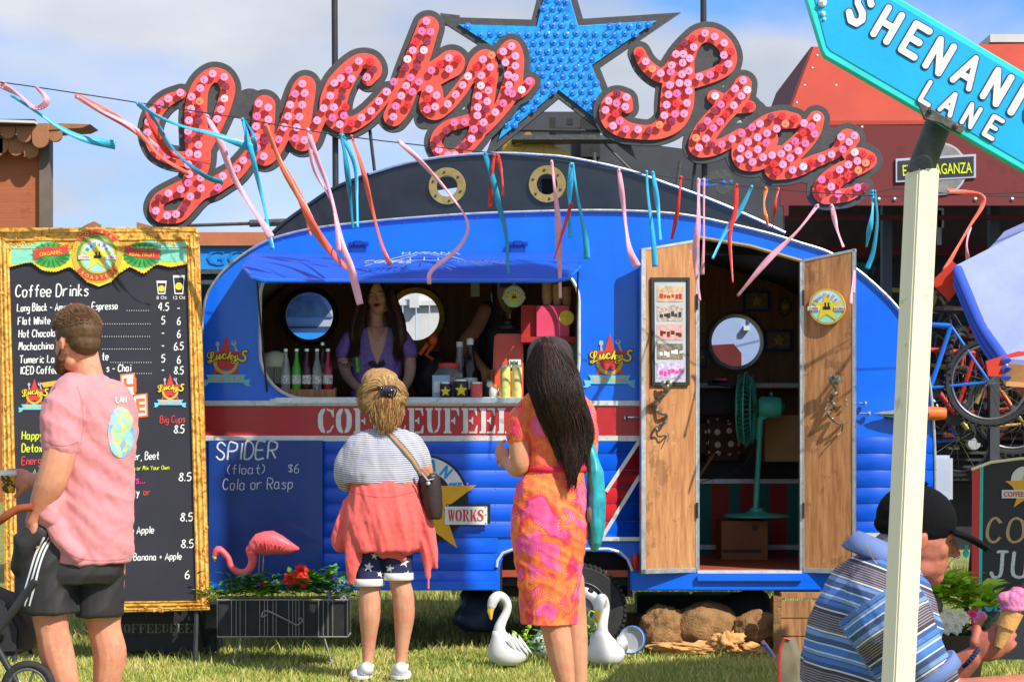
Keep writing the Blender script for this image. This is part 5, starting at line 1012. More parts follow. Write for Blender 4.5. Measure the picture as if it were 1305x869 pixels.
# slatted trailer deck
dk = thing('slatted_trailer', 'black slatted trailer deck with red panels behind the bicycles', 'trailer', tuple(P(1260, 640, 16.6)))
for i in range(12):
    mb = MB(); y = 512+i*9; mb.boxp(1186, y, 1500, y+3.4, 16.2+.02*i, .05); mb.build('slat', 'slate', dk)
mb = MB(); mb.boxp(1190, 430, 1500, 560, 17, .1); mb.build('side_panel', 'dark_red', dk); mb = MB(); mb.boxp(1186, 500, 1192, 620, 16.1, .08); mb.boxp(1186, 604, 1500, 612, 16.1, .3); mb.build('frame_bar', 'black_matt', dk)
mb = MB(); mb.lathe([(.05, 0), (.055, .05), (.05, .1)], P(1238, 565, 16.0), 12, RX(90)); mb.build('end_cap', 'pale_grey', dk)
def bike(c, R, tilt, frame, label, face=1, spk=20):
    b = thing('bicycle', label, 'bicycle', tuple(c), 'bicycles on the slatted trailer'); Rt = RZ(tilt)
    for dx in (0, 1.02*face):
        w = c+Rt @ Vector((dx, 0, 0)); mb = MB(); mb.tube([w+Rt @ Vector((math.cos(t)*R, 0, math.sin(t)*R)) for t in [2*math.pi*k/40 for k in range(40)]], .024, 7, closed=True); ty = mb.build('tyre', 'rubber', b, smooth=True)
        mb = MB()
        for k in range(40): t = 2*math.pi*k/40; mb.box(w+Rt @ Vector((math.cos(t)*(R+.02), 0, math.sin(t)*(R+.02))), (.014, .044, .016), Rt @ RY(-math.degrees(t)))
        tag(mb.build('tread', 'rubber', ty), kind='stuff')
        mb = MB(); mb.tube([w+Rt @ Vector((math.cos(t)*(R-.035), 0, math.sin(t)*(R-.035))) for t in [2*math.pi*k/36 for k in range(36)]], .010, 6, closed=True); mb.build('rim', 'rim_grey', b, smooth=True)
        for k in range(spk):
            t = 2*math.pi*k/spk; sy = .03 if k % 2 else -.03; mb = MB(); mb.tube([w+Rt @ Vector((math.cos(t+.35)*.02, sy, math.sin(t+.35)*.02)), w+Rt @ Vector((math.cos(t)*(R-.04), 0, math.sin(t)*(R-.04)))], .0018, 4); mb.build('spoke', 'chrome', b)
        mb = MB(); mb.tube([w+Rt @ Vector((0, -.05, 0)), w+Rt @ Vector((0, .05, 0))], .022, 10); mb.build('hub', 'steel_dark', b)
    q = lambda x, z, y=0: c+Rt @ Vector((x*face, y, z))
    mb = MB(); A, Bq, S_t, H_, Fk = q(0, 0), q(.43, -.04), q(.28, .42), q(.82, .46), q(1.02, 0)
    for p0, p1, r_ in ((S_t, H_, .02), (Bq, H_, .025), (Bq, S_t, .018), (A, Bq, .012), (A, S_t, .011)): mb.tube([p0, p1], r_, 8)
    mb.build('frame', frame, b, smooth=True); mb = MB(); mb.tube([H_+(H_-Fk)*.15, Fk], .016, 8); mb.build('fork', frame, b)
    mb = MB(); hb = H_+(H_-Fk)*.25; mb.tube([hb+Rt @ Vector((0, -.3, .02)), hb, hb+Rt @ Vector((0, .3, .02))], .014, 8); mb.build('handlebar', 'pole_black', b); mb = MB(); mb.ball(S_t+Vector((-.02, 0, .12)), (.13, .07, .03), 10, Rt); mb.tube([S_t, S_t+Vector((-.02, 0, .1))], .012, 6); mb.build('saddle', 'leather', b)
    mb = MB(); mb.lathe([(.09, -.005), (.09, .005)], Bq+Rt @ Vector((0, -.06, 0)), 20, Rt @ RX(90)); mb.tube([Bq+Rt @ Vector((0, -.08, 0)), Bq+Rt @ Vector((.1, -.08, -.14))], .01, 6); mb.box(Bq+Rt @ Vector((.1, -.12, -.15)), (.09, .08, .02)); mb.build('crank', 'steel_dark', b)
    return b
bike(P(1261, 487, 14.9), .31, 172, 'bike_blue', 'blue framed bicycle with the uppermost black wheel beside the blue umbrella', 1)
bike(P(1290, 520, 15.3), .34, 178, 'bike_red', 'bicycle with its large wheel low behind the chalkboard top', 1, 16)
bike(P(1305, 540, 15.6), .33, 176, 'bike_gold', 'lowest bicycle whose tyre rests on the black slats', 1, 12)
bike(P(1225, 470, 15.2), .30, 60, 'bike_red', 'red bicycle turned end on between the post and the other wheels', 1, 12)
bike(P(1222, 560, 15.4), .28, 150, 'bike_blue', 'small blue bicycle low behind the cream post', 1, 12)
bike(P(1330, 470, 15.8), .33, 190, 'pole_black', 'black bicycle furthest to the right under the umbrella', 1, 12)
bike(P(1240, 440, 15.9), .33, 170, 'bike_gold', 'dull gold bicycle standing highest at the back', 1, 12)
# blue market umbrella at the right edge
um = thing('blue_umbrella', 'pale blue market umbrella with orange red lining tilted in from the right edge', 'umbrella', tuple(P(1420, 700, 9)))
YU = 9.0; apex = P(1470, 210, YU+.2); rim_pts = [P(1218, 342, YU-.6), P(1256, 455, YU-.45), P(1275, 463, YU+.3), P(1400, 400, YU+1.1), P(1560, 330, YU+.5), P(1600, 300, YU-.6), P(1420, 262, YU-1.1)]
rim_pts = [P(1219, 338, YU-.35), P(1282, 457, YU-.9), P(1480, 440, YU-1.1), P(1680, 380, YU-.6), P(1690, 300, YU+.6), P(1500, 270, YU+1.1), P(1280, 295, YU+.6)]
def panel(a, p0, p1, mat, nm, sag=.07, dz=0):
    mb = MB(); k = 10; g_ = []
    for i in range(k+1):
        for j in range(k+1):
            t = i/k; u_2 = j/k; e = p0.lerp(p1, u_2); p = a.lerp(e, t); s_ = math.sin(math.pi*u_2)*t; p = p+Vector((0, 0, -sag*s_*.6+dz)); p += (a.lerp((p0+p1)/2, t)-p)*.22*s_*t; g_.append(p)
    mb.add(g_, [(i*(k+1)+j, i*(k+1)+j+1, (i+1)*(k+1)+j+1, (i+1)*(k+1)+j) for i in range(k) for j in range(k)])
    e_ = [g_[k*(k+1)+j] for j in range(k+1)]
    mb.add([p for p in e_]+[p+Vector((0.0, .0, -.09)) for p in e_], [(j, j+1, k+2+j, k+1+j) for j in range(k)])
    mb.build(nm, mat, um, smooth=2)
for i in range(len(rim_pts)): panel(apex, rim_pts[i], rim_pts[(i+1) % len(rim_pts)], 'umb_blue', 'canopy_panel')
for i in range(len(rim_pts)): panel(apex-Vector((0, 0, .03)), rim_pts[i]-Vector((0, 0, .02)), rim_pts[(i+1) % len(rim_pts)]-Vector((0, 0, .02)), 'umb_orange', 'lining_panel')
mb = MB()
for r_ in rim_pts: mb.tube([apex-Vector((0, 0, .05)), r_-Vector((0, 0, .03))], .009, 6)
mb.build('rib', 'cream_paint', um); mb = MB(); mb.tube([apex, Vector((apex.x, apex.y, 0))], .022, 8); mb.build('pole', 'cream_paint', um)
mb = MB(); a = rim_pts[0]; mid_ = (rim_pts[0]+rim_pts[1])/2
def edge_pt(u_2): e = rim_pts[0].lerp(rim_pts[1], u_2); s_ = math.sin(math.pi*u_2); return e+Vector((0, -.012, -.042*s_-.045))+(mid_-e)*.22*s_
for dz in (.035, 0, -.035): mb.tube([edge_pt(k/10)+Vector((0, 0, dz)) for k in range(11)], .020, 8, flat=.5)
mb.tube([edge_pt(k/10) for k in range(11)], .012, 8); mb.build('hem', 'umb_dark', um, smooth=True)
mb = MB(); mb.prism([a+Vector((-.01, .03, .02)), a+Vector((.06, .03, -.04)), a+Vector((-.02, .05, -.15)), a+Vector((-.10, .05, -.07))], (0, .01, 0)); mb.build('flag_tab', 'umb_red', um)
mb = MB(); b = rim_pts[1]; mb.prism([b+Vector((-.08, 0, -.01)), b+Vector((.05, 0, .03)), b+Vector((.7, 0, -.01)), b+Vector((.7, 0, -.09)), b+Vector((-.07, 0, -.07))], (0, .02, 0)); mb.build('lining_edge', 'umb_red', um)
# ---------------------------------------------------------------- cream post with turquoise street sign
YP = 4.75; PP = PL(YP-.07)
pst = thing('street_sign', 'turquoise SHENANIGANS LANE street sign on a cream square post in the foreground', 'sign', (P(1155, 600, YP).x, YP, 0))
mb = MB(); x0b, x1b = P(1126, 869, YP).x, P(1163, 869, YP).x; x0t, x1t = P(1157, 215, YP).x, P(1193, 215, YP).x; zt = P(0, 214, YP).z; zb = P(0, 869, YP).z
k = (x0t-x0b)/(zt-zb); f = lambda x, z: x+k*(z-zb)
def pring(z): a, b = f(x0b, z), f(x1b, z); return [Vector((a+.018, YP-.035, z)), Vector((b, YP-.035, z)), Vector((b-.018, YP+.037, z)), Vector((a, YP+.037, z))]
mb.rings([pring(-.05), pring(zt-.006)])
post = mb.build('post', 'cream_paint', pst, bevel=.004)
mb = MB(); mb.tube([P(1171, 222, YP), P(1200, 148, YP)], .032, 20); mb.build('pipe', 'steel_dark', pst, smooth=True)
shape('bracket', [[(1170,130),(1232,163),(1224,171),(1209,164),(1200,158),(1178,152)]], PL(YP-.098), .012, 'steel_dark', pst, bevel=.002)
mb = MB()
for x, y in ((1186,141),(1218,161)): mb.ball(P(x, y, YP-.102), .007, 8)
mb.build('bolt', 'steel_dark', pst, smooth=True)
th = math.radians(-30.3); SP = PL(O=PP.px(1049.6, 69), u=(math.cos(th), 0, math.sin(th)), v=(-math.sin(th), 0, math.cos(th)))
plank = [(1049.6,69),(1046,62),(1024,-18),(1060,-45),(1070,-46),(1480,200),(1480,320)]
plank = [(1051,73),(1047,66),(1024,-10),(1080,-37),(1110,-22),(1480,197),(1480,320)]
shape('plank', [plank], SP, .03, 'teal_edge', pst, z=.008, bevel=.003)
pin_ = [(1058,66),(1053,60),(1036,-6),(1082,-28),(1108,-14),(1472,202),(1472,306)]
shape('plank_face', [pin_], SP, .006, 'turq_sign', pst, z=.010)
def sgl(ch, x, y, h, w, rot=30.3, r=4.4):
    st, _ = glyphs(ch, 0, 0, h, w/(h*.6)); ca, sa = math.cos(math.radians(rot)), math.sin(math.radians(rot)); tr_ = lambda a, b: (x+(a)*ca-(b)*sa+b*.0, y+a*sa+b*ca)
    sk = [[(*tr_(a, b), r*(.95+.15*math.sin(a))) for a, b in s_] for s_ in st]
    o1 = outline(sk, 1.6, .6, smooth=False); o2 = outline(sk, 0, .6, smooth=False)
    shape('letter_outline', o1, SP, .002, 'outline_dark', pst, z=.0125); shape('letter', o2, SP, .002, 'white_letter', pst, z=.014)
for i, ch in enumerate('SHENANIGANS'):
    x = [1077,1112,1147,1178,1213,1251,1285,1302,1332,1364,1396][i]; y = [24,45,65,85,103,124,143,154,172,190,209][i]
    sgl(ch, x, y, 38, 23 if ch != 'I' else 12)
for i, ch in enumerate('LANE'):
    sgl(ch, [1171,1196,1224,1252][i], [129,141,157,172][i], 26, 15, r=2.9)
mb = MB()
for x, y, r_ in ((1047,5,.011),(1048,19,.006),(1049.5,26,.004)): mb.ball(SP.px(x, y, .012), r_, 8)
mb.build('screw', 'white_letter', pst, smooth=True)
# festoon cord over the stall front, tied near the post
mb = MB(); mb.tube([P(1090, 252, 14.2), P(1140, 240, 14.2), P(1208, 247, 14.2), P(1310, 252, 14.2)], .004, 5); tag(mb.build('stall_cord', 'line_black'), 'thin cord crossing the dark red stall front', 'cord')

# made-up flag out of view, added to shade the caravan's lower left
fgp = thing('added_shade_flag', 'unseen blue flag on a pole, added to shade the lower left of the caravan', 'flag', (3.72, 7.9, 0)); mb = MB(); g_ = []
for i in range(19):
    for j in range(13):
        u_1, v_1 = i/18, j/12; x = 3.70-1.52*u_1+.1*(1-u_1)*v_1; zt_1 = 6.95-.75*u_1**3; z = 5.50+(zt_1-5.50)*v_1-.05*u_1; g_.append(Vector((x, 7.9+.09*math.sin(u_1*7+v_1*1.5)*u_1, z)))
mb.add(g_, [(i*13+j, i*13+j+1, (i+1)*13+j+1, (i+1)*13+j) for i in range(18) for j in range(12)]); mb.build('cloth', 'umb_dark', fgp, smooth=2)
mb = MB(); mb.tube([Vector((3.72, 7.9, 0)), Vector((3.72, 7.9, 7.1))], [.035, .02], 10); mb.build('pole', 'aluminium', fgp)
mb = MB(); mb.boxp(1165, 615, 1600, 700, 16.4, .2); mb.build('deck_shade_box', 'black_matt', dk)  # dark mass added as the shade under the trailer deck
# ---------------------------------------------------------------- gold framed menu board
a_top = P(126, 290, 11.72); a_bot = P(136, 782, 11.42); vv = (a_top-a_bot).normalized(); uu = Vector((1, 0, 0)); uu = (uu-vv*uu.dot(vv)).normalized()
MBP = PL(O=a_bot, u=tuple(uu), v=tuple(vv))
menu = thing('menu_board', 'large gold framed black menu board headed Coffee Drinks, behind the man in pink', 'menu board', (a_bot.x, a_bot.y, 0))
outer_b = [(-2,291),(250,290),(254,300),(268,777),(7,784),(-2,300)]; inner_b = [(13,352),(240,350),(251,765),(24,768)]
shape('panel', [[(8,300),(246,300),(258,772),(18,775)]], MBP, .012, 'board_black', menu, z=.0)
shape('frame', [outer_b, [(12,322),(239,320),(250.5,765),(24,768)]], MBP, .03, 'gold_frame', menu, z=.014, bevel=.004)
fr_in = [(12,322),(24,768),(250.5,765),(239,320)]; fr_out = [(-2,291),(7,784),(268,777),(250,290)]
for t, r_ in ((.12, .010), (.8, .008), (.45, .013)):
    mb = MB(); pts = [tuple(np.array(a)*(1-t)+np.array(b)*t) for a, b in zip(fr_in, fr_out)]; mb.tube([MBP.px(*p_, k=.012) for p_ in pts], r_, 6, closed=True); mb.build('moulding', 'gold_frame', menu, smooth=True)
mb = MB(); random.seed(3)
for i in range(150):
    s_ = random.randint(0, 3); t = random.random(); 
    if s_ == 0: x, y = 2+t*9+random.uniform(-3, 9), 300+t*470; x = -2+.019*(y-290)+random.uniform(3, 11)
    elif s_ == 1: y = 300+t*470; x = 241+.036*(y-290)+random.uniform(1, 9)
    elif s_ == 2: x = t*250; y = 296+random.uniform(0, 20)
    else: x = 10+t*250; y = 771+random.uniform(0, 8)
    mb.ball(MBP.px(x, y, .016), (random.uniform(.004, .016), .006, random.uniform(.004, .014)), 7)
tag(mb.build('carving', 'gold_frame', menu, smooth=True), kind='stuff')
Z = .002
hdr = [(12,322),(22,312),(40,312),(55,305),(80,313),(96,320),(100,305),(124,290),(150,305),(156,318),(172,312),(190,303),(206,311),(240,308),(240,337),(218,341),(200,338),(184,349),(166,341),(152,350),(142,360),(127,366),(112,360),(102,350),(90,341),(72,347),(55,345),(40,335),(13,341)]
mb = MB()
shape('header_gold', [hdr], MBP, .004, 'print_yellow', menu, z=.017)
for sgn, pts in ((-1, [(14,314),(44,313),(60,307),(88,319),(92,330),(70,343),(50,335),(16,338)]), (1, [(238,309),(212,311),(190,306),(166,317),(162,328),(180,345),(206,335),(238,334)])):
    shape('header_field', [pts], MBP, .002, 'print_teal', menu, z=.0185)
    cx = 66 if sgn < 0 else 182; shape('header_green', [circ(cx, 326, 24, 24, ry=16)], MBP, .002, 'print_green', menu, z=.0195)
    for i in range(18):
        a = 2*math.pi*i/18; x0, y0 = cx+8*math.cos(a), 326+5*math.sin(a); x1, y1 = cx+26*math.cos(a), 326+17*math.sin(a); mx_, my_ = (x0+x1)/2, (y0+y1)/2; nx, ny = -(y1-y0)*.13, (x1-x0)*.13
        shape('printed_leaf', [[(x0,y0),(mx_+nx,my_+ny),(x1,y1),(mx_-nx,my_-ny)]], MBP, .001, 'print_leaf', menu, z=.0205)
    cv = [(-22,2),(-8,-3),(8,-3),(22,-6)] if sgn < 0 else [(-22,-5),(-6,-1),(8,0),(22,1)]
    shape('header_ribbon', [[(cx+a, 324+b-5) for a, b in cv]+[(cx+a, 324+b+6) for a, b in cv[::-1]]], MBP, .001, 'print_red', menu, z=.022)
    text('ORGANIC' if sgn < 0 else 'REAL FRUIT', MBP, cx, 327+(-1 if sgn < 0 else 1), 5, 'print_yellow', menu, z=.0235, sx=.9, align='CENTER', rot=6 if sgn < 0 else -4)
mb = MB()
for i, p_ in enumerate(crom([(a, b, 0) for a, b in hdr[:7]], 3.4)+crom([(a, b, 0) for a, b in hdr[9:14]], 3.4)+crom([(a, b, 0) for a, b in hdr[14:21]], 3.4)+crom([(a, b, 0) for a, b in hdr[22:29]], 3.4)): mb.ball(MBP.px(p_[0], p_[1], .019), .005, 5)
tag(mb.build('beading', 'print_gold', menu), kind='stuff')
shape('header_crest', [circ(124.5, 326, 32, 36, ry=35)], MBP, .003, 'print_gold', menu, z=.0205)
shape('crest_band', [ringarc(124.5, 326, 26, 33, 38, 142, 14)], MBP, .001, 'print_red', menu, z=.0225); shape('crest_band', [ringarc(124.5, 326, 26, 33, 218, 322, 14)], MBP, .001, 'print_red', menu, z=.0225)
shape('crest_ring', [circ(124.5, 326, 25.5, 30)], MBP, .001, 'print_green', menu, z=.0225)
medallion(MBP.off(.0225), 124.5, 326, 23, menu, .003)
for s_, up in (('HOT AIR', 1), ('ROASTED', -1)):
    for i, ch in enumerate(s_):
        if ch == ' ': continue
        a = math.radians((128-12.6*i) if up > 0 else (232+12.6*i)); R__ = 27.3 if up > 0 else 31.5; text(ch, MBP, 124.5+R__*math.cos(a), 326-R__*math.sin(a), 4.6, 'print_yellow', menu, z=.024, rot=math.degrees(a)-90 if up > 0 else math.degrees(a)+90, align='CENTER')
hw = lambda s_, x, y, h, m_='print_white', w=None, **k: hand(s_, MBP, x, y, h, m_, menu, w=w or h*.15, rot=k.pop('rot', 1.2), z=.0035, **k)
hw('Coffee Drinks', 20, 379, 15, sx=.82, w=1.8)
rows_ = [('Long Black - Americano - Espresso', 22, 397, '4.5', '-', 162), ('Flat White', 23, 414, '5', '6', 128), ('Hot Chocolate', 24, 430, '-', '6', 130), ('Mochachino', 24, 446, '-', '6.5', 130), ('Tumeric La', 25, 463, '5', '6', 140), ('ICED Coffee', 26, 477, '-', '8.5', 170)]
for s_, x, y, a, b, xd in rows_:
    hw(s_, x, y, 9.4, sx=.78 if len(s_) < 30 else .70); hw(a, 202+(0 if len(a) > 1 else 4), y-1, 9.5, sx=.82); hw(b, 226 if len(b) < 2 else 222, y, 9.5, sx=.78)
    mb = MB()
    for i in range(int((194-xd)/3)): mb.ball(MBP.px(xd+i*3+(y-397)*.02, y-1-.0*i, .003), .0028, 4)
    tag(mb.build('leader_dots', 'print_white', menu), kind='stuff')
hw('P', 122, 413, 9.4, sx=.8); hw('te', 130, 459, 9.4, sx=.8); hw('s - Chai', 136, 474, 9.4, sx=.78)
for cx, h, lb in ((206, 17, '8 Oz'), (228, 24, '12 Oz')):
    w = 6.5 if h < 20 else 7.5; y1 = 375; shape('printed_cup', [[(cx-w,y1-h),(cx+w,y1-h),(cx+w*.72,y1),(cx-w*.72,y1)], [(cx-w+1.2,y1-h+3),(cx+w-1.2,y1-h+3),(cx+w*.7-1,y1-1.5),(cx-w*.7+1,y1-1.5)]], MBP, .001, 'print_white', menu, z=.003)
    shape('printed_cup', [circ(cx, y1-h*.42, w*.62, 16)], MBP, .001, 'print_yellow', menu, z=.003); text(lb, MBP, cx, 381.5, 4.6, 'print_white', menu, align='CENTER', z=.003)
logo(MBP, 44, 506, .62, menu, z=.003); logo(MBP, 217, 500, .62, menu, z=.003)
for ch, x, y in (('H', 155, 477), ('E', 171, 503)):
    shape('letter_tile', [[(x-2,y),(x+17,y-2),(x+18,y+28),(x,y+30)]], MBP, .002, 'print_orange', menu, z=.004); shape('letter_tile', [[(x,y+2),(x+15,y),(x+16,y+26),(x+2,y+28)]], MBP, .001, 'print_white', menu, z=.0055)
    text(ch, MBP, x+2, y+23, 18, 'print_orange', menu, z=.007, bold=.03)
shape('printed_scroll', [[(52,488),(78,484),(82,489),(56,494)]], MBP, .001, 'print_gold', menu, z=.003)
hw('Happy', 28, 560, 10, 'print_lime', sx=.85); hw('Detox', 28, 576, 10, 'print_lime', sx=.85); hw('Energy', 28, 592, 9.5, 'print_red', sx=.85); hw('A', 42, 605, 7, 'print_lime')
hw('Big Cups', 204, 539, 9, 'print_red', sx=.8, w=1.1); hw('8.5', 222, 552, 10, sx=.8); hw('ger, Beet', 166, 586, 9.5, sx=.78, w=1.3); hw('g or Mix Your Own', 170, 599, 5, 'print_lime', sx=.92, w=.8)
hw('8.5', 228, 613, 10); hw('rs...', 168, 616, 10, 'print_pink', sx=.85, w=1.3); hw('rry', 164, 632, 9.5, sx=.85); hw('or', 183, 631, 8, 'print_red'); hw('e', 166, 645, 8)
hw('8.5', 230, 664, 10); hw('th Apple', 162, 680, 9, sx=.85); hw('8.5', 231, 698, 10); hw('n Banana + Apple', 163, 714, 8.6, sx=.85); hw('6', 236, 737, 10)
for x in (20, 250):
    mb = MB(); p0 = MBP.px(x, 770, -.02); mb.tube([p0, Vector((p0.x, p0.y+.35, 0))], .014, 6); mb.tube([p0, Vector((p0.x, p0.y-.05, 0))], .014, 6); mb.build('leg', 'pole_black', menu)
# black crate with stencilled name underneath
bx = thing('black_box', 'black box stencilled COFFEEUFEEL on the grass under the menu board', 'box', tuple(P(205, 835, 11.75))); mb = MB(); mb.boxp(120, 772, 276, 830, 11.72, .3); mb.build('body', 'black_matt', bx, bevel=.006)
B2 = PL(11.72); stencil('COFFEEUFEEL', B2, 148, 806, 8.6, 11.5, 9.75, M('stencil_grey', RGB(120, 118, 112), .7, var=.3, scale=30), bx, z=.003, dep=.002)
mb = MB(); mb.boxp(262, 770, 276, 800, 11.6, .1); mb.build('clamp', 'steel_dark', bx)
# ---------------------------------------------------------------- planter, flowers, flamingo
YPl = 11.35
pln = thing('wire_planter', 'black planter box with wire scrollwork full of flowers in front of the caravan', 'planter', tuple(P(360, 845, YPl))); pln.location.z = 0
mb = MB(); a, b = P(277, 764, YPl), P(443, 811, YPl); 
mb.box(((a.x+b.x)/2, YPl+.11, (a.z+b.z)/2), (b.x-a.x-.01, .2, a.z-b.z-.01)); mb.build('trough', 'planter_black', pln)
mb = MB(); zt_, zb_ = a.z, b.z
for y in (YPl-.005, YPl+.225): mb.tube([(a.x, y, zt_), (b.x, y, zt_), (b.x, y, zb_), (a.x, y, zb_)], .005, 6, closed=True)
for x in (a.x, b.x):
    for z in (zt_, zb_): mb.tube([(x, YPl, z), (x, YPl+.22, z)], .005, 6)
mb.build('wire_frame', 'wire_grey', pln)
for x in (295, 301, 306, 313, 331, 337, 341, 348, 352, 368, 373, 377, 381, 387, 406, 412, 418, 424):
    mb = MB(); mb.tube([P(x, 764, YPl-.006), P(x, 811, YPl-.006)], .0026, 5); mb.build('wire_bar', 'wire_grey', pln)
mb = MB(); mb.tube([P(p_[0], p_[1], YPl-.014) for p_ in crom([(340,783,0),(334,786,0),(335,780,0),(340,778,0),(352,783,0),(366,790,0),(378,796,0),(385,791,0),(383,787,0),(380,790,0)], 2)], .0045, 6); mb.build('scroll', 'wire_grey', pln)
for x0, x1, dy in ((308, 295, 0), (413, 424, 0), (409, 420, .22), (312, 300, .22)): mb = MB(); mb.tube([P(x0, 811, YPl+dy), Vector((P(x1, 845, YPl).x, YPl+dy, -.02))], .005, 6); mb.build('leg', 'wire_grey', pln)
def leaf_mesh(nm, n, cx, cz, rx, rz, Y, dY, size, mat, parent, up=.6, seed=0, label=None):
    rg = random.Random(seed); mb = MB()
    for i in range(n):
        x = cx+rg.gauss(0, .5)*rx; z = cz+abs(rg.gauss(0, .5))*rz*.8; y = Y+rg.uniform(-dY, dY); l = size*rg.uniform(.5, 1.3); w = l*rg.uniform(.18, .4); a = rg.uniform(0, 6.28); d = Vector((math.cos(a), math.sin(a)*.7, rg.uniform(.1, 1.2)*up)).normalized(); s_ = d.cross(Vector((rg.uniform(-.4, .4), rg.uniform(-.4, .4), 1))).normalized()*w/2; p = Vector((x, y, z)); dr = Vector((0, 0, -l*.22))
        mb.add([p, p+d*l*.45+s_, p+d*l+dr, p+d*l*.45-s_, p+d*l*.5+Vector((0, 0, -w*.15))], [(0, 1, 4), (1, 2, 4), (2, 3, 4), (3, 0, 4)])
    return tag(mb.build(nm, mat, parent), kind='stuff')
def sprig(cx, py, Y, n, size, mat, parent, seed, nm='foliage'): c = P(cx, py, Y); return leaf_mesh(nm, n, c.x, c.z, .1, .1, Y, .08, size, mat, parent, seed=seed)
fl = thing('planter_flowers', 'mixed artificial greenery with red and blue flowers in the wire planter', 'flowers', tuple(P(360, 764, YPl+.1)))
for i, (x, y, n, s_, m_) in enumerate(((285,760,60,.07,'leaf_b'),(300,756,90,.08,'leaf_a'),(320,757,80,.12,'leaf_a'),(335,762,60,.10,'leaf_lime'),(350,756,70,.08,'leaf_b'),(372,758,70,.08,'leaf_a'),(395,755,80,.12,'leaf_a'),(408,748,60,.14,'leaf_a'),(425,758,70,.08,'leaf_b'),(438,760,50,.08,'leaf_b'),(345,745,20,.12,'leaf_b'),(270,762,30,.08,'leaf_a'))): sprig(x, y, YPl+.1, n, s_, m_, fl, i)
def flower(x, y, Y, r, mat, parent, petals=14, nm='bloom', heads=2):
    c = P(x, y, Y); mb = MB()
    for k in range(petals):
        a = 6.28*k/petals*heads; t = (k % 3)/3; d = Vector((math.cos(a), -.5-.5*t, math.sin(a))).normalized(); s_ = Vector((-math.sin(a), 0, math.cos(a)))*r*.42; mb.add([c, c+d*r*.6+s_, c+d*r*(1-.3*t), c+d*r*.6-s_, c+d*r*.55+Vector((0, -.01, 0))], [(0, 1, 4), (1, 2, 4), (2, 3, 4), (3, 0, 4)])
    mb.build(nm, mat, parent)
for x, y, r_ in ((384,727,.05),(371,738,.055),(388,740,.045)): flower(x, y, YPl+.05, r_, 'petal_red', fl, 26, heads=3.3)
for x, y in ((436,742),(430,750),(420,757),(438,762),(419,765),(428,738),(350,742)): flower(x, y, YPl+.02, .022, 'petal_blue', fl, 8)
for x in (330, 336, 345): flower(x, 744, YPl+.05, .016, 'petal_pink', fl, 7)
fg = thing('flamingo', 'pink plastic garden flamingo standing in the wire planter', 'garden ornament', tuple(P(330, 760, YPl+.1)))
fy = YPl+.12; mb = MB(); sF = fy/F; pf = lambda x, y, dy=0: P(x, y, fy+dy)
rs = [(318,697,7,9),(326,693,12,11),(336,692,14,12),(348,691,14,11),(360,694,11,9),(370,697,7,7),(381,699,1.5,4)]
mb.rings([[pf(x, y)+Vector((0, math.cos(t)*w*sF*.9, math.sin(t)*h*sF*1.1)) for t in [2*math.pi*k/14 for k in range(14)]] for x, y, h, w in rs])
nk = crom([(320,700,7),(322,715,5.5),(316,727,5),(305,729,4.6),(295,722,4),(291,711,3.8),(284,703,4.2),(278,700,5),(274,706,3.6)], 2); mb.tube([pf(a[0], a[1]) for a in nk], [a[2]*sF for a in nk], 10, roundend=True)
body = mb.build('body', 'flamingo', fg, smooth=2); mb = MB(); mb.tube([pf(275, 704), pf(273, 709), pf(275, 715)], [3.4*sF, 2.8*sF, 1.2*sF], 8); mb.build('bill', 'bill_yellow', fg, smooth=True); mb = MB(); mb.tube([pf(274.4, 712), pf(276, 717)], [2.2*sF, .6*sF], 8); mb.build('bill_tip', 'black_matt', fg)
mb = MB()
for k in range(9):
    x = 326+k*5.4; mb.tube([pf(x, 684+k*1.2, -.055), pf(x+5, 692+k*.7, -.062), pf(x+4, 701-k*.6, -.05)], .0045, 5)
mb.build('wing_feathers', 'flamingo', fg, smooth=True); mb = MB()
for x in (331, 336): mb.tube([pf(x, 706), pf(x-3, 760)], .004, 6)
mb.build('leg', 'wire_grey', fg)
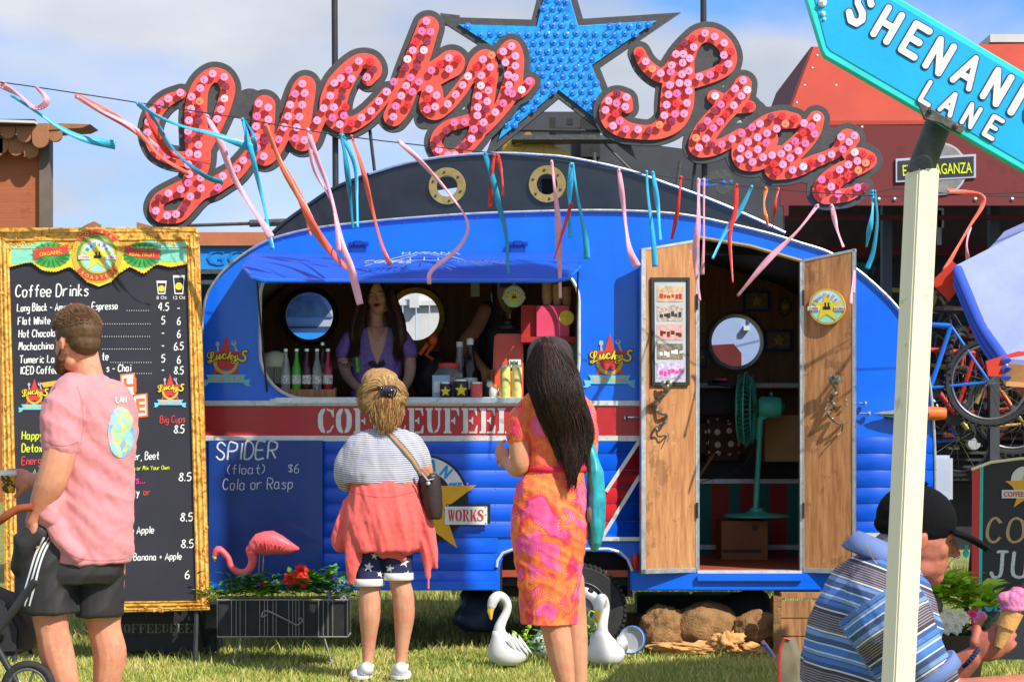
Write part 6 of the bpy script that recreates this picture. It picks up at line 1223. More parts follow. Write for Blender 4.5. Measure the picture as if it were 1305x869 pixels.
# ---------------------------------------------------------------- swans
def swan(cx, base, Y, s, flip, label, tall=1.0, turn=0):
    c = P(cx, base, Y); c.z = 0; w = thing('swan_planter', label, 'garden ornament', tuple(c), 'white swan planters on the grass'); k = 12/F*s*Y/12*1.0; Rt = RZ(turn)
    q = lambda x, z, y=0: c+Rt @ Vector((x*k*flip, y*k, z*k)); mb = MB()
    for zc, a, b, ox in ((0,22,24,4),): pass
    rs = [(0,16,18,2),(6,25,24,2),(14,28,26,3),(22,26,24,2),(30,20,19,-2),(38,13,13,-7),(46,8.5,8.5,-10)]
    rr = [[q(ox+a*math.cos(t), z, b*math.sin(t)) for t in [2*math.pi*j/20 for j in range(20)]] for z, a, b, ox in rs]; mb.rings(rr)
    nk = crom([(-9,40,9.5),(-9,50,7.6),(-5,60,6.4),(0,70,5.8),(2,80*tall,5.6),(-2,89*tall,5.8),(-10,93*tall,6.6),(-17,88*tall,7.4),(-20,80*tall,6.2)], 2); mb.tube([q(a[0], a[1]) for a in nk], [a[2]*k for a in nk], 12, roundend=True)
    mb.build('body', 'swan_white', w, smooth=2)
    mb = MB(); mb.tube([q(-20, 80*tall), q(-22, 72*tall), q(-21, 62*tall)], [5.2*k, 4.2*k, 1.6*k], 8, roundend=True); mb.build('bill', 'bill_yellow', w, smooth=True)
    mb = MB(); mb.tube([q(-16, 82*tall, -5), q(-20.5, 80*tall, -4), q(-20.5, 78*tall, 4)], 1.2*k, 6); mb.build('bill_band', 'black_matt', w)
    for sy in (-1, 1):
        mb = MB()
        for j in range(4): mb.rings([[q(-2+j*5+i*4.5, 34+j*1-i*5+4*math.sin(t)*(1-i*.18)*1.3, sy*(20+3*math.sin(i*1.0)+1.6*math.cos(t))) for t in [2*math.pi*m_/8 for m_ in range(8)]] for i in range(5)])
        mb.build('wing', 'swan_white', w, smooth=True)
    return w, q
s1, q1 = swan(645, 845, 11.3, .94, 1, 'white swan planter with its long neck arched left, left of the pair', 1.0, 12); s2, q2 = swan(771, 845, 11.3, .94, 1, 'white swan planter facing the camera, right of the woman in the dress', .97, 62)
s3, q3 = swan(700, 838, 11.75, .8, -1, 'small white swan planter behind the legs of the woman in the dress', .55, 0)
for nm, x, y, n, m_ in (('a', 680, 822, 160, 'leaf_a'), ('b', 665, 815, 60, 'leaf_lime'), ('c', 748, 808, 120, 'leaf_a'), ('d', 740, 815, 60, 'leaf_lime')):
    c = P(x, y, 11.45); o = leaf_mesh('potted_greenery', n, c.x, c.z-.04, .09, .14, 11.45, .08, .06, m_, None, seed=n); tag(o, {'a': 'leafy green plant between the swans left of the woman', 'b': 'lime green trailing plant by the left swan', 'c': 'green plant in the right swan planter', 'd': 'lime tips of the plant beside the right swan'}[nm], 'plant')
mb = MB()
for pts in ([(733,800),(740,788),(752,787),(760,797),(760,810)], [(742,806),(748,795),(757,792)], [(752,792),(750,783),(753,778),(758,780)], [(670,810),(680,790),(692,796)]): mb.tube([P(p_[0], p_[1], 11.4) for p_ in crom([(a, b, 0) for a, b in pts], 2)], .004, 5)
tag(mb.build('curly_stems', 'leaf_lime'), 'pale curling stems arching beside the right swan', 'plant')
# dish, sacks, crates, tarp under the caravan
dsh = thing('enamel_dish', 'white enamel dish with blue rim leaning by the wheel', 'dish', tuple(P(806, 833, 11.8))); c = P(805, 815, 11.75); mb = MB(); mb.lathe([(.002, -.012), (.055, -.012), (.078, .010), (.080, .006), (.058, -.018), (.002, -.018)], c, 26, RZ(-25) @ RX(78)); mb.build('bowl', 'pale_grey', dsh, smooth=True)
mb = MB(); R0 = RZ(-25) @ RX(78); mb.tube([c+R0 @ Vector((.08*math.cos(t), .08*math.sin(t), 0)) for t in [6.283*k/24 for k in range(24)]], .006, 6, closed=True); mb.build('rim', 'bike_blue', dsh)
def lump(name, label, cat, c, r, mat, seed=0, amp=.12, n=28, sq=1, group=None, fl=0):
    mb = MB(); mb.ball((0, 0, 0), 1, n); vs = []
    for v in mb.v:
        d = v.normalized(); k = 1+amp*noise.fractal(d*1.7+Vector((seed*3.1, 0, 0)), 1, 2, 3)+amp*.35*noise.noise(d*7+Vector((seed, 0, 0)))-fl*abs(noise.noise(Vector((d.x*3.2+d.z*2, d.y*3, d.z*2.2+seed)))); w = Vector((d.x*r[0]*k, d.y*r[1]*k, d.z*r[2]*k)); w.z = max(w.z, -r[2]*.75); vs.append(Vector(c)+w)
    mb.v = vs; o = mb.build(name, mat, smooth=2); return tag(o, label, cat, group)
lump('burlap_sack', 'large round brown burlap sack lying under the caravan', 'sack', P(898, 800, 12.15), (.22, .17, .16), 'burlap', 1, .10, 56, fl=.12)
lump('burlap_sack', 'slumped brown burlap sack with gathered neck beside the wheel', 'sack', P(844, 803, 12.1), (.15, .12, .15), 'burlap', 2, .2, 56, fl=.2)
lump('straw_basket', 'flattened tan straw bag leaning by the wooden crate', 'bag', P(966, 800, 12.05), (.16, .08, .11), 'burlap', 5, .15, 48, fl=.22)
lump('tan_cloth', 'crumpled tan cloth strip on the grass in front of the round sack', 'cloth', P(890, 826, 11.9), (.30, .08, .045), 'towel_tan', 7, .35, 60, fl=.6); lump('tan_cloth', 'bunched tan cloth knot right of the round sack', 'cloth', P(927, 818, 11.85), (.09, .06, .07), 'towel_tan', 9, .5, 48, fl=.8); lump('tan_cloth', 'small fold of tan cloth nearest the crate', 'cloth', P(958, 828, 11.9), (.10, .06, .04), 'towel_tan', 11, .5, 48, fl=.8)
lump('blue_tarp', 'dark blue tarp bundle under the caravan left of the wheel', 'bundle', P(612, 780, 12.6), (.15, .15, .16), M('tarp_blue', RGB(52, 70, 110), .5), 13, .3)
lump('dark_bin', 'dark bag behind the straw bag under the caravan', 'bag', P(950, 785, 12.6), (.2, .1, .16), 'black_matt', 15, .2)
for xa, xb in ((812, 884), (886, 960)):  # black boxes added to darken the view under the caravan
    t = thing('dark_backing_box', ('left' if xa < 850 else 'right')+' black box added as dark backing behind the sacks', 'crate', tuple(P(xa+30, 800, 13.0)), 'dark backing boxes under the caravan'); mb = MB(); mb.boxp(xa, 758, xb, 806, 13.0, .3); mb.build('body', 'black_matt', t, bevel=.01)
mb = MB(); mb.boxp(795, 785, 830, 803, 12.6, .3); tag(mb.build('timber_block', 'crate_wood'), 'block of orange timber between wheel and sack', 'timber')
cr = thing('wooden_crate', 'old wooden crate with rope handle at the right end of the sacks', 'crate', tuple(P(1010, 835, 11.9)))
for i in range(3): mb = MB(); y = 765+i*23; mb.boxp(996, y, 1042, y+21.5, 11.85, .015); mb.build('board', 'crate_wood', cr)
for i in range(3): mb = MB(); y = 765+i*23; a = P(994, y, 11.85); b = P(994, y+21, 11.85); mb.box((a.x, 12.05, (a.z+b.z)/2), (.015, .36, a.z-b.z-.005)); mb.build('board', 'crate_wood', cr)
mb = MB(); mb.boxp(996, 755, 1050, 762, 11.9, .35); mb.build('lid', 'crate_wood', cr); mb = MB(); mb.boxp(986, 760, 996, 833, 11.83, .02); mb.build('corner_post', 'burlap', cr)
# upright board by the seated man
yb = 7.4; cp_ = P(1003, 845, yb); mb = MB(); o_ = [(-.022,-.35),(-.028,.0),(-.024,.06),(-.008,.094),(.012,.088),(.03,.03),(.036,-.05),(.036,-.35)]
bd = thing('painted_board', 'upright grey painted board with rounded top and red edge left of the seated man', 'board', (cp_.x, yb, 0)); zc = P(0, 845, yb).z
mb.prism([Vector((cp_.x+a, yb, zc+b)) for a, b in [(x, z if z > -.3 else -zc) for x, z in o_]], (.03, .05, 0)); mb.build('face', M('board_grey', RGB(112, 104, 84), .6, var=.3, scale=12), bd, bevel=.004)
mb = MB(); mb.tube([Vector((cp_.x+a-.002, yb-.004, zc+b)) for a, b in o_[:5]], .005, 6); mb.build('edge', 'band_red', bd, smooth=True)
mb = MB(); c = P(978, 825, 11.6); mb.tube([c+Vector((-.03, 0, .04)), c+Vector((0, 0, 0)), c+Vector((.04, 0, -.06))], .012, 5, flat=.4); mb.cur = 1; mb.tube([c+Vector((-.02, -.01, .02)), c+Vector((.03, -.01, -.05))], .008, 5); tag(mb.build('flag_scrap', ['ribbon_pink', 'bike_blue']), 'small red and blue striped scrap by the crate', 'scrap')
# ---------------------------------------------------------------- juice chalkboard and flower tub on the right
YJ = 10.2; JB = PL(YJ)
jb = thing('juice_chalkboard', 'A-frame chalkboard with red edge, large chalk letters CO and JU and star badge', 'chalkboard', (P(1300, 840, YJ).x, YJ, 0))
shape('panel', [[(1240,596),(1262,588),(1300,583),(1340,583),(1400,592),(1400,840),(1243,840)]], JB, .03, 'board_black', jb)
shape('red_edge', [[(1240,597),(1249,593),(1246,840),(1238,840)]], JB, .02, 'print_red', jb, z=.006); shape('teal_edge', [[(1249,595),(1253,593.5),(1250,840),(1246,840)]], JB, .02, 'teal_edge', jb, z=.005)
mb = MB(); mb.tube([JB.px(p_[0], p_[1], .004) for p_ in [(1238,598),(1262,589),(1300,584),(1345,584),(1400,594)]], .008, 6); mb.build('top_edge', 'cream_paint', jb)
chk = lambda s_, x, y, h, m_, w: hand(s_, JB, x, y, h, m_, jb, w=w, sx=1.0, z=.003)
for dx, dy in ((0, 0), (1.6, .8), (-1, 1.4)): hand('CO', JB, 1257+dx, 690+dy, 31, 'chalk_tan', jb, w=1.5, sx=1.05, z=.003, jit=.0, gap=3); hand('JU', JB, 1262+dx, 734+dy, 32, 'chalk', jb, w=2.2, sx=1.0, z=.003, jit=.0, gap=2.6)
for dx in (0, 1.5): hand('CL', JB, 1254+dx, 778, 24, 'chalk_blue', jb, w=2.4, sx=.8, z=.003, jit=0)
shape('badge_arch', [circ(1306, 612, 18, 24)], JB, .003, 'print_white', jb, z=.006); shape('badge_star', [star(1309, 622, 30, 12)], JB, .003, 'star_gold', jb, z=.009); shape('badge_plate', [[(1276,624),(1330,624),(1330,634.5),(1276,634.5)]], JB, .002, 'print_white', jb, z=.012); text('COFFEE', JB, 1278, 632.5, 6.4, 'print_red', jb, z=.014, bold=.02, sx=.85)
mb = MB(); mb.tube([P(1250, 600, YJ+.03), Vector((P(1250, 600, YJ).x, YJ+.5, 0))], .012, 6); mb.build('rear_leg', 'pole_black', jb)
tb = thing('flower_tub', 'dark tub of white and pink flowers and ferns in front of the juice chalkboard', 'planter', (P(1210, 830, 9.9).x, 9.9, 0)); c = Vector((P(1208, 800, 9.9).x, 9.9, 0)); c.z = -.02; mb = MB(); mb.lathe([(.13, -.02), (.17, .2), (.18, .33), (.16, .33), (.15, .25)], c, 20); mb.build('tub', 'leather', tb, smooth=True)
def pl_(x, y): return P(x, y, 9.85)
for i, (x, y, n, s_, m_) in enumerate(((1185,762,90,.13,'leaf_lime'),(1205,752,90,.16,'leaf_lime'),(1228,755,90,.17,'leaf_lime'),(1252,768,80,.14,'leaf_lime'),(1195,800,60,.09,'leaf_a'),(1240,805,70,.08,'leaf_a'),(1170,790,50,.08,'leaf_lime'),(1258,800,40,.07,'leaf_a'))):
    q_ = pl_(x, y); leaf_mesh('foliage', n, q_.x, q_.z-.03, .08, .09, 9.9, .07, s_, m_, tb, seed=40+i)
for x, y, r_ in ((1192,788,.055),(1208,784,.05),(1224,786,.05),(1204,798,.05),(1216,799,.045)): flower(x, y, 9.8, r_, 'petal_white', tb, 18, heads=2.7)
for x, y, m_ in ((1246,790,'petal_lilac'),(1243,802,'petal_pink'),(1252,810,'petal_pink'),(1238,783,'petal_pink'),(1250,784,'petal_lilac')): flower(x, y, 9.8, .034, m_, tb, 16, heads=2.5)
lump('stone_ball', 'dark round ornament among the white flowers in the tub', 'ornament', P(1191, 772, 9.78), (.042, .042, .045), 'steel_dark', 3, .05)
# ---------------------------------------------------------------- things on and behind the counter
zc_ = P(0, 508, YF).z
def Cp(px, Y): return Vector(((px-CX)*Y/F, Y, FR.px(0, 508).z))
def bottle(px, mat, label, Y=12.06, h=.245, r=.028):
    c = Cp(px, Y)+Vector((0, 0, .055)); b = thing('soda_bottle', label, 'bottle', tuple(c), 'soda bottles in the wooden crate')
    mb = MB(); mb.lathe([(r*.85, 0), (r, .008), (r, h*.48), (r*.8, h*.58), (r*.42, h*.76), (r*.36, h*.92), (r*.44, h*.93), (r*.44, h*.95)], c, 14); mb.build('glass', mat, b, smooth=True)
    mb = MB(); mb.lathe([(r*.48, h*.94), (r*.48, h), (r*.3, h+.002)], c, 12); mb.build('cap', 'cap_tin', b); mb = MB(); mb.lathe([(r*1.02, h*.14), (r*1.02, h*.36)], c, 14); mb.build('label', M('bottle_label', (.5, .5, .48, 1), .5, var=.9, scale=90), b)
for px, m_, lb, Yb in ((364,'bottle_clear','clear soda bottle at the left end of the crate',12.06),(378,'bottle_green','bright green soda bottle in the crate',12.06),(391,'bottle_purple','dark purple soda bottle right of the green one',12.06),(404,'bottle_clear','clear soda bottle right of the purple one',12.06),(418,'bottle_red','red soda bottle at the right end of the crate',12.06),(411,'bottle_cola','tall dark bottle standing behind the crate',12.2)):
    bottle(px, m_, lb, Yb, .245 if Yb < 12.1 else .29)
cr2 = thing('bottle_crate', 'small pale wooden crate holding soda bottles on the window counter', 'crate', tuple(Cp(391, 12.06)))
for Yq in (12.01, 12.11): mb = MB(); mb.boxp(356, 496, 427, 508, Yq, .01); mb.build('side_board', 'crate_wood', cr2)
for px in (357, 426): mb = MB(); mb.boxp(px-1, 494, px+1, 508, 12.015, .1); mb.build('end_board', 'crate_wood', cr2)
mb = MB(); mb.boxp(357, 505, 426, 507.8, 12.02, .09); mb.build('base_board', 'crate_wood', cr2)
ls = thing('fringed_lamp', 'cream fringed lampshade at the left end of the window', 'lamp', tuple(Cp(350, 12.25))); c = P(350, 468, 12.25); mb = MB(); mb.lathe([(.02, .1), (.06, .085), (.085, .05), (.092, 0), (.088, 0)], c, 22); mb.build('shade', 'cream_shade', ls, smooth=True); mb = MB()
for k in range(40): t = 6.283*k/40; p = c+Vector((.09*math.cos(t), .09*math.sin(t), 0)); mb.tube([p, p+Vector((0, 0, -.10))], .0035, 4)
tag(mb.build('fringe', 'cream_shade', ls), kind='stuff'); mb = MB(); mb.tube([c+Vector((0, 0, .1)), c+Vector((0, 0, -.2))], .01, 6); mb.build('stem', 'black_matt', ls)
pz = thing('posy', 'small posy of dried flowers with green stalks by the barista', 'flowers', tuple(Cp(446, 12.1))); c = P(444, 462, 12.1)
leaf_mesh('stalks', 40, c.x, c.z-.04, .09, .06, 12.1, .04, .06, M('dried', RGB(120, 100, 78), .8, var=.4), pz, seed=5); mb = MB(); mb.tube([c+Vector((.05, 0, .03)), c+Vector((.06, -.02, -.06))], .012, 7); mb.build('wrapping', 'bottle_green', pz)
orn = thing('orange_ornament', 'orange physalis like ornament hanging by the brass porthole', 'ornament', tuple(P(552, 440, 12.5))); mb = MB(); mb.ball(P(552, 433, 12.5), (.03, .03, .04), 12); mb.tube([P(545, 438, 12.5), P(535, 452, 12.5)], .014, 6); mb.tube([P(552, 440, 12.5), P(543, 452, 12.5), P(552, 458, 12.5)], .012, 6); mb.build('body', M('ornament_orange', RGB(226, 92, 30), .35), orn, smooth=True)
lump('dark_bundle', 'dark bag hanging behind the counter right of the barista', 'bag', P(548, 480, 12.7), (.12, .1, .16), 'black_matt', 21, .2)
jar = thing('sweet_jar', 'glass sweet jar with red lid and blue label box', 'jar', tuple(Cp(568, 12.12))); c = Cp(572, 12.15); mb = MB(); mb.lathe([(.07, 0), (.09, .02), (.095, .1), (.085, .16), (.06, .19)], c, 20); mb.build('glass', 'bottle_clear', jar, smooth=True); mb = MB(); mb.lathe([(.064, .19), (.064, .215), (.05, .22)], c, 18); mb.build('lid', 'print_red', jar, smooth=True)
mb = MB(); mb.boxp(551, 478, 573, 508, 12.03, .04); mb.build('label_box', M('label_blue', RGB(150, 190, 216), .5), jar); mb = MB(); mb.boxp(553, 486, 571, 500, 12.026, .004); mb.build('label_print', 'print_white', jar)
for k in range(12): 
    mb = MB(); mb.ball(c+Vector((random.uniform(-.05, .05), random.uniform(-.05, .05), random.uniform(.03, .15))), .018, 7); mb.build('sweet', random.choice(['petal_pink', 'print_white', 'print_red']), jar)
def can(px, h, r, mat, label, Y=12.04, cat='tin', sleeve=None, st=None, group=None, nm='printed_tin'):
    c = Cp(px, Y); t = thing(nm, label, cat, tuple(c), group); mb = MB(); mb.lathe([(r*.97, 0), (r, .004), (r, h-.004), (r*.97, h)], c, 20); mb.build('body', mat, t, smooth=True); mb = MB(); mb.lathe([(r*1.02, h-.006), (r*1.02, h+.004), (r*.9, h+.006)], c, 20); mb.build('rim', 'cap_tin', t)
    if st:
        q = PL(O=c+Vector((0, -r-.002, h*.45)), u=(1, 0, 0), v=(0, 0, 1)); shape('printed_star', [[(a*st, b*st) for a, b in [(math.cos(math.radians(90-36*i))*(1 if i % 2 == 0 else .45), math.sin(math.radians(90-36*i))*(1 if i % 2 == 0 else .45)) for i in range(10)]]], q, .003, 'print_yellow', t, inpx=False, z=.001)
    return t
can(568, .095, .035, 'board_black', 'dark tin with yellow star left of its taller twin', 12.0, st=.032); can(588, .11, .042, 'board_black', 'larger dark tin with yellow star in the middle of the counter', 12.0, st=.04)
can(607, .095, .036, M('tin_coral', RGB(232, 96, 96), .5, var=.3, scale=60), 'coral red patterned tin between star tin and cat figurine', 12.0)
can(644, .195, .030, M('can_green', RGB(206, 214, 120), .4, var=.25, scale=50), 'tall yellow green patterned can, left of two', 12.0, 'can', group='tall yellow cans'); can(659, .195, .030, M('can_cream', RGB(220, 208, 130), .4, var=.25, scale=50), 'tall yellow cream patterned can, right of two', 12.0, 'can', group='tall yellow cans')
cb = thing('cola_bottle', 'large dark cola bottle with white cap and label', 'bottle', tuple(Cp(599, 12.15))); c = Cp(599, 12.18); mb = MB(); mb.lathe([(.04, 0), (.045, .01), (.045, .19), (.03, .25), (.019, .30), (.018, .345)], c, 18); mb.build('glass', 'bottle_cola', cb, smooth=True); mb = MB(); mb.lathe([(.021, .33), (.021, .365), (.015, .37)], c, 14); mb.build('cap', 'print_white', cb); mb = MB(); mb.lathe([(.0458, .06), (.0458, .13)], c, 18); mb.build('label', 'paper_white', cb)
c = Cp(586, 12.22); bt2 = thing('syrup_bottle', 'clear syrup bottle behind the cola bottle', 'bottle', tuple(c)); mb = MB(); mb.lathe([(.045, 0), (.045, .16), (.02, .26), (.018, .33)], c, 16); mb.build('glass', 'bottle_clear', bt2, smooth=True); mb = MB(); mb.lathe([(.021, .32), (.021, .35)], c, 12); mb.build('cap', 'print_white', bt2)
sj = thing('stirrer_cup', 'cup packed with wooden coffee stirrers', 'cup', tuple(Cp(622, 12.15))); c = Cp(622, 12.12); mb = MB(); mb.lathe([(.03, 0), (.038, .12), (.034, .12)], c, 16); mb.build('cup', 'steel_dark', sj); mb = MB()
for k in range(46): a = random.uniform(0, 6.28); r_ = random.uniform(0, .03); p = c+Vector((r_*math.cos(a), r_*math.sin(a), .04)); mb.tube([p, p+Vector((math.cos(a)*r_*.9, math.sin(a)*r_*.9, random.uniform(.125, .15)))], .0022, 4)
tag(mb.build('stirrers', 'crate_wood', sj), kind='stuff')
ct = thing('cat_figurine', 'white and ginger sitting cat figurine on the counter', 'figurine', tuple(Cp(628, 12.0))); c = Cp(627, 12.0); mb = MB(); mb.ball(c+Vector((.012, 0, .04)), (.032, .026, .042), 12); mb.ball(c+Vector((-.012, -.005, .085)), (.021, .02, .02), 12); mb.ball(c+Vector((.035, .0, .018)), (.025, .02, .02), 10); mb.build('body', 'cat_white', ct, smooth=True)
mb = MB(); mb.lathe([(.008, 0), (.001, .018)], c+Vector((-.024, -.005, .10)), 6); mb.lathe([(.008, 0), (.001, .018)], c+Vector((-.001, -.005, .10)), 6); mb.ball(c+Vector((.040, -.002, .025)), (.022, .02, .024), 9); mb.ball(c+Vector((.02, -.012, .07)), (.018, .015, .02), 8); mb.build('ginger_patch', M('ginger', RGB(204, 120, 60), .6), ct, smooth=True)
# grinder
gr = thing('coffee_grinder', 'orange coffee grinder with dark bean hopper and round yellow badge', 'coffee grinder', tuple(Cp(648, 12.25))); Yg = 12.2; mb = MB(); a = P(628, 421, Yg); b = P(667, 508, Yg)
pr_ = [(0, 0), (-.015, .15), (-.0, .36), (.01, .408)]; w = b.x-a.x; z0 = FR.px(0, 508).z
mb.rings([[Vector((a.x+dx, Yg-k_, z0+h)), Vector((a.x+w-dx*.3, Yg-k_, z0+h)), Vector((a.x+w-dx*.3, Yg+.22, z0+h)), Vector((a.x+dx, Yg+.22, z0+h))] for dx, k_, h in ((0, .02, 0), (.0, .03, .16), (.004, .0, .30), (.01, -.01, .40))]); mb.build('body', 'orange_machine', gr, bevel=.012)
mb = MB(); c = P(648, 420, Yg+.1); mb.lathe([(.06, 0), (.07, .02), (.03, .03), (.035, .06)], c, 20); mb.build('collar', 'pole_black', gr, smooth=True); mb = MB(); mb.lathe([(.035, .05), (.06, .09), (.10, .16), (.108, .20), (.108, .31), (.09, .32)], c, 26); mb.build('hopper', M('hopper', RGB(52, 30, 22), .12, trans=.25, coat=.5), gr, smooth=True)
mb = MB(); mb.lathe([(.11, .31), (.11, .325), (.05, .34)], c, 26); mb.build('hopper_lid', 'pole_black', gr, smooth=True); medallion(PL(O=c+Vector((0, -.115, .2))), 655, 378, 14, gr, .004)
q = PL(O=Vector((P(655, 470, Yg).x, Yg-.027, 0))); shape('sticker', [[(649,458),(664,458),(664,475),(649,475)]], q, .002, 'print_white', gr, z=.002); text('MM', q, 650, 465.5, 6, 'green_paint', gr, z=.004, sx=.8, bold=.02); text('M', q, 650, 473.5, 6, 'print_black', gr, z=.004, bold=.02)
pk = thing('pink_box', 'pink cube shaped box with yellow sun print on a shelf by the window', 'box', tuple(P(697, 427, 12.25))); mb = MB(); zt2 = P(0, 389, 12.1).z; zb2 = P(0, 429, 12.1).z; mb.box((P(704, 0, 12.2).x, 12.22, (zt2+zb2)/2), (.20, .2, zt2-zb2), RZ(0)); mb.build('body', 'pink_box', pk, bevel=.004)
q = PL(12.115); shape('printed_sun', [circ(722, 405, 9.5, 22)], q, .002, 'print_yellow', pk, z=.001); mb = MB(); mb.boxp(664, 389, 683, 429, 12.16, .2); mb.build('side', 'red_panel', pk)
mb = MB(); mb.boxp(664, 429, 736, 436, 12.1, .25); tag(mb.build('corner_shelf', 'red_panel'), 'small red shelf under the pink box', 'shelf'); mb = MB(); mb.boxp(726, 436, 742, 470, 12.2, .1); tag(mb.build('green_panel', 'green_paint'), 'dark green panel at the right end of the window', 'panel')
for k, px in enumerate((697, 710, 722)):
    c = P(px, 389, 12.2); st = thing('cup_stack', ['left','middle','right'][k]+' stack of tan paper cups upon the pink box', 'cups', tuple(c), 'stacks of paper cups')
    for j in range(6-k): mb = MB(); mb.lathe([(.024, 0), (.030, .05), (.032, .05), (.032, .054)], c+Vector((0, 0, .018*j)), 14); mb.build('cup', 'tan_cup', st)
mb = MB(); mb.boxp(600, 350, 611, 378, 12.9, .01); tag(mb.build('note', 'pale_grey'), 'small pale note pinned on the dark inner wall', 'note')
# counter edge price card etc; fan and things in the doorway
YFn = 13.2; zfl = FR.px(0, 727).z
fn = thing('pedestal_fan', 'turquoise vintage pedestal fan standing in the doorway', 'fan', tuple(P(964, 657, YFn))); c = P(964, 656, YFn); mb = MB(); mb.lathe([(.215, -.012), (.218, -.004), (.20, .004), (.08, .012), (.05, .025), (.04, .045), (.02, .05)], c, 36); mb.build('base', 'fan_teal', fn, smooth=True)
mb = MB(); mb.tube([P(963, 652, YFn), P(966, 595, YFn), P(969, 538, YFn)], [.021, .017, .017], 14); mb.tube([P(967, 560, YFn), P(969, 532, YFn)], .023, 12); mb.build('pole', 'fan_teal', fn, smooth=True)
mb = MB(); c = P(966, 519, YFn); mb.lathe([(.05, 0), (.068, .02), (.072, .10), (.064, .145), (.03, .172), (.002, .175)], c, 24, RY(90)); mb.tube([P(972, 534, YFn), P(972, 525, YFn)], .03, 10); mb.ball(P(983, 502, YFn), .012, 8); mb.build('motor', 'fan_teal', fn, smooth=True)
cgc = P(951, 522, YFn); Rf = .245; Rc = RZ(-12)
mb = MB()
for x in (-.045, 0, .045): 
    rr_ = Rf*(1 if x == 0 else .9); mb.tube([cgc+Rc @ Vector((x, math.cos(t)*rr_, math.sin(t)*rr_)) for t in [6.283*k/40 for k in range(40)]], .006 if x == 0 else .004, 6, closed=True)
for rr_ in (.19, .13): mb.tube([cgc+Rc @ Vector((-.052, math.cos(t)*rr_, math.sin(t)*rr_)) for t in [6.283*k/30 for k in range(30)]], .003, 5, closed=True)
mb.lathe([(.05, 0), (.05, .01)], cgc+Rc @ Vector((-.06, 0, 0)), 20, Rc @ RY(90)); mb.build('cage_ring', 'fan_teal', fn, smooth=True)
mb = MB()
for k in range(44):
    t = 6.283*k/44; mb.tube([cgc+Rc @ Vector((-.058, math.cos(t)*.05, math.sin(t)*.05)), cgc+Rc @ Vector((-.052, math.cos(t)*.19, math.sin(t)*.19)), cgc+Rc @ Vector((0, math.cos(t)*Rf, math.sin(t)*Rf)), cgc+Rc @ Vector((.05, math.cos(t)*.19, math.sin(t)*.19)), cgc+Rc @ Vector((.06, math.cos(t)*.05, math.sin(t)*.05))], .0022, 4)
mb.build('cage_wires', 'fan_teal', fn)
for k in range(4):
    t = 6.283*k/4+.4; ra = Vector((0, math.cos(t), math.sin(t))); tb_ = Vector((0, -math.sin(t), math.cos(t))); vs = []
    for r_, w in ((.04, .03), (.1, .07), (.17, .085), (.21, .05)): vs += [cgc+Rc @ (ra*r_+tb_*w+Vector((.02, 0, 0))), cgc+Rc @ (ra*r_-tb_*w*.4+Vector((-.02, 0, 0)))]
    mb = MB(); mb.add(vs+[v+Vector((.003, 0, 0)) for v in vs], [(0,1,3,2),(2,3,5,4),(4,5,7,6),(8,10,11,9),(10,12,13,11),(12,14,15,13),(0,2,10,8),(2,4,12,10),(4,6,14,12),(1,9,11,3),(3,11,13,5),(5,13,15,7),(6,7,15,14),(0,8,9,1)]); mb.build('blade', 'teal_panel', fn)
cbx = thing('cardboard_box', 'printed brown cardboard box under the fan base', 'box', (P(948, 0, 13.2).x, 13.2, zfl)); mb = MB(); a = P(920, 662, 13.05); b = P(971, 662, 13.05); zt3 = P(0, 662, 13.2).z; mb.box(((a.x+b.x)/2+.02, 13.25, (zfl+zt3)/2), (b.x-a.x+.04, .36, zt3-zfl-.004)); mb.build('carton', M('carton_brown', RGB(150, 96, 56), .8), cbx, bevel=.003)
mb = MB(); mb.boxp(921, 700, 970, 704, 13.066, .003); mb.build('printed_band', 'board_black', cbx); mb = MB(); mb.lathe([(.02, 0), (.02, .002)], P(962, 672, 13.067), 10, RX(90)); mb.build('printed_mark', 'board_black', cbx)
mb = MB(); mb.boxp(975, 529, 1024, 588, 13.5, .3); tag(mb.build('tan_carton', 'cardboard', bevel=.004), 'plain tan cardboard carton on the bench behind the fan', 'box')
mb = MB(); mb.boxp(893, 530, 952, 587, 13.55, .22); tag(mb.build('spotted_cushion', 'polka_brown', bevel=.05), 'brown cushion with white spots on the bench', 'cushion')
mb = MB(); mb.boxp(893, 498, 942, 528, 13.5, .25); tag(mb.build('black_case', 'black_matt', bevel=.01), 'black case above the spotted cushion', 'case')
mb = MB(); mb.box(P(925, 489, 13.4), (.22, .2, .03), RY(5)); mb.cur = 1; mb.box(P(915, 486, 13.4), (.1, .2, .03), RY(-8)); tag(mb.build('folded_clothes', ['dark_blue', 'petal_pink']), 'folded blue and pink clothes lying on the shelf', 'clothes')
mb = MB(); mb.tube([P(886, 615, 13.2), P(910, 578, 13.2)], .009, 6); tag(mb.build('broom_handle', 'crate_wood'), 'wooden stick leaning at the left of the doorway', 'stick')
mb = MB(); mb.tube([P(p_[0], p_[1], 13.15) for p_ in crom([(963,560,0),(950,590,0),(925,605,0),(893,614,0)], 4)], .003, 5); tag(mb.build('fan_cord', 'line_black'), 'thin dark cord looping from the fan to the bench', 'cord')
